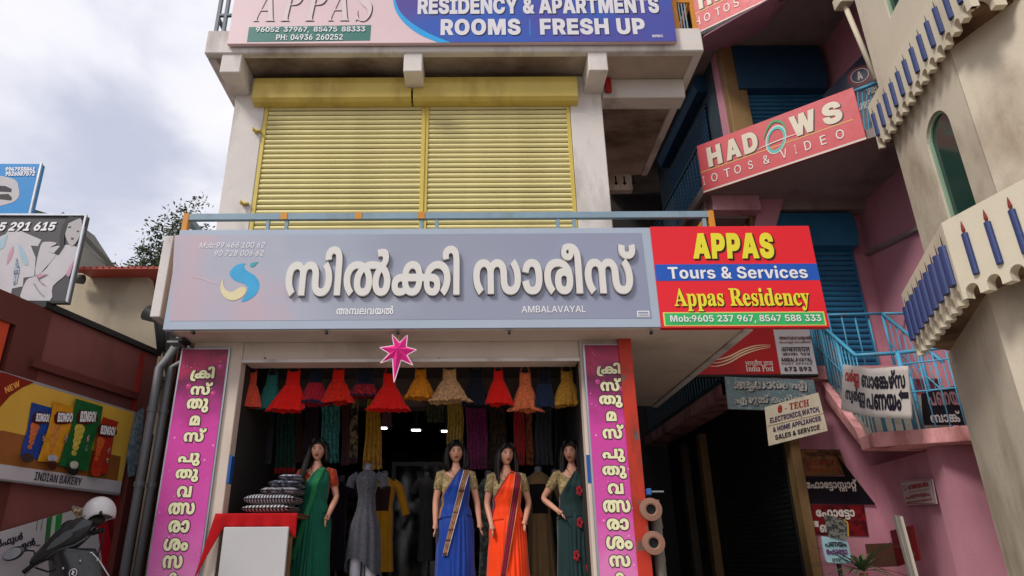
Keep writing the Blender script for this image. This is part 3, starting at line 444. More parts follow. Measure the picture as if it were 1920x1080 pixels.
        53: [196,[205,117,-25,0,-40,-3,-34,-6,-20,-9,-3,-7,-1,-1,0,-1,1,-1,-3,-2,-2,-5,1,-5,-1,-10,20,-12,17,0,15,0,14,9,1,7,-1,4,-6,7,-14,4,-9,0,-15,0,-24,-4,-11,-3,-40,2,9,6,34,12,42,8,21,0,29,0,36,-10,16,-16,1,-10,-1,-10,-20,-18,-42,-11,-33,0,-29,0,-44,12,-26,22,1,15,-1,12,22,23,48,17,74,11,51,0,53,0,70,-10,34,-18,1,-14,-1,-11,-22,-15,-44,-9,-31,-3,-28,14,0,6,6,0,11,0,18,1,7,2,5,2,4,6,1,3,-1,6,-16,9,-40,4],[377,39,-1,-9,-14,-14,-11,-5,-9,-4,-26,-5,-38,-2,-29,0,-96,0,-21,0,-20,-1,-3,-1,-7,-2,-6,-4,1,-3,-1,-3,4,-4,7,-2,3,-2,20,-1,23,0,214,0,0,-27,-224,0,-31,0,-44,4,-13,4,-17,5,-16,15,1,9,-1,10,16,16,17,5,9,3,22,3,32,2,25,0,98,0,19,0,24,2,7,3,5,1,6,6,1,4,-1,4,-6,6,-7,2,-5,2,-18,1,-15,0,-6,0,0,24,58,-4,37,-6,36,-19]],
        54: [183,[139,103,-1,18,54,23,51,0,39,0,48,-14,20,-21,1,-12,-1,-16,-34,-27,-68,-15,-47,0,-22,0,-55,0,-70,15,-38,28,1,19,-1,10,16,22,17,11,58,-15,-9,-7,-8,-12,1,-8,-1,-14,24,-17,40,-8,25,0,20,0,23,0,36,9,20,16,1,11,-1,8,-16,12,-19,0,-11,0,-14,-5,-8,-8,1,-5,-1,-9,14,-16,16,-15,14,-17,1,-10,-1,-9,-16,-17,-42,-11,-35,0,-25,0,-46,4,-23,5,22,24,15,-3,28,-3,15,0,21,0,16,9,1,4,-1,7,-14,14,-18,16,-14,18]],
        55: [265,[187,144,45,0,62,-12,40,-21,18,-25,1,-14,-1,-15,-16,-23,-28,-18,-17,-10,14,20,120,0,0,115,74,0,0,-141,-244,0,-24,18,11,6,22,15,12,19,1,12,-1,14,-22,21,-40,12,-25,0,-29,0,-42,-12,-24,-21,1,-14,-1,-11,12,-19,22,-16,19,-8,-50,-19,-23,9,-36,22,-20,26,1,16,-1,14,20,26,40,21,64,13]],
        56: [287,[371,144,41,0,70,-12,48,-23,26,-31,1,-19,-1,-21,-30,-28,-54,-13,-37,0,-39,0,-50,15,-22,25,1,14,-1,23,52,28,49,0,29,0,46,-15,26,-23,3,-13,-28,1,-3,6,-16,12,-24,7,-15,0,-25,0,-22,-14,1,-12,-1,-8,8,-13,20,-7,15,0,13,0,20,8,12,16,1,13,-1,3,-2,9,-1,5,-1,1,2,3,-1,1,-3,9,-26,16,-48,10,-31,0,-25,0,-30,-5,-11,-4,-17,-7,-12,-23,1,-15,0,-1,-1,-14,-14,-26,-15,-8,-15,-8,-46,-9,-33,0,-43,0,-60,17,-34,31,1,21,-1,17,16,27,32,23,25,11,50,-19,-17,-10,-22,-18,-8,-19,1,-10,-1,-16,14,-19,28,-9,17,0,13,0,20,5,7,5,5,4,6,15,1,9,0,4,-1,23,24,28,19,9,23,10,56,8]],
        58: [334,[341,144,29,0,44,-9,17,-8,9,-5,14,-14,8,-19,1,-12,0,-9,-1,-14,4,-15,7,-5,5,-5,20,-5,17,0,17,0,26,9,16,19,1,16,-1,10,-10,19,-20,18,-17,10,52,19,21,-11,32,-23,16,-27,1,-17,-1,-21,-34,-31,-60,-17,-41,0,-35,0,-48,9,-13,8,-11,6,-14,15,-6,19,1,11,0,7,-1,15,-4,15,-5,5,-7,5,-20,5,-15,0,-11,0,-20,-4,-5,-4,-9,-4,-8,-15,1,-12,0,-78,-72,0,0,76,-1,14,-4,14,-7,4,-7,5,-22,4,-9,0,-19,0,-32,-10,-16,-20,1,-15,-1,-9,8,-19,22,-18,19,-10,-54,-19,-23,11,-32,24,-16,27,1,16,-1,20,32,31,60,18,43,0,33,0,44,-10,21,-10,-4,0,17,9,42,11]],
        64: [144,[269,71,-1,-15,-12,-26,-30,-21,-50,-12,-39,0,-33,0,-46,9,-28,14,-16,18,-3,8,76,6,1,-6,12,-14,20,-9,19,0,19,0,24,12,10,21,1,14,-1,14,-10,21,-24,12,-19,0,-17,0,-20,-8,-12,-13,-3,-7,-74,6,3,9,18,17,30,14,46,9,33,0,35,0,50,-12,28,-20,12,-27]],
        65: [69,[-9,213,21,0,34,-5,15,-4,17,-6,18,-15,10,-24,1,-20,0,-139,-74,0,0,133,-1,13,-2,18,-6,11,-5,4,-5,3,-14,4,-11,0,-9,0,-16,-3,-10,-8,1,-6,-1,-2,2,-5,3,-2,-74,-4,-3,3,-2,6,1,4,-1,15,30,19,48,10]],
        66: [69,[-45,213,29,0,46,-5,23,-7,29,-10,24,-34,1,-28,0,-129,-74,0,0,127,-1,18,-6,23,-14,15,-13,4,-11,3,-24,1,-15,0,-9,0,-18,-2,-10,-6,1,-5,-1,-4,10,-7,13,0,13,0,10,8,1,5,-1,6,-12,10,-9,3,66,-5,3,-2,4,-9,1,-5,-1,-9,-16,-15,-34,-10,-27,0,-23,0,-36,8,-18,15,1,10,-1,11,20,16,44,9]],
        67: [95,[89,-59,-49,0,-56,26,1,20,-1,13,26,21,48,11,31,0,31,0,46,-11,28,-20,1,-14,-1,-14,-28,-21,-46,-11],[89,-35,17,0,24,11,1,11,-1,10,-24,11,-17,0,-17,0,-24,-11,1,-10,-1,-11,24,-11],[71,144,33,0,38,-12,16,-20,1,-11,-1,-19,-18,-36,-13,-21,-68,3,11,20,14,32,1,14,-1,9,-14,14,-19,0,-9,0,-12,-1,-7,-1,-10,25,11,2,28,2]],
        72: [164,[199,-3,-39,0,-66,9,-50,18,-28,28,1,19,-1,19,30,28,50,17,66,9,39,0,39,0,48,-10,20,-17,1,-10,-1,-12,-20,-15,-38,-8,-25,0,-31,0,-38,10,-14,15,1,9,-1,5,4,9,5,3,66,5,-9,-4,-10,-10,1,-6,-1,-6,10,-8,15,0,11,0,12,7,1,5,-1,6,-20,7,-15,0,-9,0,-16,0,-5,-1,-29,0,-40,-12,-22,-21,1,-14,-1,-14,20,-22,40,-12,29,-1,5,0,14,0,9,0,11,0,16,3,10,6,1,4,-1,5,-12,7,-9,0,-15,0,-14,-9,1,-5,-1,-6,10,-10,11,-3,-68,4,-3,3,-6,9,1,6,-1,8,16,16,36,9,35,0,23,0,36,-8,22,-15,1,-12,-1,-10,-24,-17,-46,-10]],
        77: [0,[-57,149,-39,0,-46,11,-22,18,1,13,-1,5,4,9,3,3,66,-6,-3,-2,-2,-5,1,-3,-1,-7,10,-8,18,-3,11,0,11,0,18,3,10,8,1,7,-1,3,-2,5,1,2,62,6,1,-3,4,-9,1,-5,-1,-13,-22,-18,-48,-11]],
        117: [295,[159,144,23,0,32,-5,28,-8,17,-7,28,-66,0,-58,-74,0,0,81,-1,11,-6,12,-5,5,-5,3,-20,5,-13,0,-19,0,-30,-9,-20,-19,1,-15,-1,-11,8,-19,22,-18,19,-10,-54,-19,-23,11,-32,23,-16,27,1,16,-1,20,34,31,62,19],[455,-3,-39,0,-52,14,-26,27,1,19,-1,10,12,21,34,24,33,12,8,6,19,9,22,13,1,8,-1,6,-16,8,-17,0,-11,0,-16,-2,-5,-1,-12,25,11,2,38,2,21,0,31,0,36,-10,14,-16,1,-8,-1,-13,-30,-24,-29,-11,-8,-5,-23,-8,-26,-20,-12,-20,1,-10,-1,-9,8,-15,20,-8,15,0,21,0,22,16,1,17,-1,10,-12,21,-24,17,-19,6,-11,3,-28,5,-23,0,-19,0,-32,-4,-13,-5,-9,-3,-14,-11,-8,-19,1,-14,0,-37,-70,0,0,46,24,46,15,8,34,12,52,7,39,0,25,0,44,-4,19,-5,1,0,4,-1,3,-1,31,-7,42,-24,22,-28,1,-16,-1,-29,-60,-32]],
        118: [205,[275,-3,-39,0,-52,14,-26,27,1,19,-1,10,12,21,34,24,33,12,6,6,21,9,22,13,1,8,-1,6,-16,8,-17,0,-11,0,-16,-2,-5,-1,-14,25,11,2,38,2,21,0,33,0,36,-10,12,-16,1,-8,-1,-13,-30,-24,-27,-11,-8,-5,-23,-8,-28,-20,-12,-20,1,-10,-1,-9,10,-15,20,-8,15,0,21,0,20,16,1,17,-1,8,-6,15,-12,14,-22,13,-13,4,-13,3,-26,5,-23,0,-35,0,-48,-12,-24,-21,1,-15,-1,-11,12,-19,22,-16,17,-8,-48,-19,-25,9,-34,21,-20,26,1,17,-1,15,20,26,44,21,68,12,49,0,25,0,46,-4,19,-5,1,0,4,-1,3,-1,31,-7,42,-24,22,-29,1,-15,-1,-29,-60,-32]],
        119: [336,[407,144,35,0,50,-4,36,-5,19,-3,18,-4,43,-12,46,-37,1,-23,-1,-27,-60,-32,-59,0,-39,0,-50,14,-28,27,1,19,-1,10,14,21,34,24,31,12,8,6,21,9,22,13,1,8,-1,6,-16,8,-17,0,-11,0,-18,-2,-3,-1,-14,25,11,2,38,2,21,0,33,0,34,-10,14,-16,1,-8,-1,-13,-30,-24,-27,-11,-8,-5,-23,-8,-28,-20,-12,-20,1,-10,-1,-9,10,-15,18,-8,17,0,19,0,22,16,1,16,-1,10,-16,21,-28,17,-17,4,-22,4,-21,3,-42,3,-23,0,-23,0,-44,-3,-19,-3,-20,-3,-27,-7,-40,-28,1,-21,-1,-10,14,-13,20,-6,13,0,11,0,22,6,12,15,1,13,-1,13,-18,22,-32,17,-21,5,-12,1,-11,2,-20,1,-9,0,-39,0,-48,-12,-24,-22,1,-14,-1,-11,12,-19,22,-16,17,-8,-48,-19,-25,9,-34,21,-20,26,1,17,-1,14,18,26,42,21,68,13,51,0,29,0,46,-5,23,-6,14,-2,41,-12,52,-37,1,-25,-1,-20,-28,-27,-54,-13,-39,0,-37,0,-54,14,-28,25,1,18,-1,16,22,26,44,21,31,8,10,4,25,7,68,8]],
        120: [290,[447,200,33,0,34,-10,14,-16,1,-8,-1,-13,-30,-24,-27,-11,-8,-5,-23,-8,-28,-20,-12,-20,1,-10,-1,-9,10,-15,18,-8,17,0,19,0,22,16,1,17,-1,8,-6,15,-12,14,-20,12,-13,5,-13,4,-28,4,-21,0,-19,0,-34,-6,-11,-4,-17,-7,-12,-23,1,-14,0,-2,-1,-9,-6,-18,-12,-16,-11,-5,-15,-8,-46,-9,-33,0,-43,0,-62,17,-34,31,1,21,-1,17,16,27,32,23,25,11,50,-19,-17,-10,-22,-18,-8,-19,1,-10,-1,-16,16,-19,26,-9,17,0,15,0,20,5,7,5,5,5,4,15,1,9,0,3,-1,23,24,29,21,8,23,10,58,8,47,0,21,0,42,-4,19,-4,8,-2,31,-8,42,-23,22,-29,1,-16,-1,-29,-60,-32,-59,0,-39,0,-50,14,-28,27,1,19,-1,10,14,21,34,24,31,12,8,6,19,9,24,13,1,8,-1,6,-16,8,-17,0,-11,0,-18,-2,-3,-1,-14,25,11,2,38,2]],
        161: [69,[107,141,0,-185,-186,0,0,27,112,0,0,158]],
        162: [76,[155,141,-25,-26,-26,-43,-10,-37,1,-16,-1,-17,14,-17,28,-7,17,0,7,0,12,0,9,1,6,-27,-9,-1,-22,-1,-9,0,-45,0,-56,17,-26,30,1,21,-1,21,12,38,26,40,21,24]],
        163: [417,[291,144,47,0,60,-19,28,-33,1,-21,-1,-24,-32,-33,-60,-17,-43,0,-33,0,-52,10,-17,10,-19,10,-16,27,1,17,-1,34,72,39],[291,117,-33,0,-32,-24,1,-22,-1,-15,14,-22,28,-11,23,0,19,0,30,11,14,21,1,16,-1,15,-14,21,-28,10],[117,-3,-51,0,-52,23,1,20,-1,13,24,18,19,5,13,4,30,5,46,2,35,0,364,0,27,0,34,-2,22,-5,11,-3,17,-6,18,-17,1,-12,-1,-21,-52,-24,-47,0,-37,0,-52,13,-28,25,1,19,-1,5,2,10,3,4,-1,2,0,3,3,2,5,15,32,24,48,16,60,9,35,0,45,0,66,-13,40,-21,18,-26,1,-14,-1,-17,-20,-26,-34,-21,-23,-9,-48,19,13,8,24,15,12,18,1,13,-1,14,-24,21,-44,12,-29,0,-29,0,-46,-10,-30,-17,-5,-13,-3,-1,0,-4,1,-2,-3,-4,-2,-7,1,-5,-1,-12,12,-14,22,-6,13,0,15,0,16,9,1,8,-1,5,-4,8,-7,3,-7,2,-22,3,-25,0,-374,0,-25,0,-26,-1,-9,-4,-9,-2,-8,-7,1,-5,-1,-6,8,-8,20,-4,15,0,13,0,28,5,17,6,32,-23,-17,-5,-32,-6,-34,-3]],
        173: [294,[303,144,47,0,60,-19,28,-33,1,-21,-1,-24,-32,-33,-60,-17,-41,0,-35,0,-52,10,-17,10,-17,10,-18,27,1,17,-1,22,32,33,62,18],[303,117,-33,0,-32,-24,1,-22,-1,-15,14,-22,28,-11,23,0,21,0,28,11,14,21,1,16,-1,15,-14,21,-28,10],[119,-3,-33,0,-46,10,-24,19,1,13,-1,8,14,13,22,11,15,3,9,3,30,3,44,2,35,0,32,5,200,0,45,0,56,-5,23,-7,13,-6,20,-16,1,-13,-1,-21,-58,-22,-43,0,-13,0,-22,1,-11,2,12,25,5,0,14,-2,9,0,17,0,18,9,1,8,-1,6,-10,7,-5,2,-13,4,-28,1,-23,0,-258,0,-23,0,-28,-1,-9,-4,-9,-2,-8,-7,1,-5,-1,-6,8,-8,20,-4,15,0,13,0,28,4,17,7,32,-23,-17,-5,-32,-6,-32,-3],[119,144,25,0,52,-6,27,-8,-26,-29,-13,7,-34,9,-21,0,-19,0,-20,-7,1,-7,-1,-3,6,-6,5,-2,7,-2,22,-3,19,0,56,0,-40,-21,-29,0,-52,4,-40,9,-24,15,1,12,-1,10,22,17,44,11]],
        184: [153,[149,144,45,0,76,-10,27,-7,-30,-24,-27,6,-52,7,-35,0,-23,0,-28,-4,-14,-7,1,-5,-1,-3,4,-5,5,-2,7,-3,28,-2,23,0,16,0,41,0,50,-9,15,-8,7,-5,8,-13,1,-7,-1,-12,-28,-20,-58,-11,-39,0,-148,0,0,26,136,0,23,0,26,3,7,4,3,2,2,5,1,3,-1,3,-4,6,-5,2,-9,2,-18,2,-15,0,-20,0,-41,0,-58,7,-13,9,-9,5,-10,12,1,9,-1,12,30,20,58,12],[157,-63,-31,0,-52,4,-46,8,-19,6,28,24,17,-5,34,-6,40,-4,25,0,23,0,30,5,12,8,1,5,-1,6,-16,10,-15,3,42,21,19,-4,28,-11,16,-15,1,-11,-1,-13,-30,-20,-60,-11]],
        190: [371,[201,144,43,0,62,-13,25,-13,-20,6,17,10,48,10,31,0,31,0,42,-10,19,-10,-6,0,19,10,46,10,33,0,41,0,60,-18,32,-31,1,-20,-1,-16,-16,-28,-32,-23,-21,-11,-52,19,17,10,20,18,10,19,1,9,-1,15,-18,20,-30,10,-19,0,-11,0,-20,-4,-5,-5,-9,-4,-4,-14,1,-14,0,-71,-74,0,0,73,-1,12,-6,15,-7,5,-7,3,-20,4,-13,0,-13,0,-20,-4,-7,-4,-9,-5,-6,-14,1,-15,0,-70,-74,0,0,62,-1,19,-12,18,-9,4,-11,4,-26,5,-21,0,-33,0,-50,-13,-30,-25,1,-19,0,-1,-1,-14,12,-16,20,-7,15,0,9,0,14,5,8,8,1,7,-1,9,-18,11,-17,0,-19,0,-34,-11,-17,-9,-6,25,13,7,48,13,33,0,27,0,40,-11,20,-19,1,-13,-1,-15,-24,-21,-44,-11,-31,0,-31,0,-54,13,-32,28,1,23,-1,27,48,37,84,19],[321,23,39,0,60,-16,11,-18,-46,-33,0,4,-1,12,-8,16,-9,4,-9,4,-24,4,-15,0,-17,0,-32,-5,-24,-13,-1,-12,-3,-2,0,-6,1,-2,-1,-9,10,-10,14,-4,9,0,9,0,14,6,1,6,-1,7,-12,6,-13,0,-17,0,-26,-8,-11,-7,-10,19,15,8,38,9,23,0,33,0,34,-18,1,-15,-1,-16,-38,-18,-37,0,-43,0,-48,26,1,21,-1,19,38,27,62,14],[485,23,23,0,30,-7,15,-7,-4,0,13,7,34,7,23,0,29,0,48,-13,26,-24,1,-16,-1,-16,-24,-27,-21,-11,-46,14,13,9,14,19,1,12,-1,16,-26,14,-17,0,-9,0,-14,-3,-3,-3,-5,-3,-2,-9,1,-10,0,-55,-62,0,0,54,-1,10,-4,11,-5,3,-5,2,-14,3,-7,0,-11,0,-12,-3,-3,-2,-7,-4,-4,-10,1,-10,0,-54,-64,0,0,41,24,49,15,9,38,7]],
        195: [457,[197,144,29,0,46,-6,23,-5,14,-2,41,-12,52,-37,1,-25,-1,-20,-28,-27,-54,-13,-37,0,-39,0,-52,14,-30,27,1,19,-1,16,24,26,44,22,31,8,12,4,23,6,46,5,29,0,31,0,48,-7,34,-11,17,-8,4,-6,24,-50,0,-62,-72,0,0,63,-1,19,-12,21,-17,6,-9,4,-28,5,-25,0,-9,0,-24,-1,-9,-2,-8,0,-25,-5,-34,-17,-20,-22,1,-13,-1,-13,14,-16,20,-6,13,0,11,0,22,6,12,15,1,13,-1,13,-18,22,-30,17,-23,5,-12,1,-11,2,-20,1,-9,0,-39,0,-48,-12,-24,-22,1,-14,-1,-11,12,-19,22,-16,17,-8,-48,-19,-25,9,-34,21,-20,26,1,17,-1,14,18,26,42,21,70,13],[587,144,29,0,44,-9,17,-8,9,-5,14,-14,8,-19,1,-12,0,-9,-1,-14,4,-15,7,-5,5,-5,20,-5,17,0,17,0,26,9,16,19,1,16,-1,10,-10,19,-20,18,-17,10,52,19,21,-11,32,-24,16,-26,1,-17,-1,-21,-34,-31,-62,-17,-41,0,-33,0,-48,9,-13,8,-11,6,-14,15,-6,19,1,11,0,7,-1,15,-4,15,-5,5,-7,5,-20,5,-15,0,-11,0,-20,-4,-5,-4,-9,-4,-8,-15,1,-12,0,-76,-68,0,0,87,26,33,19,10,42,12]],
        216: [328,[159,144,23,0,30,-5,26,-8,15,-6,-6,0,17,9,46,10,35,0,41,0,60,-18,32,-31,1,-20,-1,-11,-8,-18,-14,-17,-9,-7,-24,-22,-42,0,-22,15,15,11,20,19,10,17,1,10,-1,16,-18,19,-32,10,-17,0,-17,0,-18,-5,-3,-3,-9,-5,-4,-13,1,-11,0,-80,-74,0,0,81,-1,11,-6,12,-5,5,-5,3,-20,5,-13,0,-19,0,-30,-9,-20,-19,1,-15,-1,-11,8,-19,22,-18,19,-10,-54,-19,-23,11,-32,23,-16,27,1,16,-1,20,34,31,62,19],[627,141,0,-141,-226,0,28,26,124,0,0,115]],
        220: [186,[187,144,45,0,64,-12,38,-20,20,-26,1,-13,-1,-16,-20,-25,-36,-20,-21,-9,-50,19,15,7,22,14,12,18,1,12,-1,13,-22,19,-40,12,-25,0,-29,0,-42,-11,-24,-20,1,-13,-1,-16,26,-23,27,-12,-50,-19,-23,9,-36,20,-20,25,1,16,-1,13,20,25,40,21,64,12],[187,20,39,0,54,-15,28,-24,1,-13,-1,-18,-28,-24,-23,-10,-40,16,11,6,18,15,1,13,-1,10,-16,14,-26,7,-19,0,-27,0,-34,-16,1,-15,-1,-12,16,-15,15,-7,-40,-16,-23,9,-30,25,1,18,-1,13,28,24,56,15]],
        231: [334,[341,144,29,0,44,-9,17,-8,9,-5,14,-14,8,-19,1,-12,0,-9,-1,-14,4,-15,7,-5,5,-5,20,-5,17,0,17,0,26,9,16,19,1,16,-1,10,-10,19,-20,18,-17,10,52,19,21,-11,32,-24,16,-26,1,-17,-1,-32,-74,-34,-63,0,-33,0,-46,7,-15,8,-11,6,-14,15,-6,18,1,11,0,7,-1,15,-4,15,-5,5,-7,5,-20,5,-15,0,-11,0,-20,-4,-5,-4,-9,-4,-8,-15,1,-12,0,-78,-72,0,0,76,-1,14,-4,14,-7,4,-7,5,-22,4,-9,0,-19,0,-32,-10,-16,-20,1,-15,-1,-9,8,-19,22,-18,19,-10,-54,-19,-23,11,-32,23,-16,27,1,17,-1,20,32,31,60,18,43,0,33,0,44,-10,21,-10,-4,0,17,9,42,11],[247,21,41,0,54,-15,28,-24,1,-14,-1,-18,-28,-24,-23,-10,-42,16,13,6,18,15,1,13,-1,11,-16,14,-28,7,-17,0,-29,0,-32,-16,1,-16,-1,-12,16,-15,15,-7,-42,-16,-23,9,-30,25,1,18,-1,14,28,24,56,15],[515,20,41,0,54,-15,26,-24,1,-13,-1,-18,-28,-24,-23,-10,-40,16,11,6,18,15,1,13,-1,16,-34,16,-27,0,-27,0,-34,-16,1,-16,-1,-12,16,-15,15,-7,-40,-16,-23,9,-30,25,1,18,-1,13,28,24,54,15]],
    },
    'd': {
        9: [191,[237,54,-1,-17,-46,-17,-33,0,-45,0,-66,32,-31,37,36,7,21,-27,50,-31,31,0,19,0,24,9,1,10,-1,9,-20,14,-15,7,-15,-1,-15,-1,-2,18,33,0,28,11,1,10,-1,8,-24,8,-13,0,-21,0,-30,-4,-15,-5,-14,17,13,4,38,6,25,0,39,0,42,-20,1,-14,-1,-20,-33,-10,5,-3,5,-2,17,-1,21,0,15,0,24,1,13,2,0,47,-36,0,0,18,130,0,0,-18,-52,0,0,-138,-42,0,0,72,-13,-1,-22,-1,-13,0,-9,0,-11,0,7,-7]],
        25: [190,[389,138,-162,0,0,-51,23,13,35,0,31,0,42,-21,1,-19,-1,-12,-14,-26,-17,-12,-36,10,11,8,16,21,1,10,-1,12,-20,11,-17,0,-27,0,-27,-18,0,-64,-40,0,0,44,-13,-6,-36,-8,-25,0,-23,0,-42,9,-24,19,1,14,-1,20,54,24,45,0,11,0,28,-2,9,0,-4,-19,-9,1,-24,2,-9,0,-29,0,-32,-13,1,-12,-1,-13,30,-13,21,0,21,0,34,11,17,7,0,73,-186,0,0,18,388,0]],
        28: [148,[303,138,-50,0,0,-138,-42,0,0,42,-15,-6,-40,-6,-25,0,-39,0,-48,20,1,16,-1,8,8,12,13,6,-21,4,-24,18,1,10,-1,8,7,6,-26,0,0,18,302,0],[85,67,-1,-10,28,-10,23,0,25,0,38,11,13,7,0,73,-138,0,-11,-6,1,-8,-1,-10,22,-10,17,-1,13,2,19,0,11,0,11,-1,-2,-17,-5,0,-8,0,-3,0,-25,0,-28,-10]],
        37: [144,[181,56,-17,0,-28,-4,-11,-3,-25,7,-32,19,1,13,-1,7,10,10,11,3,9,4,32,4,25,0,46,0,0,22,-200,0,0,18,296,0,0,-18,-56,0,0,-40,-92,0,-15,0,-14,-1,-3,-2,-9,-3,1,-5,-1,-6,14,-9,9,-3,23,5,27,0,37,0,50,-19,1,-17,-1,-16,-50,-22,-49,0,-49,0,-78,22,-29,18,32,12,27,-17,60,-17,37,0,57,0,1,20,-1,9,-24,9]],
        40: [142,[241,138,0,-138,-40,0,0,82,-54,0,-31,0,-32,-3,-7,-4,-13,-5,1,-11,-1,-12,36,-23,37,-14,-28,-13,-23,10,-40,20,-24,21,1,12,-1,9,14,14,11,5,13,6,42,6,35,0,64,0,0,38,-200,0,0,18,292,0,0,-18]],
        48: [143,[293,138,-52,0,0,-138,-40,0,0,41,-13,-4,-40,-7,-27,0,-29,0,-44,10,-24,19,1,13,-1,21,60,23,49,0,7,0,20,-1,20,-1,5,0,-2,-18,-11,1,-26,2,-11,0,-11,0,-7,-1,66,-42,9,4,9,4,0,74,-200,0,0,18,292,0],[65,72,-1,-13,32,-13,25,0,9,0,16,2,9,1,-70,43,-21,-6]],
        49: [176,[89,158,17,0,28,-5,13,-7,7,-4,12,-17,1,-16,0,-29,100,0,0,58,-66,0,0,18,158,0,0,-18,-50,0,0,-138,-42,0,0,62,-100,0,0,-9,-1,-8,-14,-7,-9,0,-11,0,-20,6,-20,10,-10,11,1,5,-1,4,14,6,17,0,14,0,0,26,-1,12,-4,13,-5,3,-11,8,-21,0,-13,0,-16,-6,1,-6,-1,-7,24,-7,29,-1,-4,-18,-37,2,-44,15,1,16,-1,15,36,13]],
        51: [145,[299,156,0,-18,-52,0,0,-138,-42,0,0,45,-13,-5,-40,-7,-25,0,-45,0,-56,30,-5,25,29,4,30,11,1,11,-1,7,-12,12,-5,5,-62,0,0,18],[65,75,9,-12,30,-12,27,0,23,0,38,10,13,7,0,70,-98,0,13,-13,1,-14,-1,-27]],
        52: [102,[199,10,-28,-13,-31,12,-52,25,-40,22,-9,8,-13,8,-6,9,1,4,-1,5,16,8,17,0,11,0,20,-6,7,-5,19,5,18,15,1,10,-1,6,-4,11,-3,4,-120,0,0,18,212,0,0,-18,-52,0,7,-9,1,-15,-1,-13,-22,-19,-38,-14,-23,-4,21,-14,60,-27]],
        54: [170,[1,138,0,18,346,0,0,-18,-52,0,0,-138,-40,0,0,89,-3,0,-3,0,-13,0,-26,-6,-22,-16,-9,-15,-38,6,5,12,11,8,-13,5,-24,5,-15,0,-21,0,-20,-11,1,-9,-1,-10,20,-17,42,-19,29,-12,-26,-13,-31,13,-48,22,-28,24,1,13,-1,13,26,17,36,7,19,0,21,0,36,-7,17,-7,29,14,45,0,1,0,3,0,0,32]],
        57: [139,[287,138,-52,0,0,-138,-40,0,0,41,-15,-4,-36,-7,-27,0,-27,0,-42,10,-24,19,1,13,-1,21,56,23,49,0,5,0,20,-1,18,-1,5,0,-2,-19,-11,1,-24,2,-9,0,-33,0,-34,-14,1,-12,-1,-13,32,-12,23,0,25,0,36,11,15,7,0,73,-194,0,0,18,286,0]],
        66: [65,[85,138,0,-138,-40,0,0,138,-44,0,0,18,136,0,0,-18]],
        68: [65,[-91,154,-9,8,-10,16,1,9,-1,16,42,21,39,0,29,0,40,-14,28,-30,15,-24,54,0,0,-18,-52,0,0,-138,-40,0,0,138,-44,0,0,18,44,0,-15,26,-30,24,-27,0,-21,0,-22,-12,1,-11,-1,-8,10,-14,9,-7]],
        207: [88,[105,80,110,0,0,-18,-110,0,0,-9,-1,-8,-16,-7,-7,0,-11,0,-22,6,-16,10,-12,11,1,5,-1,4,12,6,19,0,14,0,0,58,-64,0,0,18,182,0,0,-18,-78,0]],
    },
}
WORDS = {
    'silkki': [58, 65, 119, 163, 65],
    'sarees': [58, 64, 50, 66, 58, 77],
    'ambala': [9, 216, 52, 55, 49, 119],
    'v0': [162, 23, 65],
    'v1': [58, 77],
    'v2': [38, 67],
    'v3': [48],
    'v4': [58, 77],
    'v5': [44, 67],
    'v6': [38, 67],
    'v7': [55],
    'v8': [195],
    'v9': [50, 64],
    'v10': [56, 6],
    'v11': [58],
    'v12': [23],
    'photostat': [72, 45, 64, 72, 184, 64, 231, 64, 220, 77],
    'photo': [72, 45, 64, 72, 184, 64],
    'varnna': [55, 118, 190],
    'bankers': [46, 64, 72, 173, 54, 77, 58],
    'swarnna': [58, 161, 118, 190],
    'panayam': [44, 37, 49, 6],
    'post': [72, 44, 64, 231, 77, -1, 20, 64, 45, 66, 58, 77],
    'adharam': [10, 41, 64, 50, 6, -1, 17],
    'office': [17, 54, 67, 38, 77, -1, 20, 45, 66, 58, 77],
    'pful': [118, 45, 67, 120],
    'lan': [53, 117],
    'bank': [46, 64, 173, 77],
    'bharatiya': [49, 66, 52, 40, 68, 51, -1, 37, 66, 25],
    'hambala': [9, 207, 48, 54, 57, 51, 54],
    'dak': [37, 66, 25, -1, 28, 52],
}

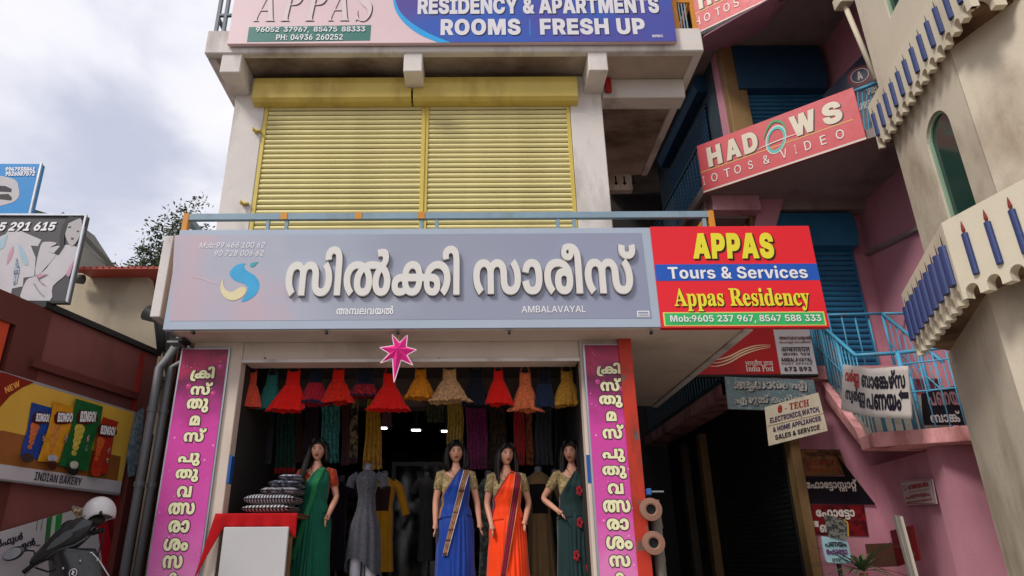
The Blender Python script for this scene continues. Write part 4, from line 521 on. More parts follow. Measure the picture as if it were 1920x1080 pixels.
_gc = {}
def area(p): return sum(p[i][0] * p[(i + 1) % len(p)][1] - p[(i + 1) % len(p)][0] * p[i][1] for i in range(len(p))) / 2
def inside(q, p):
    c = False; n = len(p)
    for i in range(n):
        a, b = p[i], p[i - 1]
        if (a[1] > q[1]) != (b[1] > q[1]) and q[0] < (b[0] - a[0]) * (q[1] - a[1]) / (b[1] - a[1]) + a[0]: c = not c
    return c
def glyph(style, key, off=0., seg=3):
    k = (style, key, off, seg)
    if k in _gc: return _gc[k]
    g = GLYPHS[style][key]
    cons = []
    for enc in g[1:]:
        c = enc[:2]
        for i in range(2, len(enc), 2): c += [c[-2] + enc[i], c[-1] + enc[i + 1]]
        P = [(c[i] // 2 / 250, c[i + 1] / 250, c[i] & 1) for i in range(0, len(c), 2)]
        if len(P) < 3: continue
        n = len(P); full = []
        for i in range(n):
            a, b = P[i], P[(i + 1) % n]
            full.append(a)
            if not a[2] and not b[2]: full.append(((a[0] + b[0]) / 2, (a[1] + b[1]) / 2, 1))
        while not full[0][2]: full = full[1:] + full[:1]
        o = []; n = len(full); i = 0
        while i < n:
            a = full[i]; b = full[(i + 1) % n]
            o.append((a[0], a[1]))
            if not b[2]:
                c_ = full[(i + 2) % n]
                for q in range(1, seg):
                    t = q / seg
                    o.append(((1 - t) ** 2 * a[0] + 2 * t * (1 - t) * b[0] + t * t * c_[0], (1 - t) ** 2 * a[1] + 2 * t * (1 - t) * b[1] + t * t * c_[1]))
                i += 2
            else: i += 1
        q = [o[0]]
        for p in o[1:]:
            if abs(p[0] - q[-1][0]) + abs(p[1] - q[-1][1]) > .0015: q.append(p)
        if abs(q[0][0] - q[-1][0]) + abs(q[0][1] - q[-1][1]) < .0015: q.pop()
        if len(q) > 2: cons.append(q)
    if off:
        new = []
        for c in cons:
            n = len(c); r = []
            for i in range(n):
                a, b, d = Vector(c[i - 1]), Vector(c[i]), Vector(c[(i + 1) % n])
                e1 = (b - a).normalized(); e2 = (d - b).normalized()
                n1 = Vector((-e1.y, e1.x)); n2 = Vector((-e2.y, e2.x))
                m = n1 + n2
                if m.length < .3: m = n1
                m.normalize(); kf = min(1.5, 1 / max(.4, m.dot(n1)))
                r.append(tuple(b + m * off * kf))
            new.append(r)
        cons = new
    vs_ = []; ed = []
    for c in cons:
        b = len(vs_); vs_ += [Vector(p) for p in c]
        ed += [(b + i, b + (i + 1) % len(c)) for i in range(len(c))]
    if not vs_:
        _gc[k] = (g[0] / 250, []); return _gc[k]
    r = delaunay_2d_cdt(vs_, ed, [], 0, 1e-5)
    V_, F_ = r[0], r[2]
    keep = []
    for f in F_:
        qx = sum(V_[i].x for i in f) / len(f); qy = sum(V_[i].y for i in f) / len(f); wn = 0
        for c in cons:
            px, py = c[-1]
            for x, y in c:
                if (py <= qy) != (y <= qy):
                    t = (x - px) * (qy - py) - (qx - px) * (y - py)
                    if y > py:
                        if t > 0: wn += 1
                    elif t < 0: wn -= 1
                px, py = x, y
        if wn: keep.append(tuple(f))
    cnt = {}
    for f in keep:
        for i in range(len(f)):
            a, b = f[i], f[(i + 1) % len(f)]
            if (b, a) in cnt: del cnt[(b, a)]
            else: cnt[(a, b)] = 1
    _gc[k] = (g[0] / 250, [([(p.x, p.y) for p in V_], keep, list(cnt))])
    return _gc[k]
def layout(style, keys, off=0., track=0., slant=0., space=.28, seg=3):
    x = 0; r = []
    for kk in keys:
        if kk == -1: x += space; continue
        adv, groups = glyph(style, kk, off, seg)
        for fl, tri, ln in groups: r.append(([(p[0] + x + slant * p[1], p[1]) for p in fl], tri, ln))
        x += adv + track
    return r
def text_mb(lay, fn, depth=0., stag=.0004):
    """fn(x, y, d) -> world point."""
    mb = MB()
    for gi, (fl, tri, ln) in enumerate(lay):
        d0 = stag * (gi % 3)
        top = [fn(p[0], p[1], depth + d0) for p in fl]
        if depth:
            n = len(fl); bot = [fn(p[0], p[1], 0) for p in fl]
            fs = list(tri) + [(b, a, a + n, b + n) for a, b in ln]
            mb.add(top + bot, fs)
        else: mb.add(top, tri)
    return mb

class Panel:
    """A plane in the scene: origin, unit right and unit up vectors; the normal faces the street."""
    def __init__(s, o, u, v, parent=None):
        s.o = Vector(o); s.u = Vector(u).normalized(); s.v = Vector(v).normalized(); s.n = s.u.cross(s.v).normalized(); s.parent = parent
    def uv(s, px, py):
        p = atP(px, py, s.o, s.n) - s.o; return (p.dot(s.u), p.dot(s.v))
    def pt(s, u, v, d=0.): return s.o + s.u * u + s.v * v + s.n * d
    def P(s, px, py, d=0.):
        u, v = s.uv(px, py); return s.pt(u, v, d)
    def shape(s, pts, mat, lay=1, name='print', th=.0015, smooth=False, parent=None, uvs=False, n=5):
        q = pts if uvs else [s.uv(*p) for p in pts]
        if smooth: q = [tuple(p) for p in cmr(q, True, n)]
        d = .0022 * lay
        poly = [s.pt(a, b, d - th) for a, b in q]
        return MB().prism(poly, s.n * th).build(name, mat, parent or s.parent)
    def board(s, pts, mat, th=.04, name='panel', bevel=.004, parent=None):
        poly = [s.P(*p) for p in pts]
        return MB().prism(poly, -s.n * th).build(name, mat, parent or s.parent, bevel=bevel)
    def line(s, pts, wd, mat, lay=1, name='print', smooth=False, parent=None, taper=False):
        q = [s.uv(*p) for p in pts]
        if smooth: q = [tuple(p) for p in cmr(q, False, 6)]
        L = []; Rr = []
        k = len(q)
        for i in range(k):
            a = Vector(q[max(i - 1, 0)]); b = Vector(q[min(i + 1, k - 1)]); d = (b - a).normalized(); n_ = Vector((-d.y, d.x))
            w_ = wd / 2 * (math.sin(math.pi * (.04 + .92 * i / (k - 1))) if taper else 1)
            L.append(Vector(q[i]) + n_ * w_); Rr.append(Vector(q[i]) - n_ * w_)
        pts_ = [s.pt(p.x, p.y, .0022 * lay) for p in L] + [s.pt(p.x, p.y, .0022 * lay) for p in Rr[::-1]]
        n2 = len(L); fs = [(i, i + 1, 2 * n2 - 2 - i, 2 * n2 - 1 - i) for i in range(n2 - 1)]
        return MB().add(pts_, fs).build(name, mat, parent or s.parent)
    def disc(s, px, py, ru, rv, mat, lay=1, name='print', parent=None, n=24):
        u, v = s.uv(px, py)
        return s.shape([(u + ru * math.cos(2 * math.pi * i / n), v + rv * math.sin(2 * math.pi * i / n)) for i in range(n)], mat, lay, name, parent=parent, uvs=True)
    def ring(s, px, py, r, wd, mat, lay=1, name='print', parent=None, n=28, ell=1, rot=0):
        u, v = s.uv(px, py); vs_ = []; fs = []
        for i in range(n):
            a = 2 * math.pi * i / n
            for q in (r - wd / 2, r + wd / 2):
                x, y = q * math.cos(a) * ell, q * math.sin(a)
                vs_.append(s.pt(u + x * math.cos(rot) - y * math.sin(rot), v + x * math.sin(rot) + y * math.cos(rot), .0022 * lay))
            j = (i + 1) % n
            fs.append((2 * i, 2 * i + 1, 2 * j + 1, 2 * j))
        return MB().add(vs_, fs).build(name, mat, parent or s.parent)
    def text(s, style, keys, box, mat, lay=2, off=0., track=0., slant=0., depth=0., name='lettering', outline=None, parent=None,
             space=.28, shadow=None, seg=3, uvbox=None):
        """box = (px0, px1, py_top, py_bottom) of the ink."""
        if isinstance(keys, str): keys = WORDS[keys] if style in 'md' else [-1 if c == ' ' else ord(c) for c in keys]
        base = layout(style, keys, 0, track, slant, space, seg)
        xs = [p[0] for g in base for p in g[0]]; ys = [p[1] for g in base for p in g[0]]
        x0, x1, y0, y1 = min(xs), max(xs), min(ys), max(ys)
        if uvbox: u0, u1, v1, v0 = uvbox
        else:
            pm, qm = (box[0] + box[1]) / 2, (box[2] + box[3]) / 2
            u0 = s.uv(box[0], qm)[0]; u1 = s.uv(box[1], qm)[0]; v0 = s.uv(pm, box[3])[1]; v1 = s.uv(pm, box[2])[1]
        ku, kv = (u1 - u0) / (x1 - x0), (v1 - v0) / (y1 - y0)
        def mk(of, m, L, dp, dx=0, dy=0, nm=name):
            lay_ = layout(style, keys, of, track, slant, space, seg) if of else base
            fn = lambda x, y, d: s.pt(u0 + (x - x0) * ku + dx, v0 + (y - y0) * kv + dy, .0022 * L + d)
            return text_mb(lay_, fn, dp).build(nm, m, parent or s.parent)
        if shadow: mk(off + shadow[3], shadow[0], lay, 0, shadow[1], shadow[2], 'lettering_shadow')
        if outline: mk(off + outline[1], outline[0], lay + 1, 0, 0, 0, 'lettering_outline')
        return mk(off, mat, lay + 2, depth)

# ================================================================ shared materials
m_white = M('limewashed_plaster', 'd3ccc8', .85, .09, 1.2, .35, 35, stain='6b5a50', samt=.75, sscale=1.3, stretch=(1.4, 1.4, .5), sthr=.5)
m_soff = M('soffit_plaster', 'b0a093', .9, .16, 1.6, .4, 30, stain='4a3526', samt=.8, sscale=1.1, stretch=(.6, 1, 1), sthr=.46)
m_cream_in = M('canopy_plaster', 'cdbdb0', .8, .07, 1.5, .2, 40, stain='8a7465', samt=.5, sscale=1.2, sthr=.52)
m_yel = M('yellow_shutter_paint', 'dccf94', .45, .06, 3, .1, 80, stain='8a7038', samt=.3, sscale=2.2, stretch=(.6, .6, 2), sthr=.56)
m_yel2 = M('yellow_housing_paint', 'cdb45c', .5, .07, 2, .15, 60, stain='6a5018', samt=.6, sscale=2.2, sthr=.5)
m_yelf = M('yellow_guide_paint', 'c9b254', .5, .08, 4)
m_rail = M('blue_grey_rail_paint', '7f97a6', .45, .08, 4, .05, 90, stain='6b5f4a', samt=.5, sscale=4)
m_orange = M('orange_primer', 'c98524', .5, .1, 5, .05, 80)
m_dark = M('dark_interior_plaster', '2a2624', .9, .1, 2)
m_black = M('black_paint', '141313', .6, .1, 3)
m_steel = M('grey_steel', '83868a', .45, .08, 5, .05, 60, metal=.5)
m_asph = M('asphalt', '413f3d', .95, .12, .8, .4, 90)
m_conc = M('concrete', '8d8880', .9, .12, 1.4, .4, 50, stain='4c453d', samt=.6)
m_alu = M('aluminium', 'a9adb3', .35, .05, 4, metal=.8)
m_tile = M('floor_tile', '6e6459', .3, .08, 2)
m_wood = M('wood', '7a5a3a', .6, .2, 6, .2, 40)

# ================================================================ ground
def sheet(name, x0, x1, y0, y1, z, m):
    return struct(MB().add([(x0, y0, z), (x1, y0, z), (x1, y1, z), (x0, y1, z)], [(0, 1, 2, 3)]).build(name, m))
sheet('ground', -300, 300, -300, 300, -.012, M('earth', '6e6353', .95, .2, .3, .3, 20))
sheet('road', -300, 300, -7.0, 2.2, 0, m_asph)
k_ = MB().box(-60, 60, 2.2, 2.35, 0, .13); struct(k_.build('kerb', m_conc, bevel=.012))
struct(MB().box(-60, 60, 2.35, 14, -.01, .12).build('pavement', M('pavement_concrete', 'a39c92', .9, .12, 1.2, .4, 40, stain='57504a', samt=.5)))

# ================================================================ white shop building
YS, YW, YP = 6.2, 6.63, 6.55            # sign plane, upper wall plane, banner plane
shop = thing('shop_building', 'white plastered two storey shop building with yellow roller shutters above the saree shop', 'building', (-.7, 7, 0))
FLR = .80
# floor plinth and steps
MB().box(-2.75, 1.42, 6.5, 12.2, .12, FLR).build('floor_slab', m_tile, shop, bevel=.01)
for i in range(3):
    MB().box(-2.3, 1.0, 6.5 - .28 * (3 - i), 6.5 - .001 - .28 * (2 - i), .12, .12 + .17 * (i + 1)).build('step', m_conc, shop, bevel=.01)
# pillars of the ground floor
for (px0, px1) in ((341, 437), (1096, 1178)):
    a = atY(px0, 800, YP + .03); b = atY(px1, 800, YP + .03)
    MB().box(a.x, b.x, YP + .035, YP + .18, .12, 3.33).build('pillar', m_cream_in, shop, bevel=.006)
pl = atY(341, 800, YP + .03).x; pr = atY(1178, 800, YP + .03).x
ZC = atY(900, 617, YS).z                 # canopy soffit
# header beam above the opening
zh = atY(760, 675, YP + .05).z
il = atY(437, 800, YP + .03).x; ir = atY(1096, 800, YP + .03).x
MB().box(il + .002, ir - .002, YP + .05, YP + .35, zh, ZC).build('beam', m_cream_in, shop, bevel=.005)
MB().box(il + .002, ir - .002, YP + .035, YP + .048, zh - .022, zh + .012).build('lintel_trim', m_white, shop, bevel=.003)
# interior shell
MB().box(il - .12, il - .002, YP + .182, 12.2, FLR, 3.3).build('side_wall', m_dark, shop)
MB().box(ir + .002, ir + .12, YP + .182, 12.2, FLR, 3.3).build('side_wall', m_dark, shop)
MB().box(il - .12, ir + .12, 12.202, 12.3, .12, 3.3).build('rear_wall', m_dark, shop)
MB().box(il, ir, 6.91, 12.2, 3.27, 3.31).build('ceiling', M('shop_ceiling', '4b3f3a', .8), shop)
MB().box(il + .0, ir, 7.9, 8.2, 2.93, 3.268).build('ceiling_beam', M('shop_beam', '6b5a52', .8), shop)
# canopy slab: runs right to px 1388 and back along the corridor
cR = atZ(1388, 622, ZC).x; cL = atY(312, 617, YS).x
MB().box(cL + .05, cR, YS + .03, 9.9, ZC, ZC + .17).build('canopy_slab', m_cream_in, shop, bevel=.008)
MB().box(cR + .001, cR + .09, YS + .03, 9.9, ZC - .02, ZC + .26).build('canopy_edge', m_white, shop, bevel=.008)
# left end parapet of the canopy visible beside the sign
a = atY(322, 445, YS + .12); 
MB().box(a.x - .06, a.x + .04, YS + .08, 9.5, ZC + .17, a.z).build('parapet', m_white, shop, bevel=.006)
# upper storey wall and pillars
ZU = atY(900, 97, YS).z                  # upper slab soffit
zf = ZC + .17
def X(px, py, y): return atY(px, py, y).x
sL, sR = X(483, 300, YW + .04), X(1076, 300, YW + .04)
pL0, pL1 = X(424, 300, YW), X(483, 300, YW)
pR0, pR1 = X(1076, 300, YW), X(1138, 300, YW)
MB().box(pL0, pL1, YW, YW + .4, zf, ZU).build('pillar', m_white, shop, bevel=.008)
MB().box(pR0, pR1, YW, YW + .4, zf, ZU).build('pillar', m_white, shop, bevel=.008)
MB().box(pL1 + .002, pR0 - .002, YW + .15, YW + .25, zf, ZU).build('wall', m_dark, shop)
MB().box(pL0 + .002, pL0 + .15, YW + .402, 12.3, zf, ZU).build('side_wall', m_white, shop)
MB().box(pR1 - .15, pR1 - .002, YW + .402, 9.0, zf, ZU).build('side_wall', m_white, shop)
# mid post between the shutters
mx0, mx1 = X(791, 300, YW), X(800, 300, YW)
# roller shutters
def slat_mesh(wd, h):
    mb = MB(); n = 7
    prof = [(0, 0)] + [(-.017 * math.sin(math.pi * (i / n)) ** .8 - .001, h * .86 * i / n) for i in range(1, n)] + [(0, h * .86), (.012, h * .89), (.012, h)]
    for x in (0, wd): mb.v += [(x, p[0], p[1]) for p in prof]
    k = len(prof)
    mb.f = [(i, i + 1, k + i + 1, k + i) for i in range(k - 1)]; mb.m = [0] * (k - 1)
    mb.sm = True
    return mb
def roller(parent, x0, x1, y, zb, zt, h, mat, gm, rails=True, gw=.035):
    s = thing_part('roller_shutter', parent, (x0, y, zb))
    me = slat_mesh(x1 - x0 - 2 * gw, h).mesh('slat', mat)
    k = int((zt - zb) / h)
    rnd = random.Random(3)
    for i in range(k):
        o = bpy.data.objects.new('slat', me); COL.objects.link(o); o.parent = s
        o.location = (gw, rnd.uniform(-.0015, .0015), i * h + rnd.uniform(-.001, .001))
        o.rotation_euler = (0, rnd.uniform(-.0007, .0007), 0)
    if rails:
        for x in (0, x1 - x0 - gw):
            MB().box(x, x + gw - .002, -.028, .02, 0, zt - zb).build('guide_rail', gm, s, world=False, bevel=.003)
    return s
def thing_part(name, parent, loc, rz=0):
    o = bpy.data.objects.new(name, None); o.empty_display_size = .1
    COL.objects.link(o)
    if parent:
        o.parent = parent; o.matrix_parent_inverse = world_of(parent).inverted()
    o.location = loc; o.rotation_euler = (0, 0, rz)
    return o
zt = atY(760, 183, YW).z
roller(shop, pL1 + .004, mx0 + .03, YW + .03, zf + .01, zt + .1, .066, m_yel, m_yelf, gw=.045)
roller(shop, mx1 - .03, pR0 - .004, YW + .03, zf + .01, zt + .1, .066, m_yel, m_yelf, gw=.045)
MB().box(mx0 + .031, mx1 - .031, YW - .012, YW + .05, zf, zt + .03).build('guide_post', m_yelf, shop, bevel=.003)
# shutter housings (folded sheet boxes)
hz0, hz1 = atY(760, 186, 6.5).z, atY(760, 141, 6.5).z
for (a, b) in ((475, 771), (775, 1083)):
    x0, x1 = X(a, 160, 6.5), X(b, 160, 6.5)
    h = hz1 - hz0
    prof = [(6.535, hz1), (6.50, hz1 - .33 * h), (6.505, hz0 + .12 * h), (6.54, hz0), (6.64, hz0 - .01), (6.64, hz1)]
    MB().prism([(x0, p, q) for p, q in prof], (x1 - x0, 0, 0)).build('shutter_housing', m_yel2, shop, bevel=.004)
# hinge brackets at the left guide
for (px, py) in ((486, 246), (463, 382)):
    p = atY(px, py, YW - .02)
    b = MB(); b.box(p.x - .06, p.x + .02, YW - .05, YW - .002, p.z - .012, p.z + .012); b.box(p.x - .06, p.x - .045, YW - .09, YW - .05, p.z - .03, p.z + .012)
    b.build('bracket', m_yelf, shop, bevel=.002)
# upper slab with fascia
uL, uR = X(386, 80, YS), X(1318, 80, YS)
zft = atY(1300, 52, YS).z
yb = (ZU - 1.3) / ((atY(1202, 330, 1).z - 1.3))
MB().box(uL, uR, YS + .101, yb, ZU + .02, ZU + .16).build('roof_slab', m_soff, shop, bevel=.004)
MB().box(uL, uR, YS, YS + .1, ZU, zft).build('fascia', m_white, shop, bevel=.012)
MB().box(uR - .1, uR, YS + .102, yb, ZU, zft).build('fascia', m_white, shop, bevel=.012)
MB().box(uL, uL + .1, YS + .102, 9, ZU, zft).build('fascia', m_white, shop, bevel=.012)
zb = atY(900, 133, YS + .02).z
for (a, b) in ((415, 453), (757, 792), (1103, 1139)):
    x0, x1 = X(a, 110, YS + .02), X(b, 110, YS + .02)
    MB().box(x0, x1, YS + .02, YW + .02, zb, ZU + .019).build('beam', m_white, shop, bevel=.01)
# cross beam to the right and the vent wall behind
x1 = X(1284, 170, 6.71)
MB().box(X(1128, 170, 6.71), x1, 6.71, 6.95, zb, ZU + .018).build('beam', m_white, shop, bevel=.01)
MB().box(pR1 + .0, x1 - .15, yb - .02, yb + .1, atY(1180, 357, yb).z, ZU + .1).build('vent_panel', m_white, shop, bevel=.006)
for px in (1155, 1171, 1188):
    p = atY(px, 339, yb - .03)
    MB().prism([(p.x - .012, yb - .024, p.z + .09), (p.x - .012, yb - .024, p.z - .02), (p.x - .035, yb - .024, p.z - .03), (p.x, yb - .024, p.z - .075), (p.x + .035, yb - .024, p.z - .03), (p.x + .012, yb - .024, p.z - .02), (p.x + .012, yb - .024, p.z + .09)], (0, .002, 0)).build('vent_slot', m_black, shop)
p = atY(1142, 150, 6.6)
MB().box(p.x - .04, p.x + .04, 6.655, 6.70, p.z - .12, p.z + .09).build('red_box', M('red_plastic', 'a81c1c', .5), shop, bevel=.01)
# top floor wall far above, set back from the slab edge
MB().box(X(470, 60, 7), X(1180, 60, 7), 7.6, 12.3, ZU + .16, ZU + 3.2).build('upper_wall', m_white, shop)
# pipe conduit and bulb on the header
for (px, py) in ((497, 671), (823, 672)):
    p = atY(px, py, YP + .04); MB().ball(p, .008, 8, 6).build('hook', m_black, shop)

# ---------------------------------------------------------------- railings
def railing(label, posts, rail_fn): pass
rl = thing('balcony_railing', 'pale blue square tube railing with orange primed corners above the saree shop sign', 'railing', (0, 6.32, zf))
zr0, zr1 = atY(760, 411, 6.3).z, atY(760, 399, 6.3).z
rx0, rx1 = X(350, 405, 6.3), X(1330, 402, 6.3)
MB().box(rx0, rx1, 6.29, 6.34, zr0, zr1).build('top_rail', m_rail, rl, bevel=.004)
for px in (502, 537, 790, 819, 1046, 1077):
    x = X(px, 418, 6.3); MB().box(x - .018, x + .018, 6.3, 6.335, zf, zr0 - .001).build('post', m_rail, rl, bevel=.003)
for px in (350, 1333):
    x = X(px, 405, 6.3)
    MB().box(x - .03, x + .03, 6.285, 6.345, zf, zr1 + .003).build('post', m_orange, rl, bevel=.004)
    MB().box(x - .03, x + .03, 6.347, 8.6, zr0, zr1).build('side_rail', m_orange if px > 900 else m_rail, rl, bevel=.004)
for px in (532, 672, 790):
    x = X(px, 404, 6.28); MB().box(x - .035, x + .035, 6.284, 6.288, zr0, zr1 + .002).build('primer_patch', m_orange, rl)
x = X(1322, 420, 6.3); MB().box(x - .02, x + .02, 6.3, 6.335, zf, zr0 - .001).build('post', m_rail, rl, bevel=.003)
rr = thing('roof_railing', 'dark blue grey square tube railing at the upper left roof corner', 'railing', (uL, YS, zft))
mdr = M('slate_rail_paint', '5d6a75', .5, .1, 5)
for px in (410, 424):
    x = X(px, 30, 6.3); MB().box(x - .02, x + .02, 6.28, 6.32, zft, zft + 1.0).build('post', mdr, rr, bevel=.003)
for i in range(7):
    MB().box(X(410, 30, 6.3) - .01, X(410, 30, 6.3) + .01, 6.5 + i * .18, 6.52 + i * .18, zft, zft + .95).build('baluster', mdr, rr)
x = X(410, 30, 6.3)
MB().box(x - .02, x + .02, 6.322, 8, zft + .26, zft + .29).build('rail', mdr, rr); MB().box(x - .02, x + 1.2, 6.281, 6.319, zft + .3, zft + .33).build('rail', mdr, rr)
MB().box(x - .02, x + .02, 6.322, 8, zft + .95, zft + .99).build('rail', mdr, rr)
r2 = thing('roof_railing', 'orange square tube railing with thin bars at the upper right roof corner', 'railing', (uR, YS, zft))
for px in (1266, 1298):
    x = X(px, 20, 6.28); MB().box(x - .022, x + .022, 6.26, 6.3, zft, zft + 1).build('post', m_orange, r2, bevel=.003)
xa, xb = X(1266, 20, 6.28), X(1298, 20, 6.28)
za = atY(1280, 4, 6.28).z
MB().box(xa + .023, xb - .023, 6.262, 6.298, za - .02, za + .02).build('rail', m_orange, r2, bevel=.003)
for i in range(3):
    MB().box(xa + .04 + i * .035, xa + .052 + i * .035, 6.27, 6.282, zft, za - .021).build('baluster', m_rail, r2)
MB().box(xb - .022, xb + .022, 6.301, 8.5, za + .02, za + .06).build('side_rail', m_orange, r2)

# ================================================================ signs of the shop building
FR = dict(u=(1, 0, 0), v=(0, 0, 1))
sg = thing('shop_sign', 'long grey fascia sign with raised white Malayalam letters and blue yellow swoosh logo', 'sign', (-.6, YS, ZC))
S = Panel(atY(305, 617, YS), parent=sg, **FR)
W_, H_ = S.uv(1240, 613)[0], S.uv(760, 429)[1]
zb_ = S.uv(760, 616)[1]
th = .07
m_frame = M('sign_frame', 'a3afc0', .4, .04, 2)
MB().box(S.o.x, S.o.x + W_, YS, YS + th, S.o.z + zb_, S.o.z + H_).build('sign_box', m_frame, sg, bevel=.004)
fm = M('sign_face', '9a9fb0', .38, .04, .8)
t = fm.node_tree; b_ = t.nodes['Principled BSDF']
g = t.nodes.new('ShaderNodeTexCoord'); sp = t.nodes.new('ShaderNodeSeparateXYZ'); t.links.new(g.outputs['Object'], sp.inputs[0])
nz = t.nodes.new('ShaderNodeTexNoise'); nz.inputs['Scale'].default_value = 1.3; nz.inputs['Detail'].default_value = 2; t.links.new(g.outputs['Object'], nz.inputs[0])
ad = t.nodes.new('ShaderNodeMath'); ad.operation = 'MULTIPLY_ADD'; t.links.new(nz.outputs[0], ad.inputs[0]); ad.inputs[1].default_value = 2.6; t.links.new(sp.outputs[0], ad.inputs[2])
rp = t.nodes.new('ShaderNodeValToRGB'); mr = t.nodes.new('ShaderNodeMapRange')
mr.inputs['From Min'].default_value = S.o.x + .2; mr.inputs['From Max'].default_value = S.o.x + 6.2; t.links.new(ad.outputs[0], mr.inputs[0]); t.links.new(mr.outputs[0], rp.inputs[0])
el_ = rp.color_ramp.elements
def rc(h): return (*lin(h), 1)
el_[0].position = 0; el_[0].color = rc('a9a9bb'); el_[1].position = 1; el_[1].color = rc('8b90a8')
for pz, h in ((.13, 'b1a9b6'), (.24, 'bba7b2'), (.33, 'a9abba'), (.45, '9fa5b5'), (.6, '9296a8')):
    q = el_.new(pz); q.color = rc(h)
t.links.new(rp.outputs[0], b_.inputs['Base Color'])
S.shape([(328, 441), (1203, 437), (1222, 597), (318, 602)], fm, 1, 'sign_face')
m_let = M('cream_acrylic', 'd8d4cf', .35, .02, 3); m_lsh = PR('letter_rim', '3b2b2c')
kw = dict(lay=1, off=.012, depth=.035, seg=5, outline=(m_lsh, .012), space=.2)
def shadowed(panel, style, word, box, **k):
    panel.text(style, word, box, m_lsh if 'rim' not in k else k.pop('rim'), **k)
S.text('m', 'silkki', (540, 861, 466, 556), m_let, name='raised_lettering', **kw)
S.text('m', 'sarees', (888, 1192, 461, 553), m_let, name='raised_lettering', **kw)
m_pw = PR('white', 'e4e2e6'); m_pk = PR('black', '121114')
S.text('m', 'ambala', (631, 738, 574, 590), m_pw, lay=1)
S.text('r', 'AMBALAVAYAL', (978, 1098, 574, 586), m_pw, lay=1, off=.008)
S.text('r', 'Mob:99 466 100 62', (375, 497, 455, 465), m_pw, lay=1, slant=.2, off=.006)
S.text('r', '90 728 006 62', (403, 495, 470, 480), m_pw, lay=1, slant=.2, off=.006)
S.shape([(1194, 583), (1217, 583), (1218, 594), (1195, 594)], m_pw, 2); S.shape([(1196, 585), (1215, 585), (1215, 588), (1196, 588)], PR('g1', '8b90a8'), 3)
S.shape([(1197, 590), (1216, 590), (1216, 592), (1197, 592)], PR('g1', '8b90a8'), 3)
cb = PR('logo_blue', '3d9fcf', var=.12, scale=6); cy = PR('logo_yellow', 'd9cda4', var=.06)
Q = lambda pts: [(360 + x / 6.354, 430 + y / 6.354) for x, y in pts]
S.shape(Q([(640, 408), (560, 415), (490, 460), (448, 525), (470, 575), (530, 620), (610, 645), (655, 680), (660, 730), (635, 790), (590, 850), (605, 868), (680, 840), (760, 780), (800, 700), (795, 620), (750, 555), (680, 510), (630, 470), (622, 430)]), cb, 2, 'logo', smooth=True, n=3)
S.shape(Q([(375, 590), (345, 660), (345, 740), (390, 810), (470, 850), (550, 835), (620, 790), (650, 735), (630, 695), (580, 690), (530, 720), (470, 750), (410, 730), (378, 670)]), cy, 3, 'logo', smooth=True, n=3)
S.shape(Q([(790, 388), (720, 400), (692, 425), (705, 450), (745, 440), (770, 412)]), PR('teal', '3fa3ab'), 3, 'logo', smooth=True, n=3)
S.line(Q([(0, 575), (120, 590), (220, 625), (320, 670)]), .012, PR('pinkline', 'ccb4c0'), 2, smooth=True, taper=True)
for px in (362, 612, 746, 955, 1221):
    p = atY(px, 620, YS + .02); MB().box(p.x - .012, p.x + .012, YS + .0, YS + .05, p.z - .03, p.z - .004).build('clip', m_black, sg)

# red tours board
rd = thing('tours_sign', 'bright red board with yellow lettering, blue band and green phone strip beside the grey sign', 'sign', (2.6, YS, ZC))
T = Panel(atY(1240, 615, YS - .01), parent=rd, **FR)
w2, h2 = T.uv(1557, 616)[0], T.uv(1370, 424)[1]
xl = T.uv(1241, 613)[0]
MB().box(T.o.x + .003, T.o.x + w2, YS - .01, YS + .06, T.o.z, T.o.z + h2).build('sign_box', PR('red', 'e0202e'), rd, bevel=.003)
def band(P_, pyT, pyB, u0, u1, mat, lay=1):
    v0, v1 = P_.uv(1380, pyB)[1], P_.uv(1380, pyT)[1]
    return P_.shape([(u0, v0), (u1, v0), (u1, v1), (u0, v1)], mat, lay, 'band', uvs=True)
band(T, 495, 526, .004, w2 - .001, PR('blue', '1d55b4'))
band(T, 585, 611, .03, w2 - .03, PR('yellowish', 'd8d070')); band(T, 587, 609, .045, w2 - .045, PR('green', '35b263'), 2)
m_ye = PR('yellow', 'e3d635'); m_dk = PR('dark_rim', '2a1a10')
sh = (m_dk, .014, -.014, .004)
T.text('b', 'APPAS', (1298, 1449, 439, 484), m_ye, off=.03, slant=.12, lay=2, shadow=(m_dk, .016, -.012, .01), track=.05)
T.text('b', 'Tours & Services', (1252, 1513, 499, 523), m_pw, lay=2, off=-.004)
T.text('s', 'Appas Residency', (1264, 1517, 541, 583), m_ye, lay=2, off=.012, shadow=(m_dk, .010, -.008, .006))
T.text('b', 'Mob:9605 237 967, 8547 588 333', (1256, 1539, 591, 607), m_pw, lay=3, off=-.01, space=.32)

# big roof sign
ts = thing('roof_sign', 'wide pink and violet printed board along the roof edge reading ROOMS FRESH UP', 'sign', (-.2, YS - .06, zft))
YT = YS - .06
A = Panel(atY(425, 80, YT), parent=ts, **FR)
zB = atY(850, 80, YT).z; zT = zB + 1.35
xL, xR = X(426, 80, YT), X(1270, 80, YT)
MB().box(xL, xR, YT, YT + .05, zB, zT).build('sign_box', M('sign_pink', 'd9bec3', .42, .05, 1.0), ts, bevel=.003)
vio = M('sign_violet', '3d3f9c', .4, .05, .9, c2=None)
t = vio.node_tree; g = t.nodes.new('ShaderNodeTexCoord'); nz = t.nodes.new('ShaderNodeTexNoise'); nz.inputs['Scale'].default_value = 1.1; nz.inputs['Detail'].default_value = 1; t.links.new(g.outputs['Object'], nz.inputs[0])
rp = t.nodes.new('ShaderNodeValToRGB'); rp.color_ramp.elements[0].position = .35; rp.color_ramp.elements[0].color = rc('543c90'); rp.color_ramp.elements[1].position = .62; rp.color_ramp.elements[1].color = rc('2c55b0')
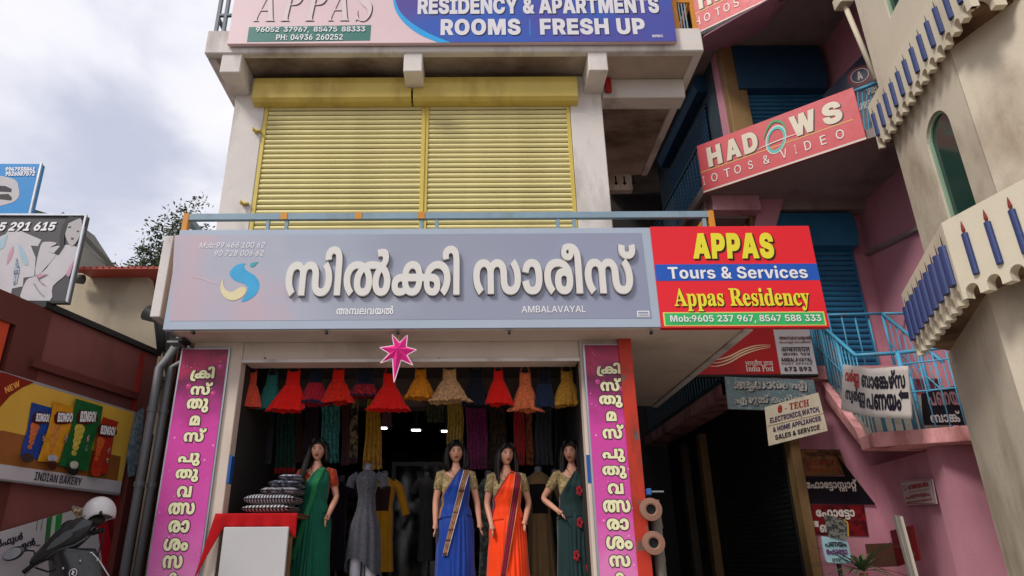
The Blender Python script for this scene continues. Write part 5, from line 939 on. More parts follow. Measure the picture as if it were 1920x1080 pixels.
t.links.new(nz.outputs[0], rp.inputs[0]); t.links.new(rp.outputs[0], t.nodes['Principled BSDF'].inputs['Base Color'])
def cv2(lst): return [A.uv(*p) for p in lst]
ztop = zT - A.o.z; zbt = zB - A.o.z + .002; ur = xR - A.o.x
edge = cmr([A.uv(736, -8), A.uv(741, 18), A.uv(757, 42), A.uv(785, 64), A.uv(822, 80)], False, 6)
edge2 = cmr([A.uv(739, -8), A.uv(748, 18), A.uv(766, 38), A.uv(796, 58), A.uv(822, 70), A.uv(845, 79)], False, 6)
e1 = [tuple(p) for p in edge]; e2 = [tuple(p) for p in edge2]
A.shape([(e1[0][0] - .0, ztop)] + e1[:-1] + [(e1[-1][0], zbt), (ur - .004, zbt), (ur - .004, ztop)], PR('cyan', '2f9fe0'), 1, 'print', uvs=True)
A.shape([(e2[0][0] + .0, ztop)] + e2[:-1] + [(e2[-1][0], zbt), (ur - .004, zbt), (ur - .004, ztop)], vio, 2, 'print', uvs=True)
m_wh = PR('white2', 'd9d6dc')
def bt(s_, box, **k): A.text('b', s_, box, m_wh, lay=2, off=.02, shadow=(PR('violet_dark', '241a3c'), .012, -.012, .004), **k)
bt('RESIDENCY & APARTMENTS', (784, 1234, -4, 26)); bt('ROOMS', (827, 975, 37, 66), track=.04); bt('FRESH UP', (1013, 1208, 36, 65), track=.03)
A.line([(993, 37), (994, 66)], .008, PR('cyan', '2f9fe0'), 3)
A.text('b', 'WMC', (1222, 1243, 66, 71), m_wh, lay=2)
A.text('s', 'APPAS', (478, 702, -26, 42), PR('pinkwhite', 'd9c8ca'), lay=1, slant=.18, off=-.012, track=.12, shadow=(PR('maroon_shadow', '4a2a33'), .012, -.012, 0))
A.shape([(467, 51), (696, 47), (694, 76), (463, 79)], PR('green_teal', '3b746c'), 1)
A.text('b', '96052 37967, 85475 88333', (480, 685, 51, 63), m_pw, lay=2, off=-.01, space=.5)
A.text('b', 'PH: 04936 260252', (518, 643, 65, 76), m_pw, lay=2, off=-.01, space=.4)

# ---------------------------------------------------------------- vertical banners
mg = M('banner_magenta', 'c8409a', .35, .06, 1.4)
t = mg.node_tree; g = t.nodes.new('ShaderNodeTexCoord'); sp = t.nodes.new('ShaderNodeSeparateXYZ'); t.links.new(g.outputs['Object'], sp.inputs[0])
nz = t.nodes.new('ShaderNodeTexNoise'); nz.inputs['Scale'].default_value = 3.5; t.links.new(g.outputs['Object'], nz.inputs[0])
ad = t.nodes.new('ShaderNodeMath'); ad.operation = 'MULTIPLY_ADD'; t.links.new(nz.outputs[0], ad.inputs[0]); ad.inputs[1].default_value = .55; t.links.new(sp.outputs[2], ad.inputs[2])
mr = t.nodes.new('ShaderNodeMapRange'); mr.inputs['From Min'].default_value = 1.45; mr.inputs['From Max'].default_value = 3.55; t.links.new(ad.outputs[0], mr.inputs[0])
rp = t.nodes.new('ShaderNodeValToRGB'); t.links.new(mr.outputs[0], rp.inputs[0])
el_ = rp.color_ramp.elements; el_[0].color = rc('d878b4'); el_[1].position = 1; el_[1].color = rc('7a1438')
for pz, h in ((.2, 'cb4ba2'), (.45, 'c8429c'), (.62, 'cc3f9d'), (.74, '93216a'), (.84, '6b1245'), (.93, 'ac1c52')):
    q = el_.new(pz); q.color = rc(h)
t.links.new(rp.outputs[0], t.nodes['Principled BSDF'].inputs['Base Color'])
m_bl = PR('banner_letter', 'e3dfb4'); m_blk = PR('banner_rim', '150a10'); m_spark = PR('spark', 'e9a8d2'); m_bub = PR('bauble', 'c43a86')
for side in (0, 1):
    lab = ('tall magenta banner with Malayalam letters on the left pillar of the saree shop', 'tall magenta banner with Malayalam letters on the right pillar beside the red steel post')[side]
    tb, tt, tl_, tr_ = ((1080, 655, 343, 428), (1080, 647, 1096, 1174))[side]
    yy = YP
    x0, x1 = X(tl_, tt, yy), X(tr_, tt, yy); zt_ = atY((tl_ + tr_) / 2, tt, yy).z; z0 = .95
    bn = thing('vertical_banner', lab, 'banner', ((x0 + x1) / 2, yy, z0), 'christmas banners on the two shop pillars')
    MB().box(x0 - .02, x1 + .02, yy + .008, yy + .033, z0 - .02, zt_ + .02).build('frame', m_alu, bn, bevel=.003)
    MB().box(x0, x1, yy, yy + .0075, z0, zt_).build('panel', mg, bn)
    P_ = Panel((x0, yy, z0), parent=bn, **FR)
    if side == 0:
        rows = [(359, 402, 688, 714), (359, 398, 718, 740), (351, 391, 748, 773), (357, 375, 780, 797), (346, 386, 804, 828), (335, 375, 850, 873), (330, 372, 880, 903),
                (333, 359, 912, 932), (317, 365, 943, 964), (317, 355, 976, 998), (308, 353, 1010, 1032), (306, 342, 1042, 1065)]
    else:
        rows = [(1119, 1163, 681, 705), (1126, 1164, 710, 733), (1124, 1166, 742, 764), (1137, 1155, 772, 789), (1130, 1169, 797, 822), (1130, 1171, 842, 866),
                (1130, 1174, 874, 897), (1140, 1168, 907, 926), (1131, 1181, 938, 960), (1138, 1178, 973, 993), (1137, 1185, 1006, 1029), (1143, 1181, 1042, 1062)]
    for i, bx in enumerate(rows):
        P_.text('m', 'v%d' % i, bx, m_bl, lay=1, off=.028, outline=(m_blk, .045), seg=3)
    P_.text('m', 'v12', (rows[-1][0] + 4, rows[-1][1] - 4, 1074, 1094), m_bl, lay=1, off=.028, outline=(m_blk, .045))
    rnd = random.Random(side + 4)
    for i in range(46):
        u = rnd.uniform(.02, x1 - x0 - .02); v = rnd.uniform(.1, zt_ - z0 - .03); r = rnd.choice((.003, .004, .005, .009))
        P_.shape([(u + r * math.cos(a * .785), v + r * math.sin(a * .785)) for a in range(8)], m_spark, 1, 'print', uvs=True)
    for (fu, fv) in ((.62, .30), (.25, .42), (.8, .5), (.45, .62), (.88, .2)):
        u, v = fu * (x1 - x0), zt_ - z0 - fv * .9; r = .026
        P_.shape([(u + r * math.cos(a * .524), v + r * math.sin(a * .524)) for a in range(12)], m_bub, 1, 'print', uvs=True)
        P_.shape([(u - .008 + .006 * math.cos(a * .785), v + .008 + .006 * math.sin(a * .785)) for a in range(8)], m_spark, 2, 'print', uvs=True)
# blue band painted on the reveals
for (px, sgn) in ((444, 1), (1096, -1)):
    pass
bl_ = M('blue_band_paint', '1d4f96', .5, .05)
MB().box(X(430, 880, YP) + .0, il + .001, YP + .031, YP + .034, atY(420, 905, YP).z, atY(420, 852, YP).z).build('painted_band', bl_, shop)
MB().box(ir - .003, ir + .06, YP + .031, YP + .034, atY(1100, 905, YP).z, atY(1100, 852, YP).z).build('painted_band', bl_, shop)
MB().box(il + .0005, il + .003, YP + .036, YP + .18, atY(420, 905, YP).z, atY(420, 852, YP).z).build('painted_band', bl_, shop)

# star lantern
st = thing('star_lantern', 'pink paper star lantern with white edges hanging under the grey sign', 'star lantern', atY(746, 655, 6.25))
c = atY(746, 656, 6.25)
tips = [(735, 627), (764, 629), (781, 655), (773, 683), (741, 716), (712, 680), (714, 647)]
tips = [(712, 652), (739, 650 - 2), (735, 626), (749, 643), (764, 628), (762, 651), (781, 656), (763, 666), (774, 685), (752, 675), (739, 717), (736, 672), (713, 681), (730, 663)]
def off_(p, y): return atY(p[0], p[1], y)
mb = MB(); rim = MB()
pts = [off_(p, 6.25) for p in tips]
cf = Vector(c) + Vector((0, -.05, 0)); cb_ = Vector(c) + Vector((0, .05, 0))
k = len(pts)
mb.add([cf, cb_] + pts, [(0, 2 + (i + 1) % k, 2 + i) for i in range(k)] + [(1, 2 + i, 2 + (i + 1) % k) for i in range(k)])
mb.build('paper_body', M('pink_paper', 'e0288a', .5, .2, 14, .2, 50), st)
for i in range(k): rim.tube([pts[i], pts[(i + 1) % k]], .0055, 6)
rim.build('edge_trim', M('white_trim', 'ead4e0', .5), st)
MB().tube([pts[3] + Vector((0, 0, -.0)), atY(745, 620, 6.26)], .003, 5).build('string', M('string', 'a08060', .8), st)

# ================================================================ kids' frocks hung across the opening
def lerp(a, b, t): return a + (b - a) * t
def cloth(name, col, **k):
    k.setdefault('rough', .85); k.setdefault('var', .12); k.setdefault('scale', 9); k.setdefault('sheen', .2); k.setdefault('spec', .15); k.setdefault('bump', .15)
    return M('cloth_' + name, col, **k)
def frock(label, pxc, top, bot, pw, bodw, cols, y=6.95, skirt_top=.42, ruffle=0, seed=1, tilt=0):
    rnd = random.Random(seed)
    T_ = atY(pxc, top, y); B_ = atY(pxc, bot, y); sc = (atY(pxc + 50, bot, y) - atY(pxc - 50, bot, y)).x / 100
    H = T_.z - B_.z; wsk = pw * sc * .6; wb = bodw * sc / 2
    t = thing('frock', label, 'frock', (T_.x, y, T_.z), 'kids frocks hung in a row across the shop opening')
    ph = rnd.uniform(0, 6); nf = rnd.randint(11, 15); dx = tilt * sc
    zw = -H * skirt_top
    def sk(u, v):
        a = 2 * math.pi * u
        nn = noise.noise(Vector((math.cos(a) * 1.4 + seed, math.sin(a) * 1.4, v * 1.6)))
        r = lerp(wb * .95, wsk, (v ** .75)) * (1 + .16 * nn * v + (.03 + .07 * v) * math.sin(nf * a + ph + 1.2 * v + 4 * nn) + .03 * v * math.sin(3 * a + ph * 2))
        z = zw - (H + zw) * v * (1 + .09 * nn) + (.005 * math.sin(3 * a + ph) + .005 * math.sin(nf * a + ph)) * v
        return Vector((r * math.cos(a) + dx * v, r * .5 * math.sin(a), z))
    mb = MB(); mb.sm = True; mb.grid(sk, 72, 8, True); mb.build('skirt', cols[1], t, world=False)
    if ruffle:
        def rf(u, v):
            a = 2 * math.pi * u; q = sk(u, .86 + .13 * v) ; f = 1.05 + .1 * v + .06 * math.sin(29 * a + ph)
            return Vector((q.x * f, q.y * f, q.z + .008 * math.sin(31 * a)))
        m2 = MB(); m2.sm = True; m2.grid(rf, 110, 2, True); m2.build('ruffle', cols[2] if len(cols) > 2 else cols[1], t, world=False)
    def bo(u, v):
        a = 2 * math.pi * u
        r = wb * (1.02 - .18 * v + .16 * v * v * (1.5 - v)) 
        z = lerp(zw - .005, -H * .06, v) + (-.03 * H / .45 * abs(math.sin(a)) * v)
        return Vector((r * math.cos(a), r * .45 * math.sin(a), z))
    m3 = MB(); m3.sm = True; m3.grid(bo, 32, 6, True); m3.build('bodice', cols[0], t, world=False, solid=.002)
    s_ = MB(); s_.sm = True
    for k in (-1, 1):
        s_.tube([(k * wb * .75, .01, -H * .09), (k * wb * .6, -.005, 0), (k * wb * .35, 0, .03)], .006, 6)
    s_.build('strap', cols[0], t, world=False)
    h = MB(); h.tube([(-wb * .8, 0, .0), (-wb * .3, 0, .035), (0, 0, .045), (wb * .3, 0, .035), (wb * .8, 0, .0)], .004, 6); h.tube([(0, 0, .045), (0, 0, .075), (.012, 0, .09), (0, 0, .105), (-.01, 0, .095)], .002, 5)
    h.build('hanger', m_black, t, world=False)
    sa = MB(); sa.sm = True
    sa.grid(lambda u, v: Vector((wb * 1.03 * math.cos(6.283 * u), wb * .55 * math.sin(6.283 * u), zw + .012 - .024 * v)), 28, 1, True)
    sa.build('sash', cols[0], t, world=False, solid=.003)
    return t
c_coral = cloth('coral', 'e4553c', fine=90); c_red = cloth('red', 'd8160f'); c_red2 = cloth('scarlet', 'dc2412', fine=60); c_teal = cloth('teal_sequin', '1f6e68', fine=110, rough=.4, bump=.6)
c_navy = cloth('navy', '141a30'); c_pinkr = cloth('pink_red', 'b01c34', fine=100); c_org = cloth('tangerine', 'e08a1c', fine=80); c_peach = cloth('peach', 'd0a070', fine=70); c_ink = cloth('ink', '0d1220', fine=60)
c_salmon = cloth('salmon', 'e87a4c', fine=60); c_must = cloth('mustard', 'cc9438', fine=70); c_lace = cloth('blue_lace', '1e2b48', fine=90)
FK = [
 ('coral frock with flared net skirt, first at the left end of the row', 474, 690, 764, 50, 20, (c_coral, c_coral), .42, 0, -6),
 ('teal sequinned frock between the coral and the first scarlet frock', 512, 695, 767, 38, 22, (c_teal, c_teal), .35, 0, 0),
 ('scarlet frock with long plain skirt right of the teal frock', 552, 688, 769, 56, 26, (c_red, c_red), .4, 0, -8),
 ('pink red sequin skirt frock with black navy top', 594, 687, 758, 46, 24, (c_navy, c_pinkr, c_navy), .42, 1, 0),
 ('red frock overlapping the pink sequin skirt frock', 636, 686, 755, 50, 22, (c_red, c_red2), .4, 0, 2),
 ('navy embroidered frock with red peplum left of the star', 686, 688, 745, 48, 32, (c_navy, cloth('red_embroidery', '7c1a2a', c2='c02028', c2s=30, fine=80), c_navy), .55, 1, 0),
 ('bright red puffy frock hanging behind the star lantern', 731, 692, 769, 58, 24, (c_red, c_red, c_red), .42, 1, 0),
 ('tangerine orange frock right of the star lantern', 789, 686, 747, 46, 22, (c_org, c_org, c_org), .4, 1, 0),
 ('pale peach frock with frilly wide net skirt', 843, 686, 754, 58, 26, (c_peach, cloth('pale_peach', 'c99c72', fine=40), c_peach), .4, 1, 0),
 ('inky black frock between the pale peach and red frocks', 892, 686, 762, 42, 26, (c_ink, c_ink), .36, 0, 0),
 ('small plain red frock right of the inky frock', 934, 688, 758, 42, 18, (c_red, c_red), .35, 0, 0),
 ('salmon pink frock with long bodice and frilled hem', 984, 690, 770, 44, 22, (c_salmon, c_salmon, c_salmon), .42, 1, 0),
 ('dark blue lace frock left of the mustard frock', 1019, 688, 764, 32, 24, (c_ink, c_lace), .4, 0, 0),
 ('mustard frock with gold speckles, last at the right end of the row', 1062, 688, 761, 50, 24, (c_must, c_must, c_must), .4, 1, 0)]
for i, (lb, pc, tp, bt_, pw, bw, cs, stp, rf, tl) in enumerate(FK):
    frock(lb, pc, tp, bt_, pw, bw, cs, 6.93 + .05 * (i % 2), stp, rf, i + 11, tl)
hr = thing('hanging_rod', 'steel rod under the canopy beam that carries the row of frocks', 'rod', (il, 6.97, 3.2))
zr_ = atY(760, 684, 6.95).z + .1
MB().tube([(il, 6.96, zr_), (ir, 6.96, zr_)], .012, 8).build('rod', m_steel, hr)
for q in range(5):
    x = il + .15 + q * (ir - il - .3) / 4
    MB().tube([(x, 6.96, zr_ + .013), (x, 6.96, 3.268)], .006, 6).build('drop_wire', m_steel, hr)
x0s = il

# ---------------------------------------------------------------- long dress cloths hung on the second rod
def drape(label, p0, p1, top, bot, mat, y, hem=None, hemf=.06, seed=1, pl=6, q0=None, q1=None):
    a, b = atY(p0, top, y), atY(p1, top, y); a2, b2 = atY(q0 if q0 else p0, bot, y), atY(q1 if q1 else p1, bot, y)
    t = thing('hanging_cloth', label, 'fabric', ((a.x + b.x) / 2, y, a.z), 'cloths hung behind the frocks')
    rnd = random.Random(seed); ph = rnd.uniform(0, 6)
    def fn(u, v, dz=0):
        x = lerp(lerp(a.x, b.x, u), lerp(a2.x, b2.x, u), v)
        return Vector((x + .006 * math.sin(9 * v + ph), y + (.012 + .02 * v) * math.sin(pl * 6.283 * u + ph + .8 * math.sin(3 * v)) + dz, lerp(a.z, a2.z, v) + .012 * math.sin(pl * 6.283 * u + ph) * v))
    mb = MB(); mb.sm = True; mb.grid(lambda u, v: fn(u, v * (1 - hemf)), 40, 10)
    mb.build('fabric', mat, t, solid=.003)
    m2 = MB(); m2.sm = True; m2.grid(lambda u, v: fn(u, (1 - hemf) + hemf * v, -.001), 40, 2); m2.build('hem', hem or mat, t, solid=.003)
    m3 = MB(); m3.tube([(a.x - .02, y, a.z), (b.x + .02, y, a.z)], .008, 6); m3.tube([((a.x + b.x) / 2, y, a.z), ((a.x + b.x) / 2, y, a.z + .1)], .004, 5); m3.build('hanger', m_black, t)
f_teal = cloth('sea_green', '2a766c', c2='163f3d', c2s=26, c2t=.56); f_dg = cloth('bottle_green', '16382f', c2='25564a', c2s=40, c2t=.58); f_pur = cloth('aubergine', '40203a', fine=50)
f_pt = cloth('patterned_teal', '2f7070', c2='4f9a94', c2s=22, c2t=.5); f_mar = cloth('maroon', '5a1c26', fine=60); f_cr = cloth('cream_print', 'a88f63', c2='2b1f18', c2s=18, c2t=.5)
f_mu = cloth('mustard_pleats', 'c08c1c', fine=30); f_ye = cloth('straw_yellow', 'caa848', fine=30); f_mag = cloth('plum', '66164a', c2='8c2460', c2s=30, c2t=.5)
f_brn = cloth('bronze_net', '4a3214', c2='1b140c', c2s=20, c2t=.5); f_rd = cloth('crimson', 'c01818'); f_chk = cloth('red_gold_check', 'a02020', c2='c08a40', c2s=34, c2t=.52); f_gr = cloth('charcoal', '3a3c44'); f_bl = cloth('black_net', '0d0c0e', fine=60)
for k_, a_ in enumerate([
 ('sea green printed cloth at the far left of the shop', 449, 490, 740, 878, f_teal, None, .06, 446, 479),
 ('bottle green pleated cloth with red hem', 522, 553, 740, 888, f_dg, cloth('hem_red', 'a3180f'), .07, 513, 553),
 ('dark aubergine cloth left of the green saree mannequin', 575, 600, 745, 862, f_pur, None, .06, 568, 596),
 ('patterned teal cloth behind the green saree mannequin', 603, 638, 745, 868, f_pt, None, .06, 604, 636),
 ('narrow maroon cloth beside the patterned teal cloth', 642, 656, 745, 872, f_mar, None, .06, 640, 654),
 ('narrow cream and dark print cloth', 660, 672, 745, 868, f_cr, cloth('hem_maroon', '4a1820'), .08, 652, 669),
 ('mustard pleated skirt cloth hanging under the navy frock', 690, 712, 740, 880, f_mu, None, .05, 680, 717),
 ('straw yellow cloth left of the blue saree mannequin', 840, 868, 745, 838, f_ye, None, .1, 838, 869),
 ('plum net cloth between blue and orange saree mannequins', 874, 912, 745, 880, f_mag, None, .06, 876, 916),
 ('bronze net cloth behind the orange saree mannequin', 920, 948, 745, 880, f_brn, None, .06, 916, 950),
 ('crimson cloth hanging under the salmon frock', 965, 984, 745, 872, f_rd, None, .06, 962, 985),
 ('red and gold checked cloth beside the crimson one', 986, 997, 745, 872, f_chk, None, .06, 986, 1000),
 ('charcoal grey cloth under the blue lace frock', 1004, 1034, 745, 872, f_gr, None, .06, 1002, 1036),
 ('black net cloth behind the dark green saree mannequin', 1044, 1082, 745, 890, f_bl, None, .06, 1040, 1086),
 ('dark slate cloth between the sea green and bottle green cloths', 496, 516, 745, 870, f_gr, None, .06, 488, 509),
 ('rust brown cloth right of the bottle green pleated cloth', 556, 568, 745, 866, cloth('rust_brown', '5a2a14', fine=40), None, .06, 553, 566),
 ('faded rose cloth beside the mustard pleated skirt cloth', 716, 732, 745, 800, cloth('faded_rose', '7a4048', fine=40), None, .06, 718, 736),
 ('olive printed cloth left of the plum net cloth', 800, 832, 745, 792, cloth('olive_print', '5a5a2c', c2='2c3018', c2s=26, c2t=.5), None, .06, 800, 832)]):
    drape(a_[0], a_[1], a_[2], a_[3], a_[4], a_[5], 7.75 + .06 * (k_ % 2), a_[6], a_[7], k_ + 3, 4 + k_ % 3, a_[8], a_[9])

# ---------------------------------------------------------------- mannequins
m_skin = M('mannequin_skin', 'c48c74', .45, .05, 4, spec=.45)
m_hair = M('hair', '120c0b', .5, .3, 30, .5, 120)
m_lip = M('lip_paint', '7a2a28', .4); m_eye = M('eye_paint', '1a1210', .4); m_scl = M('eye_white', 'b5aaa2', .4)
def body(t, la, ra, headyaw=0):
    """la / ra: (elbow, wrist) for viewer-left and viewer-right arm; local coordinates, facing -Y."""
    me = bpy.data.meshes.new('body')
    V_ = [(0, 0, .95), (0, 0, 1.06), (0, -.005, 1.2), (0, -.01, 1.33), (0, 0, 1.42), (0, .0, 1.475), (0, -.012, 1.53)]
    R__ = [(.15, .11), (.115, .09), (.125, .095), (.125, .085), (.09, .06), (.042, .042), (.042, .042)]
    E_ = [(0, 1), (1, 2), (2, 3), (3, 4), (4, 5), (5, 6)]
    hands = []
    for sx, (el, wr) in ((-1, la), (1, ra)):
        b = len(V_)
        sh_ = (sx * .155, .005, 1.385)
        hd = Vector(wr) + (Vector(wr) - Vector(el)).normalized() * .05
        V_ += [(sx * .09, 0, 1.39), sh_, tuple((Vector(sh_) + Vector(el)) / 2), el, tuple((Vector(el) * .55 + Vector(wr) * .45)), wr, tuple(hd)]
        R__ += [(.06, .055), (.05, .05), (.041, .041), (.033, .033), (.032, .032), (.021, .024), (.014, .034)]
        E_ += [(3, b)] + [(b + i, b + i + 1) for i in range(6)]
        hands.append((Vector(wr), hd, sx))
        b2 = len(V_)
        V_ += [(sx * .085, .0, .86), (sx * .095, 0, .5), (sx * .09, .01, .1)]
        R__ += [(.085, .09), (.06, .06), (.035, .04)]
        E_ += [(0, b2), (b2, b2 + 1), (b2 + 1, b2 + 2)]
    me.from_pydata(V_, E_, [])
    o = bpy.data.objects.new('body', me); COL.objects.link(o)
    md = o.modifiers.new('skin', 'SKIN')
    for i, r in enumerate(R__): me.skin_vertices[0].data[i].radius = r
    me.skin_vertices[0].data[0].use_root = True
    o.modifiers.new('sub', 'SUBSURF').levels = 2
    dg = bpy.context.evaluated_depsgraph_get()
    me2 = bpy.data.meshes.new_from_object(o.evaluated_get(dg))
    bpy.data.objects.remove(o)
    mb = MB(); mb.sm = True
    mb.add([v.co.copy() for v in me2.vertices], [tuple(p.vertices) for p in me2.polygons])
    # fingers, rooted in the palm
    for wr, hd, sx in hands:
        d = (hd - wr).normalized(); side = Vector((0, -1, 0)) if abs(d.x) < .8 else Vector((0, 0, 1))
        side = (side - d * side.dot(d)).normalized(); nn = d.cross(side)
        for i, L in enumerate((.062, .072, .068, .052)):
            off = side * (.024 - .016 * i); c = nn * (-.012 * sx)
            mb.tube([hd + off * .9 - d * .01, hd + off * 1.1 + d * L * .45 + c * .3, hd + off * 1.15 + d * L * .8 + c, hd + off * 1.1 + d * L + c * 1.6], [.0085, .008, .007, .0045], 7)
        mb.tube([wr + side * .012 + d * .01, wr + side * .036 + d * .04, wr + side * .04 + d * .075], [.011, .009, .006], 7)
    # head
    cy, sy = math.cos(headyaw), math.sin(headyaw)
    def hp(u, v):
        a = 2 * math.pi * u; th = math.pi * v
        x = math.sin(a) * math.sin(th); y = -math.cos(a) * math.sin(th); z = math.cos(th)
        X_, Y_, Z_ = x * .073, y * .092, z * .112
        if z < 0:
            k_ = 1 - .38 * (-z) ** 1.3; X_ *= k_
            if y > 0: Y_ *= 1 - .5 * (-z)
        front = max(0, -y)
        fx, fz = X_ / .02, (Z_ + .018) / .03
        Y_ -= .019 * math.exp(-(X_ / .011) ** 2) * math.exp(-((Z_ + .022) / .02) ** 2) * (front > .2)       # nose
        Y_ -= .008 * math.exp(-(X_ / .008) ** 2) * math.exp(-((Z_ - .005) / .03) ** 2) * (front > .2)
        Y_ -= .007 * math.exp(-(X_ / .022) ** 2) * math.exp(-((Z_ + .056) / .010) ** 2) * (front > .2)       # mouth
        Y_ -= .010 * math.exp(-(X_ / .022) ** 2) * math.exp(-((Z_ + .095) / .016) ** 2) * (front > .2)       # chin
        for s in (-1, 1):
            Y_ += .009 * math.exp(-((X_ - s * .029) / .015) ** 2) * math.exp(-((Z_ - .006) / .011) ** 2) * (front > .2)
        return Vector((X_ * cy - Y_ * sy, X_ * sy + Y_ * cy - .018, Z_ + 1.612))
    mb.grid(hp, 48, 36, True)
    mb.build('body', m_skin, t, world=False)
    def rot(p): return Vector((p[0] * cy - p[1] * sy, p[0] * sy + p[1] * cy - .018, p[2] + 1.612))
    fc = MB(); fc.sm = True; lm = MB(); lm.sm = True; ew = MB(); ew.sm = True
    for s in (-1, 1):
        c = rot((s * .029, -.0795, .006)); ew.ball(c, (.0145, .006, .0065), 10, 6)
        c = rot((s * .028, -.084, .006)); fc.ball(c, (.0055, .0035, .0055), 8, 6)
        fc.tube([rot((s * .015, -.088, .0255)), rot((s * .03, -.0865, .0305)), rot((s * .046, -.074, .0245))], [.0022, .0024, .001], 5)
        fc.tube([rot((s * .014, -.083, .010)), rot((s * .029, -.0865, .0135)), rot((s * .044, -.074, .010))], [.0014, .0018, .001], 5)
    lm.tube([rot((-.022, -.081, -.053)), rot((-.008, -.0945, -.0505)), rot((0, -.0965, -.052)), rot((.008, -.0945, -.0505)), rot((.022, -.081, -.053))], [.0015, .0035, .0035, .0035, .0015], 6)
    lm.tube([rot((-.018, -.083, -.057)), rot((0, -.095, -.061)), rot((.018, -.083, -.057))], [.0015, .005, .0015], 6)
    ew.build('eye', m_scl, t, world=False); fc.build('brow_and_iris', m_eye, t, world=False); lm.build('lips', m_lip, t, world=False)
def hair(t, style, headyaw=0, seed=0):
    rnd = random.Random(seed); mb = MB(); mb.sm = True
    cy, sy = math.cos(headyaw), math.sin(headyaw)
    L = {'bob': .27, 'long': .40, 'side': .42, 'short': .2}[style]
    def cap(u, v):
        a = 2 * math.pi * u; th = .62 * math.pi * v
        fr = max(0, math.cos(a))                     # 1 at the face
        th *= (1 - .42 * fr ** .6)
        x = math.sin(a) * math.sin(th); y = -math.cos(a) * math.sin(th); z = math.cos(th)
        n_ = 1 + .03 * math.sin(17 * a) * math.sin(th)
        X_, Y_, Z_ = x * .098 * n_, y * .114 * n_ + .012, z * .137
        return Vector((X_ * cy - Y_ * sy, X_ * sy + Y_ * cy - .018, Z_ + 1.612))
    mb.grid(cap, 56, 14, True)
    for i in range(74):                                # locks falling round back and sides
        a = lerp(.17, .83, (i + rnd.random()) / 74) * 2 * math.pi
        th = .33 * math.pi; r = 1.0
        x0, y0, z0 = math.sin(a) * .083, -math.cos(a) * .10 + .008, .075
        l = L * rnd.uniform(.85, 1.05); wv = rnd.uniform(0, 6)
        fl = 1.12 + rnd.uniform(0, .35)
        if style == 'side' and x0 > 0: l = .2
        pts = []
        for k in range(6):
            q = k / 5
            X_ = x0 * lerp(1, fl, math.sin(q * 2.2)) + .007 * math.sin(5 * q + wv); Y_ = y0 * lerp(1, fl, q) + .006 * math.cos(6 * q + wv); Z_ = z0 - l * q
            if style == 'side' and x0 < 0: X_ -= .045 * q * q; Y_ -= .07 * q
            pts.append(Vector((X_ * cy - Y_ * sy, X_ * sy + Y_ * cy - .018, Z_ + 1.612)))
        mb.tube(pts, [.012, .017, .017, .015, .011, .003], 6)
    for i in range(9):                                 # fringe swept across the brow
        s = -1 if i < 4 else 1; q = (i % 4.5) / 4.5
        st_ = Vector((.01 * s, -.06, .118)); en = Vector((s * lerp(.045, .078, q), -.085 + .05 * q, lerp(.055, -.01, q)))
        pts = [st_, (st_ + en) / 2 + Vector((s * .012, -.028, .012)), en]
        pts = [Vector((p.x * cy - p.y * sy, p.x * sy + p.y * cy - .018, p.z + 1.612)) for p in pts]
        mb.tube(pts, [.012, .014, .005], 6)
    mb.build('hair', m_hair, t, world=False)
def torso_r(z):
    """half-width, half-depth of the dressed figure at height z."""
    T = [(0, .215, .16), (.3, .19, .15), (.6, .178, .14), (.85, .172, .13), (.95, .165, .122), (1.03, .145, .11), (1.1, .122, .1), (1.2, .13, .118), (1.28, .14, .125), (1.36, .145, .1), (1.42, .12, .08), (1.46, .07, .06)]
    for (z0, a0, b0), (z1, a1, b1) in zip(T, T[1:]):
        if z <= z1:
            q = max(0, (z - z0) / (z1 - z0)); q = q * q * (3 - 2 * q); return lerp(a0, a1, q), lerp(b0, b1, q)
    return T[-1][1:]
def tp(x_frac, z, off=.0):
    a, b = torso_r(z); x_frac = max(-1, min(1, x_frac)); an = math.asin(x_frac)
    bust = .024 * math.exp(-((z - 1.27) / .05) ** 2) * (math.exp(-((x_frac - .45) / .28) ** 2) + math.exp(-((x_frac + .45) / .28) ** 2))
    return Vector(((a + off) * x_frac, -(b + off) * math.cos(an) - bust, z))
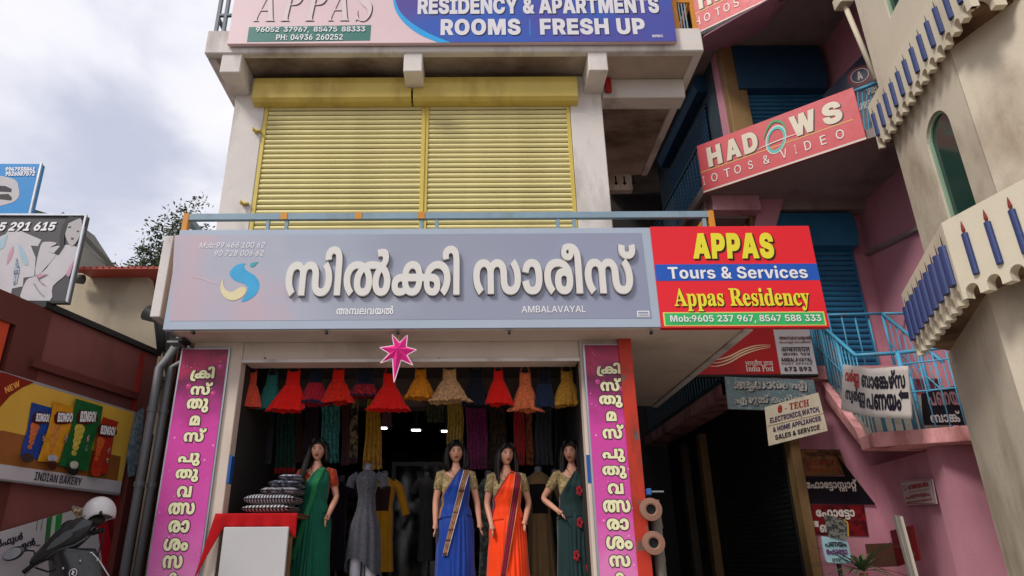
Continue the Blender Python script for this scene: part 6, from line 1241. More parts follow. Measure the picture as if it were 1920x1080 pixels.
def mannequin(label, pxc, pytop, y, saree, blouse, border, pallu, la, ra, hs, yaw=0, hy=0, seed=0, sparkle=None, pl_w=.5, spread=1.0):
    p = atY(pxc, pytop, y); z0 = p.z - 1.745
    t = thing('mannequin', label, 'mannequin', (p.x, y, z0), None, yaw)
    body(t, la, ra, hy)
    hair(t, hs, hy, seed)
    rnd = random.Random(seed + 5)
    # blouse: yoke and puffed sleeves
    mb = MB(); mb.sm = True
    def bl(u, v):
        z = lerp(1.13, 1.425, v); q = tp(0, z, .006); a, b = torso_r(z); a += .007; b += .007
        an = 2 * math.pi * u; x = math.sin(an); c = -math.cos(an)
        fx = abs(x)
        bust = .024 * math.exp(-((z - 1.27) / .05) ** 2) * (math.exp(-((x - .45) / .28) ** 2) + math.exp(-((x + .45) / .28) ** 2)) * (c < 0)
        zz = z - (.085 * (1 - fx ** 1.5) * v * v if c < 0 else 0)
        return Vector((a * x, b * c - bust, zz))
    mb.grid(bl, 48, 12, True)
    for sx, (el, wr) in ((-1, la), (1, ra)):
        s0 = Vector((sx * .10, .0, 1.40)); s1 = Vector((sx * .155, .005, 1.385)); el = Vector(el)
        e = s1.lerp(el, .55)
        mb.tube([s0, s1, s1.lerp(e, .5), e, e + (e - s1) * .01], [.05, .056, .052, .047, .043], 14, cap=False)
    mb.build('blouse', blouse, t, world=False)
    if sparkle:
        m5 = MB(); m5.sm = True
        for sx, (el, wr) in ((-1, la), (1, ra)):
            s1 = Vector((sx * .155, .005, 1.385)); e = s1.lerp(Vector(el), .55); m5.tube([e.lerp(s1, .12), e + (e - s1) * .012], [.054, .053], 14, cap=False)
        m5.build('sleeve_trim', sparkle, t, world=False)
    # skirt of the saree: pleats gathered at the front
    def sk(u, v):
        z = lerp(1.07, .02, v); a, b = torso_r(z); a += min(.012, .002 + .1 * v); b += min(.012, .002 + .1 * v)
        a *= lerp(1, spread, v)
        an = 2 * math.pi * u; x = math.sin(an); c = -math.cos(an)
        front = math.exp(-(((u if u < .5 else u - 1) - .03) / .10) ** 2)
        wv = front * (.004 + .020 * v) * math.sin(an * 30 + 2.5 * math.sin(3 * v) + 5 * noise.noise(Vector((an * 1.6, v * 1.3, seed * 2.7)))) * (.65 + .9 * noise.noise(Vector((an * 4, v * 1.5, seed)))) + (1 - front) * .010 * v * math.sin(an * 9 + 4 * v + seed)
        wv += .006 * math.sin(12 * v + an * 3) * (1 - v) + .012 * v * noise.noise(Vector((an * 2.5, v * 2.2, seed * 3.1)))
        return Vector(((a + wv) * x, (b + wv) * c - front * .025 * v, z + .004 * math.sin(an * 34) * v))
    mb = MB(); mb.sm = True; mb.grid(sk, 200, 26, True); mb.build('saree_skirt', saree, t, world=False)
    m2 = MB(); m2.sm = True; m2.grid(lambda u, v: sk(u, .965 + .035 * v) * 1.0 + Vector((0, 0, 0)) + (sk(u, .97) - Vector((0, 0, sk(u, .97).z))).normalized() * .003, 200, 1, True); m2.build('skirt_border', border, t, world=False)
    # the drape from the waist over the shoulder (viewer's right)
    def dr(u, v):
        z = lerp(.99, 1.435, v)
        l = lerp(-1.0, .2, max(0, (v - .46) / .54) ** .85); r = lerp(1.0, .86, v)
        xf = lerp(l, r, u)
        q = tp(xf, z - .03 * (1 - u) * (1 - v), .0125 + .006 * min(1, 4 * v) + .004 * math.sin(22 * (u + v * .4)) * (1 - .5 * v))
        if v > .9: q.y += (v - .9) * .5
        return q
    mb = MB(); mb.sm = True; mb.grid(dr, 34, 22)
    mb.grid(lambda u, v: Vector((lerp(.035, .135, u), lerp(-.065, .10, v), 1.437 + .018 * math.sin(math.pi * v) - .05 * u * u)), 6, 8)
    mb.build('saree_drape', saree, t, world=False, solid=.003)
    m3 = MB(); m3.sm = True
    m3.grid(lambda u, v: dr(u * .07, v) + Vector((0, -.003, 0)), 4, 22); m3.build('drape_border', border, t, world=False, solid=.002)
    # the pallu hanging from the shoulder
    if pallu:
        mat_, zend, xa, xb, wtop, wbot = pallu
        def pf(u, v):
            z = lerp(1.43, zend, v); xx = lerp(xa, xb, v) + lerp(wtop, wbot, v) * (u - .5)
            a, b = torso_r(z); a *= lerp(1, spread, 1 - z / 1.05) if z < 1.05 else 1
            xf = max(-.999, min(.999, xx / (a + .03))); c = math.cos(math.asin(xf))
            bust = .026 * math.exp(-((z - 1.27) / .06) ** 2)
            return Vector((xx, -(b + .034) * c - bust - .004 * math.sin(u * 19 + 3 * v), z))
        m4 = MB(); m4.sm = True; m4.grid(pf, 14, 26); m4.build('pallu', mat_[0], t, world=False, solid=.003)
        for k_, (f0, f1) in enumerate(((.0, .1), (.9, 1.)) if len(mat_) > 1 else ()):
            m6 = MB(); m6.sm = True; m6.grid(lambda u, v: pf(lerp(f0, f1, u), v) + Vector((0, -.004, 0)), 2, 26); m6.build('pallu_stripe', mat_[1], t, world=False)
        if len(mat_) > 2:
            for q in (.25, .5, .7, .82, .97):
                m6 = MB(); m6.sm = True; m6.grid(lambda u, v: pf(u, q + .02 * v) + Vector((0, -.0045, 0)), 10, 1); m6.build('pallu_bar', mat_[2], t, world=False)
    b = MB(); b.tube([(0, 0, .0), (0, 0, .12)], .02, 8); b.tube([(0, 0, -.02), (0, 0, .0)], .16, 24); b.build('stand', m_steel, t, world=False)
    nk = MB(); nk.sm = True
    nk.tube([(-.05, -.03, 1.455), (-.035, -.075, 1.41), (0, -.098, 1.37), (.035, -.075, 1.41), (.05, -.03, 1.455)], .0035, 6); nk.build('necklace', M('gold', 'b08a3c', .3, metal=.8), t, world=False)
    return t
g_green = cloth('emerald_saree', '0f5a45', rough=.6, sheen=.1); g_blue = cloth('royal_saree', '15398c', rough=.5); g_or = cloth('orange_saree', 'f0400c', rough=.5, var=.06); g_dk = cloth('forest_saree', '162e2e', rough=.7)
b_gold = cloth('gold_brocade', '9c8458', rough=.35, fine=70, bump=.8, c2='cdbb8c', c2s=28, c2t=.55); b_red = cloth('orange_red_brocade', 'a8341c', fine=60, c2='c8742c', c2s=40, c2t=.6)
br_lg = cloth('leaf_green', '23784a'); br_bz = cloth('bronze_stripe', 'a06e4c', rough=.4, fine=40); br_mr = cloth('maroon_border', '7a1030', rough=.5); br_wh = cloth('silver_stripe', 'b8c0d0', rough=.4); br_gd = cloth('gold_edge', 'c07a3c', rough=.4)
down = lambda s: ((s * .235, .0, 1.12), (s * .255, -.04, .90))
mannequin('mannequin in an emerald green saree with orange red blouse and hair over one shoulder', 599, 821, 7.15, g_green, b_red, br_lg,
          ((br_lg,), .55, .075, -.14, .05, .05), ((-.215, .01, 1.13), (-.25, -.03, .90)), ((.215, .03, 1.15), (.17, -.12, .96)), 'side', 0, .12, 1, pl_w=.4)
mannequin('mannequin in a royal blue saree with gold blouse and bronze striped pallu', 855, 825, 7.15, g_blue, b_gold, br_bz,
          ((br_bz, br_wh, cloth('stripe_dark', '4c3626')), .62, .115, -.10, .065, .05), ((-.205, .0, 1.13), (-.20, -.05, .91)), ((.215, .0, 1.13), (.24, -.04, .92)), 'bob', 0, .1, 2)
mannequin('mannequin in a vivid orange saree with maroon border and long black hair', 948, 829, 7.15, g_or, b_gold, br_mr,
          ((br_mr, br_gd), .45, .125, -.06, .085, .055), ((-.205, .01, 1.13), (-.16, -.10, .92)), ((.225, .03, 1.14), (.17, -.12, .96)), 'long', 0, .25, 3, spread=1.12)
mannequin('mannequin in a dark forest green saree with one hand on the hip', 1069, 825, 7.15, g_dk, b_gold, g_dk,
          None, ((-.31, .02, 1.16), (-.16, -.13, 1.03)), ((.235, .02, 1.12), (.235, -.06, .90)), 'long', -.1, -.3, 4)
# red flower motifs on the dark saree
root_ = [o for o in COL.objects if o.get('label', '').startswith('mannequin in a dark forest')][0]
m_mot = cloth('red_motif', 'a3202a', fine=50)
for (xf, z) in ((.42, 1.22), (.25, .92), (-.05, .62), (.55, .5)):
    a, b = torso_r(z); mb = MB()
    for i in range(5):
        an = i * 1.2566; cx, cz = .02 * math.cos(an), .032 * math.sin(an)
        x = a * xf + cx; yy = -(b + .046) * math.cos(math.asin(xf)) - .02 * (z > 1.1)
        mb.ball((x, yy, z + cz), (.014, .004, .02), 8, 5)
    mb.build('flower_motif', m_mot, root_, world=False)

# ---------------------------------------------------------------- dress forms in the shop
def kurti(label, pxc, top, bot, y, w0, w1, w2, mat, sleeves=.1, mat2=None, uneven=0, pants=None, seed=1, panel=None):
    a = atY(pxc, top, y); b = atY(pxc, bot, y); H = a.z - b.z; sc = (atY(pxc + 50, top + 60, y) - atY(pxc - 50, top + 60, y)).x / 100
    t = thing('dress_form', label, 'dress form', (a.x, y, b.z))
    rnd = random.Random(seed); ph = rnd.uniform(0, 6)
    W = [(0, w2), (.35, w2 * .85), (.55, w1 * 1.12), (.68, w1), (.84, w0), (.93, w0 * .95), (.975, w0 * .55), (1, w0 * .25)]
    def wd(v):
        for (v0, a0), (v1, a1) in zip(W, W[1:]):
            if v <= v1: return lerp(a0, a1, (v - v0) / (v1 - v0)) * sc / 2
        return W[-1][1] * sc / 2
    def fn(u, v):
        an = 2 * math.pi * u; r = wd(v) * (1 + .06 * (1 - v) * math.sin(11 * an + ph) * (v < .7)); d = min(.13, wd(v)) * 1.0
        z = H * v - uneven * (1 - v) ** 4 * (math.sin(2 * an + ph) * .5 + .5)
        return Vector((r * math.sin(an), -d * math.cos(an) * (1 + .10 * (1 - v) * math.sin(11 * an + ph)), z))
    mb = MB(); mb.sm = True; mb.grid(fn, 70, 22, True); mb.build('kurti', mat, t, world=False)
    if sleeves:
        m2 = MB(); m2.sm = True
        for s in (-1, 1):
            x = s * wd(.9) * .8
            m2.tube([(x, 0, H * .93), (x + s * .07, .01, H * .88), (x + s * (.07 + sleeves * .3), 0, H * .88 - sleeves)], [.05, .05, .045], 12, cap=False)
        m2.build('sleeve', mat, t, world=False)
    if panel:
        m4 = MB(); m4.sm = True; m4.grid(lambda u, v: fn(lerp(-.12, .12, u), lerp(.62, .88, v)) + Vector((0, -.004, 0)), 10, 6); m4.build('yoke_panel', panel, t, world=False)
    nk = MB(); nk.sm = True; nk.tube([(0, 0, H * .96), (0, 0, H + .05)], [.045, .04], 12); nk.ball((0, 0, H + .05), (.04, .04, .012), 12, 5); nk.build('neck_cap', M('form_grey', '6d6a74', .5), t, world=False)
    fl_ = FLR - b.z
    if pants:
        m3 = MB(); m3.sm = True
        for s in (-1, 1): m3.tube([(s * .06, 0, H * .2), (s * .075, 0, 0), (s * .085, 0, fl_ + .05)], [.06, .06, .045], 14)
        m3.build('trousers', pants, t, world=False)
    m5 = MB(); m5.tube([(0, .02, fl_), (0, .02, H * .5)], .016, 8); m5.tube([(0, .02, fl_), (0, .02, fl_ + .02)], .15, 20); m5.build('stand', m_steel, t, world=False)
    return t
k_gr = cloth('grey_check', '28282e', c2='54545c', c2s=120, c2t=.5, c2w=.1); k_mu = cloth('mustard_kurta', 'a87410'); k_wh = cloth('white_satin', 'b8b4c0', rough=.5)
k_camo = cloth('camouflage_print', '55605a', c2='8c9890', c2s=13, c2t=.52, stain='1c2420', samt=.9, sscale=12, stretch=(1, 1, 1)); k_tan = cloth('tan_kurta', '7d6242'); k_blk = cloth('black_lace', '121013', c2='4c4046', c2s=50, c2t=.62)
kurti('long grey checked dress with uneven hem over white trousers on a stand', 690, 880, 1045, 7.3, 42, 30, 64, k_gr, .08, uneven=.16, pants=k_wh, seed=2)
kurti('mustard kurta with dark chest panel and red edge on a dress form', 721, 893, 1072, 7.9, 44, 34, 44, k_mu, .3, seed=3, panel=cloth('dark_red_panel', '2a1210'))
kurti('camouflage print dress standing between blue and orange sarees', 916, 893, 1100, 7.6, 38, 32, 40, k_camo, 0, seed=4)
kurti('tan kurta with black chest panel behind the orange saree mannequin', 1009, 885, 1100, 7.6, 56, 40, 56, k_tan, .22, seed=5, panel=cloth('black_panel', '141110'))
kurti('black embroidered lace dress between tan kurta and dark green saree', 1041, 890, 1100, 7.75, 40, 34, 44, k_blk, .1, seed=6)
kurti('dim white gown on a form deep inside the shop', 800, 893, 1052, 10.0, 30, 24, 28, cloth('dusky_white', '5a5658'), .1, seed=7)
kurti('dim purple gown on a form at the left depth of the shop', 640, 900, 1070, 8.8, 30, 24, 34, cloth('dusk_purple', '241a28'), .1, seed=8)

# ---------------------------------------------------------------- counter with red cloth, panel and cushions
tb = thing('display_table', 'display table with white front board at the left of the shop entrance', 'table', (-2.1, 6.7, FLR))
ta, tbb = atY(407, 985, 6.55), atY(557, 985, 6.55)
zt_ = atY(480, 966, 6.75).z
MB().box(ta.x + .03, tbb.x - .02, 6.56, 7.2, zt_ - .03, zt_).build('tabletop', m_wood, tb, bevel=.005)
for (x, y) in ((ta.x + .07, 6.62), (tbb.x - .07, 6.62), (ta.x + .07, 7.14), (tbb.x - .07, 7.14)):
    MB().box(x - .02, x + .02, y - .02, y + .02, FLR, zt_ - .031).build('leg', m_wood, tb)
pa, pb = atY(419, 1000, 6.5).x, atY(541, 1000, 6.5).x
MB().box(pa, pb, 6.49, 6.52, FLR - .1, atY(480, 988, 6.5).z).build('front_board', M('white_laminate', 'b9b7b8', .4, .04, 3), tb, bevel=.006)
rc_ = thing('tablecloth', 'red cloth draped over the display table', 'tablecloth', (-2.1, 6.7, zt_))
mb = MB(); mb.sm = True
def tcl(u, v):
    x = lerp(ta.x - .02, tbb.x + .0, u)
    if v < .5: return Vector((x, lerp(7.2, 6.535, v * 2), zt_ + .004))
    q = (v - .5) * 2
    left = max(0, 1 - u / .12)
    return Vector((x - .12 * left * q, 6.535 - .01 * math.sin(u * 30) * q - .01, zt_ + .004 - q * (.12 + .45 * left + .1 * max(0, (u - .86) / .14))))
mb.grid(tcl, 60, 14)
mb.build('cloth', cloth('red_table', 'a80b14', sheen=.1), rc_, solid=.003)
def cushion(label, c, hw, hd, hh, mat, rz=0):
    t = thing('cushion', label, 'cushion', c, 'cushions stacked on the display table', rz)
    mb = MB(); mb.sm = True
    def fn(u, v):
        a = 2 * math.pi * u; th = math.pi * v
        se = lambda q, e: math.copysign(abs(q) ** e, q)
        edge = math.sin(th) ** .5
        return Vector((hw * se(math.cos(a), .35) * edge, hd * se(math.sin(a), .35) * edge, -hh * math.cos(th) * (1 - .35 * abs(math.cos(a)) ** 6) ))
    mb.grid(fn, 40, 14, True); mb.build('cover', mat, t, world=False)
    pp = MB(); pp.sm = True
    pts = [fn(i / 40, .5) for i in range(41)]; pp.tube(pts, .006, 6, cap=False); pp.build('piping', M('cloth_black_piping', '1a181a', .8), t, world=False)
def stripes(name, c1, c2_, freq, ax=0):
    m = cloth(name, c1)
    t = m.node_tree; g = t.nodes.new('ShaderNodeTexCoord'); wv = t.nodes.new('ShaderNodeTexWave'); wv.inputs['Scale'].default_value = freq; wv.inputs['Distortion'].default_value = .6
    wv.bands_direction = 'XYZ'[ax]
    t.links.new(g.outputs['Object'], wv.inputs[0]); r = t.nodes.new('ShaderNodeValToRGB'); r.color_ramp.elements[0].position = .45; r.color_ramp.elements[1].position = .55
    r.color_ramp.elements[0].color = rc(c1); r.color_ramp.elements[1].color = rc(c2_); t.links.new(wv.outputs[0], r.inputs[0]); t.links.new(r.outputs[0], t.nodes['Principled BSDF'].inputs['Base Color'])
    return m
zc = zt_ + .01; hsc = 1 / 178
for i, (pxc, pw, hh, m_, lb) in enumerate([
    (511, 88, .05, stripes('zebra', 'b9b4b6', '1c1a20', 9), 'black and white striped cushion at the bottom of the stack'),
    (514, 92, .065, stripes('fine_zebra', 'a8a6ac', '22242c', 11), 'fine grey striped cushion second from the bottom of the stack'),
    (530, 68, .05, cloth('grey_floral', '8d8a92', c2='2a2430', c2s=24, c2t=.5), 'grey floral print cushion third from the bottom of the stack'),
    (537, 56, .045, cloth('dark_floral', '2c3448', c2='a4a8b8', c2s=26, c2t=.56), 'navy floral cushion fourth from the bottom of the stack'),
    (545, 40, .04, cloth('white_floral', '9c9aa4', c2='343c54', c2s=30, c2t=.5), 'pale blue patterned cushion at the top of the stack')]):
    x = atY(pxc, 925, 6.85).x; cushion(lb, (x, 6.87, zc + hh), pw * hsc / 2, .2, hh * .78, m_, .05 * (i - 2)); zc += 1.56 * hh - .008

# ---------------------------------------------------------------- shelves, counter and lamps at the back of the shop
sh_ = thing('garment_shelf', 'dim wall shelves packed with folded cloth at the back of the shop', 'shelf', (-.4, 11.6, FLR))
m_shf = M('shelf_board', '2e2a28', .7)
for i in range(7):
    MB().box(-2.2, .95, 11.55, 12.1, FLR + .1 + i * .36, FLR + .12 + i * .36).build('shelf', m_shf, sh_)
for x in (-2.22, -1.4, -.6, .2, .96):
    MB().box(x - .012, x + .012, 11.54, 12.12, FLR, FLR + 2.4).build('upright', m_shf, sh_)
rnd = random.Random(5)
fold = [cloth('folda', '5a2030'), cloth('foldb', '28424a'), cloth('foldc', '60503a'), cloth('foldd', '3a2a48'), cloth('folde', '54565c'), cloth('foldf', '6a3018')]
for i in range(6):
    for k in range(9):
        x = -2.1 + k * .34
        n_ = rnd.randint(2, 4)
        for q in range(n_):
            MB().box(x, x + .26, 11.58, 11.95, FLR + .121 + i * .36 + q * .065, FLR + .18 + i * .36 + q * .065).build('folded_cloth', rnd.choice(fold), sh_, bevel=.015, seg=2)
for (px, py, wd_) in ((836, 809, 26), (780, 807, 24), (717, 803, 14)):
    p = atY(px, py, 9.6)
    l_ = thing('ceiling_light', {836: 'small white ceiling lamp in the shop nearest the straw yellow cloth', 780: 'small white ceiling lamp in the middle of the shop', 717: 'small white ceiling lamp beside the mustard cloth'}[px], 'ceiling light', p, 'ceiling lamps inside the shop')
    MB().box(-.09, .09, -.09, .09, .006, .02).build('housing', m_steel, l_, world=False)
    MB().box(-.06, .06, -.05, .05, -.004, .0055).build('lamp', M('lamp_glow', 'ffffff', emit=4), l_, world=False)
    MB().box(-.008, .008, -.008, .008, .021, 3.26 - p.z).build('rod', m_steel, l_, world=False)
dr_ = thing('glass_partition', 'grey metal door frame with glass deep inside the shop', 'partition', (-.4, 9.8, FLR))
p0, p1 = atY(735, 870, 10.4), atY(835, 870, 10.4)
m_fr = M('dull_frame', '50504e', .5)
MB().box(p0.x, p1.x, 10.4, 10.45, p0.z - .03, p0.z + .03).build('header', m_fr, dr_)
MB().box(p0.x, p0.x + .06, 10.4, 10.45, FLR, p0.z - .031).build('jamb', m_fr, dr_); MB().box(p1.x - .06, p1.x, 10.4, 10.45, FLR, p0.z - .031).build('jamb', m_fr, dr_)
MB().box(p0.x + .061, p1.x - .061, 10.42, 10.43, FLR, p0.z - .031).build('glass', M('dark_glass', '30363a', .08, trans=.9), dr_)

# ================================================================ pink building
m_pink = M('pink_wall_paint', 'c28796', .85, .08, 1.2, .3, 35, stain='6e4050', samt=.45, sscale=1.5, sthr=.52)
m_pinkd = M('pink_edge_paint', 'd89a9c', .85, .1, 2, .3, 40, stain='7a3a22', samt=.85, sscale=3.5, sthr=.47)
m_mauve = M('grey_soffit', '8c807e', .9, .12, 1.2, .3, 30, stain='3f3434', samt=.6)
m_blu = M('blue_shutter_paint', '23658a', .5, .08, 3, .1, 70, stain='12344a', samt=.5, sscale=2, stretch=(1, 1, .4))
m_blud = M('dark_blue_shutter', '17405f', .55, .1, 3)
m_brail = M('sky_blue_rail_paint', '4c9cc0', .45, .1, 5, .05, 80, stain='7a5a3a', samt=.6, sscale=8, sthr=.56)
m_tan = M('tan_post_paint', '8c6f48', .7, .12, 3, .3, 40, stain='4a3218', samt=.7, sscale=2)
m_gshut = M('shaded_green_shutter', '1f2726', .55, .12, 3, .1, 60)  # shade of the deep passage is put into this near-black colour
pk = thing('pink_building', 'pink painted building with blue roller shutters and outside stair behind the red signs', 'building', (4.6, 9.5, 0))
E_ = 1.3
GY = 8.85                                    # ground floor front
z1, z2, z3 = E_ + 2.15, E_ + 5.15, E_ + 8.25     # soffit / floor heights
A2, B2 = atZ(1320, 362, z2), atZ(1622, 262, z2)
d2 = (B2 - A2).normalized(); B2e = A2 + d2 * 2.6
XW, YF = 6.15, 9.5
# floor slabs (z2, z3) with angled front edges
def slab(name, pts, z0, z1_, mat): return MB().prism([(p[0], p[1], z0) for p in pts], (0, 0, z1_ - z0)).build(name, mat, pk)
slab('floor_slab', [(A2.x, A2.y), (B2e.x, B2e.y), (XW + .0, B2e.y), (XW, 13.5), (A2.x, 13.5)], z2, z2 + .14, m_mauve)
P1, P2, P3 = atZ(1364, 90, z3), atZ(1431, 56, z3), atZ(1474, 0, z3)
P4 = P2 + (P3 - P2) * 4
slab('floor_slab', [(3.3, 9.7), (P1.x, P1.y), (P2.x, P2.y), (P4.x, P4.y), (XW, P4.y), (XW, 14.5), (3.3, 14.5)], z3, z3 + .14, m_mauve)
# sloping pink fascia of the top balcony
O1, O2 = atY(1322, 66, 8.7), atY(1460, -12, 7.6)
mb = MB(); mb.poly([(P1.x - .9, P1.y + .35, z3 + .02), P1 + Vector((0, 0, .001)), P2 + Vector((0, 0, .001)), O2, O1][:5]); 
mb = MB(); mb.add([P1, P2, O2, O1, P1 + Vector((-.7, .35, .1)), P3 + Vector((0, 0, .0)), O2 + Vector((.35, -.4, .3))], [(0, 1, 2, 3), (0, 3, 4), (1, 5, 6, 2)]); mb.build('sloping_fascia', M('pale_pink_fascia', 'b88499', .8, .06, 2, stain='7a4a50', samt=.5), pk, solid=.02)
# walls
MB().box(4.3, XW, YF + .08, YF + .3, z1, z3).build('front_wall', m_pink, pk)
MB().box(XW, XW + .2, 5.9, 13.5, .12, 12).build('side_wall', m_pink, pk)
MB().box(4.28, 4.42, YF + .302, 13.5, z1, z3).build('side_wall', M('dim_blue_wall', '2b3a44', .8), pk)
# front pilaster, tan, left of the upper shutter
MB().box(4.32, 4.66, YF - .1, YF + .078, z2 + .14, z3).build('pilaster', m_tan, pk, bevel=.01)
MB().box(4.32, 4.66, YF - .1, YF + .078, z1, z2).build('pilaster', m_tan, pk, bevel=.01)
# shutters with curved housings
def housing(x0, x1, y, z0, z1_, mat, parent=pk):
    h = z1_ - z0; n = 8
    prof = [(y + .05, z1_)] + [(y - .14 - .05 * math.sin(math.pi * i / n), z1_ - .02 - (h - .04) * i / n) for i in range(n + 1)] + [(y + .05, z0)]
    mb = MB(); mb.prism([(x0, p, q) for p, q in prof], (x1 - x0, 0, 0)); return mb.build('shutter_housing', mat, parent)
ux0, ux1 = atY(1386, 200, YF).x, atY(1552, 200, YF).x
hz = atY(1460, 166, YF - .15).z
roller(pk, ux0, ux1, YF + .04, z2 + .15, hz + .1, .085, m_blu, m_blu)
housing(ux0 - .0, ux1, YF, hz, z3 - .02, m_blud)
lx0, lx1 = atY(1432, 520, YF).x, atY(1640, 640, YF).x
hz = atY(1500, 462, YF - .15).z
roller(pk, lx0, lx1, YF + .04, z1 + .02, hz + .1, .085, m_blu, m_blu)
housing(lx0, lx1 + .02, YF, hz, atY(1500, 405, YF).z, m_blu)
MB().box(lx0 - .3, XW - .001, YF - .16, YF + .05, atY(1500, 403, YF).z + .02, z2 - .002).build('lintel', m_mauve, pk)
# shops along the dark side passage
housing_m = MB()
for (zb_, zt_2) in ((z2 + .2, z3 - .05),):
    s_ = thing_part('roller_shutter', pk, (4.24, 12.6, zb_), R_(-90))
    me = slat_mesh(2.4, .085).mesh('slat', m_blud)
    for i in range(27):
        o = bpy.data.objects.new('slat', me); COL.objects.link(o); o.parent = s_; o.location = (0, 0, i * .085)
    n = 8; y0 = 10.1
    prof = [(4.27, zt_2)] + [(4.1 - .06 * math.sin(math.pi * i / n), zt_2 - .02 - .34 * i / n) for i in range(n + 1)] + [(4.27, zt_2 - .38)]
    MB().prism([(p, y0, q) for p, q in prof], (0, 2.6, 0)).build('shutter_housing', m_blud, pk)
# side balcony of the passage, two levels
for (zz, lev) in ((z1, 0), (z2, 1)):
    slab('balcony_slab', [(3.62, 9.35), (4.27, 9.35), (4.27, 14.5), (3.62, 14.5)], zz - (.02 if lev == 0 else .3), zz + (.16 if lev == 0 else -.002), m_pinkd if lev == 0 else m_mauve)
    rg = thing('balcony_railing', ('dark blue barred railing along the dim first floor passage', 'dark blue barred railing along the upper passage behind the tilted red sign')[lev], 'railing', (3.66, 11, zz + .16), None)
    for i in range(34):
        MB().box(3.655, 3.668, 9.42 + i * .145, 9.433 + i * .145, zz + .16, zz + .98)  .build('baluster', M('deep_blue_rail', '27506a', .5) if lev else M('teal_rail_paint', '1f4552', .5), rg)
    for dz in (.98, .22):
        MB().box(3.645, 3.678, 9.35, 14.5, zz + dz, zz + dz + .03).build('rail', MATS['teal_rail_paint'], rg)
MB().box(1.2, 6.4, 14.6, 14.8, .12, 16).build('rear_wall', m_dark, pk)  # dark wall made high and wide to shut out sky light behind the passage
MB().box(4.3, XW - .002, YF + .08, YF + .3, z3 + .142, 13).build('front_wall', m_pink, pk)  # unseen upper storeys, added to keep daylight out of the passage
MB().box(pR1 - .15, pR1, 9.002, 14.598, .12, zft + 2).build('side_wall', m_dark, pk)  # shop side carried on to the rear, added against light leaking in
MB().box(pR1 + .01, 6.3, 9.8, 14.598, 13.0, 13.2).build('roof', m_dark, pk)  # unseen cover added over the passage to darken it
# pink beam stub and corner column under the tilted sign
a = atY(1333, 365, 9.15); b = atY(1428, 393, 9.15)
MB().box(a.x, b.x, 9.15, 9.45, b.z, z2 - .001).build('beam_stub', M('pale_pink_beam', 'bf8f98', .8, .08, 2, stain='6e3a30', samt=.7, sscale=3), pk, bevel=.008)
MB().prism([atY(1425, 372, 9.3), atY(1472, 365, 9.3), atY(1455, 425, 9.3), atY(1415, 425, 9.3)], (0, .2, 0)).build('bracket', m_pink, pk)
# ground floor: front wall, dark side shop, tan post
gx = atY(1484, 850, GY).x
MB().box(gx + .102, XW - .002, GY, GY + .15, .12, z1 - .0).build('ground_wall', m_pink, pk)
MB().box(gx - .02, gx + .10, GY - .06, GY + .14, .12, z1 - .2).build('door_post', m_tan, pk, bevel=.01)
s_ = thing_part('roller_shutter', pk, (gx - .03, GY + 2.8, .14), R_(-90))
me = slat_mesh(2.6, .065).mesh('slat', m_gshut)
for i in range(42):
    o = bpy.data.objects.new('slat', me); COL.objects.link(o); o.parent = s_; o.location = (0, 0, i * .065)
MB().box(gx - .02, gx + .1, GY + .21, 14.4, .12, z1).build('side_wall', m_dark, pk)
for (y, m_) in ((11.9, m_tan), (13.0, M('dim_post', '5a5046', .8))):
    MB().box(gx - .16, gx - .03, y, y + .18, .12, z1 - .2).build('door_post', m_, pk)
slab('floor_slab', [(3.62, 9.2), (4.28, 9.2), (4.28, 8.7), (XW - .002, 8.7), (XW - .002, 9.56), (XW - .002, 9.7), (3.62, 9.7)], z1 - .021, z1 + .159, m_pinkd)
# pink lower wall right under the landing
LZ = E_ + 1.05
a1 = atZ(1640, 838, LZ); a2 = atZ(1815, 826, LZ)
MB().prism([(a1.x, a1.y, LZ), (a2.x + .4, a2.y - .2, LZ), (XW - .002, a2.y - .2, LZ), (XW - .002, 8.2, LZ), (a1.x + 1.1, 8.2, LZ), (a1.x + 1.0, a1.y + .35, LZ), (a1.x + .02, a1.y + .3, LZ)], (0, 0, .15)).build('landing_slab', m_pinkd, pk, bevel=.01)
wl = atY(1668, 930, 8.6); w2_ = atY(1765, 930, 7.45)
MB().prism([(wl.x, 8.848, .12), (wl.x, 8.6, .12), (w2_.x, 7.45, .12), (w2_.x + .22, 7.45, .12), (w2_.x + .22, 8.848, .12)], (0, 0, LZ - .14)).build('stair_wall', m_pink, pk)
MB().box(w2_.x - .04, XW - .003, 7.25, 7.448, .12, LZ - .002).build('stair_wall', m_pink, pk)
# upper stair flight from the landing up to the first floor, with stringer
u0, u1, SK = a1.x + .02, a1.x + 1.0, .38
ys, ye = a1.y + .35, GY + .2; dz = z1 + .1 - (LZ + .15); n = 7
MB().prism([(u0, ys - .1, LZ), (u0, ys, LZ + .27), (u0 + SK, ye, z1 + .16), (u0 + SK, ye, z1 - .08)], (.1, 0, 0)).build('stringer', m_pinkd, pk, bevel=.006)
MB().prism([(u0 + .101, ys, LZ + .02), (u0 + SK + .101, ye, z1 - .06), (u0 + SK + .101, ye, z1 - .16), (u0 + .101, ys, LZ - .0)], (u1 - u0 + .3, 0, 0)).build('flight_soffit', m_pink, pk)
for i in range(n):
    y = lerp(ys, ye, i / n); z = LZ + .15 + dz * (i + 1) / n
    MB().box(u0 + .101 + SK * i / n, u1 + .1 + SK * i / n, y, y + (ye - ys) / n - .002, z - dz / n + .002, z).build('step', m_conc, pk)
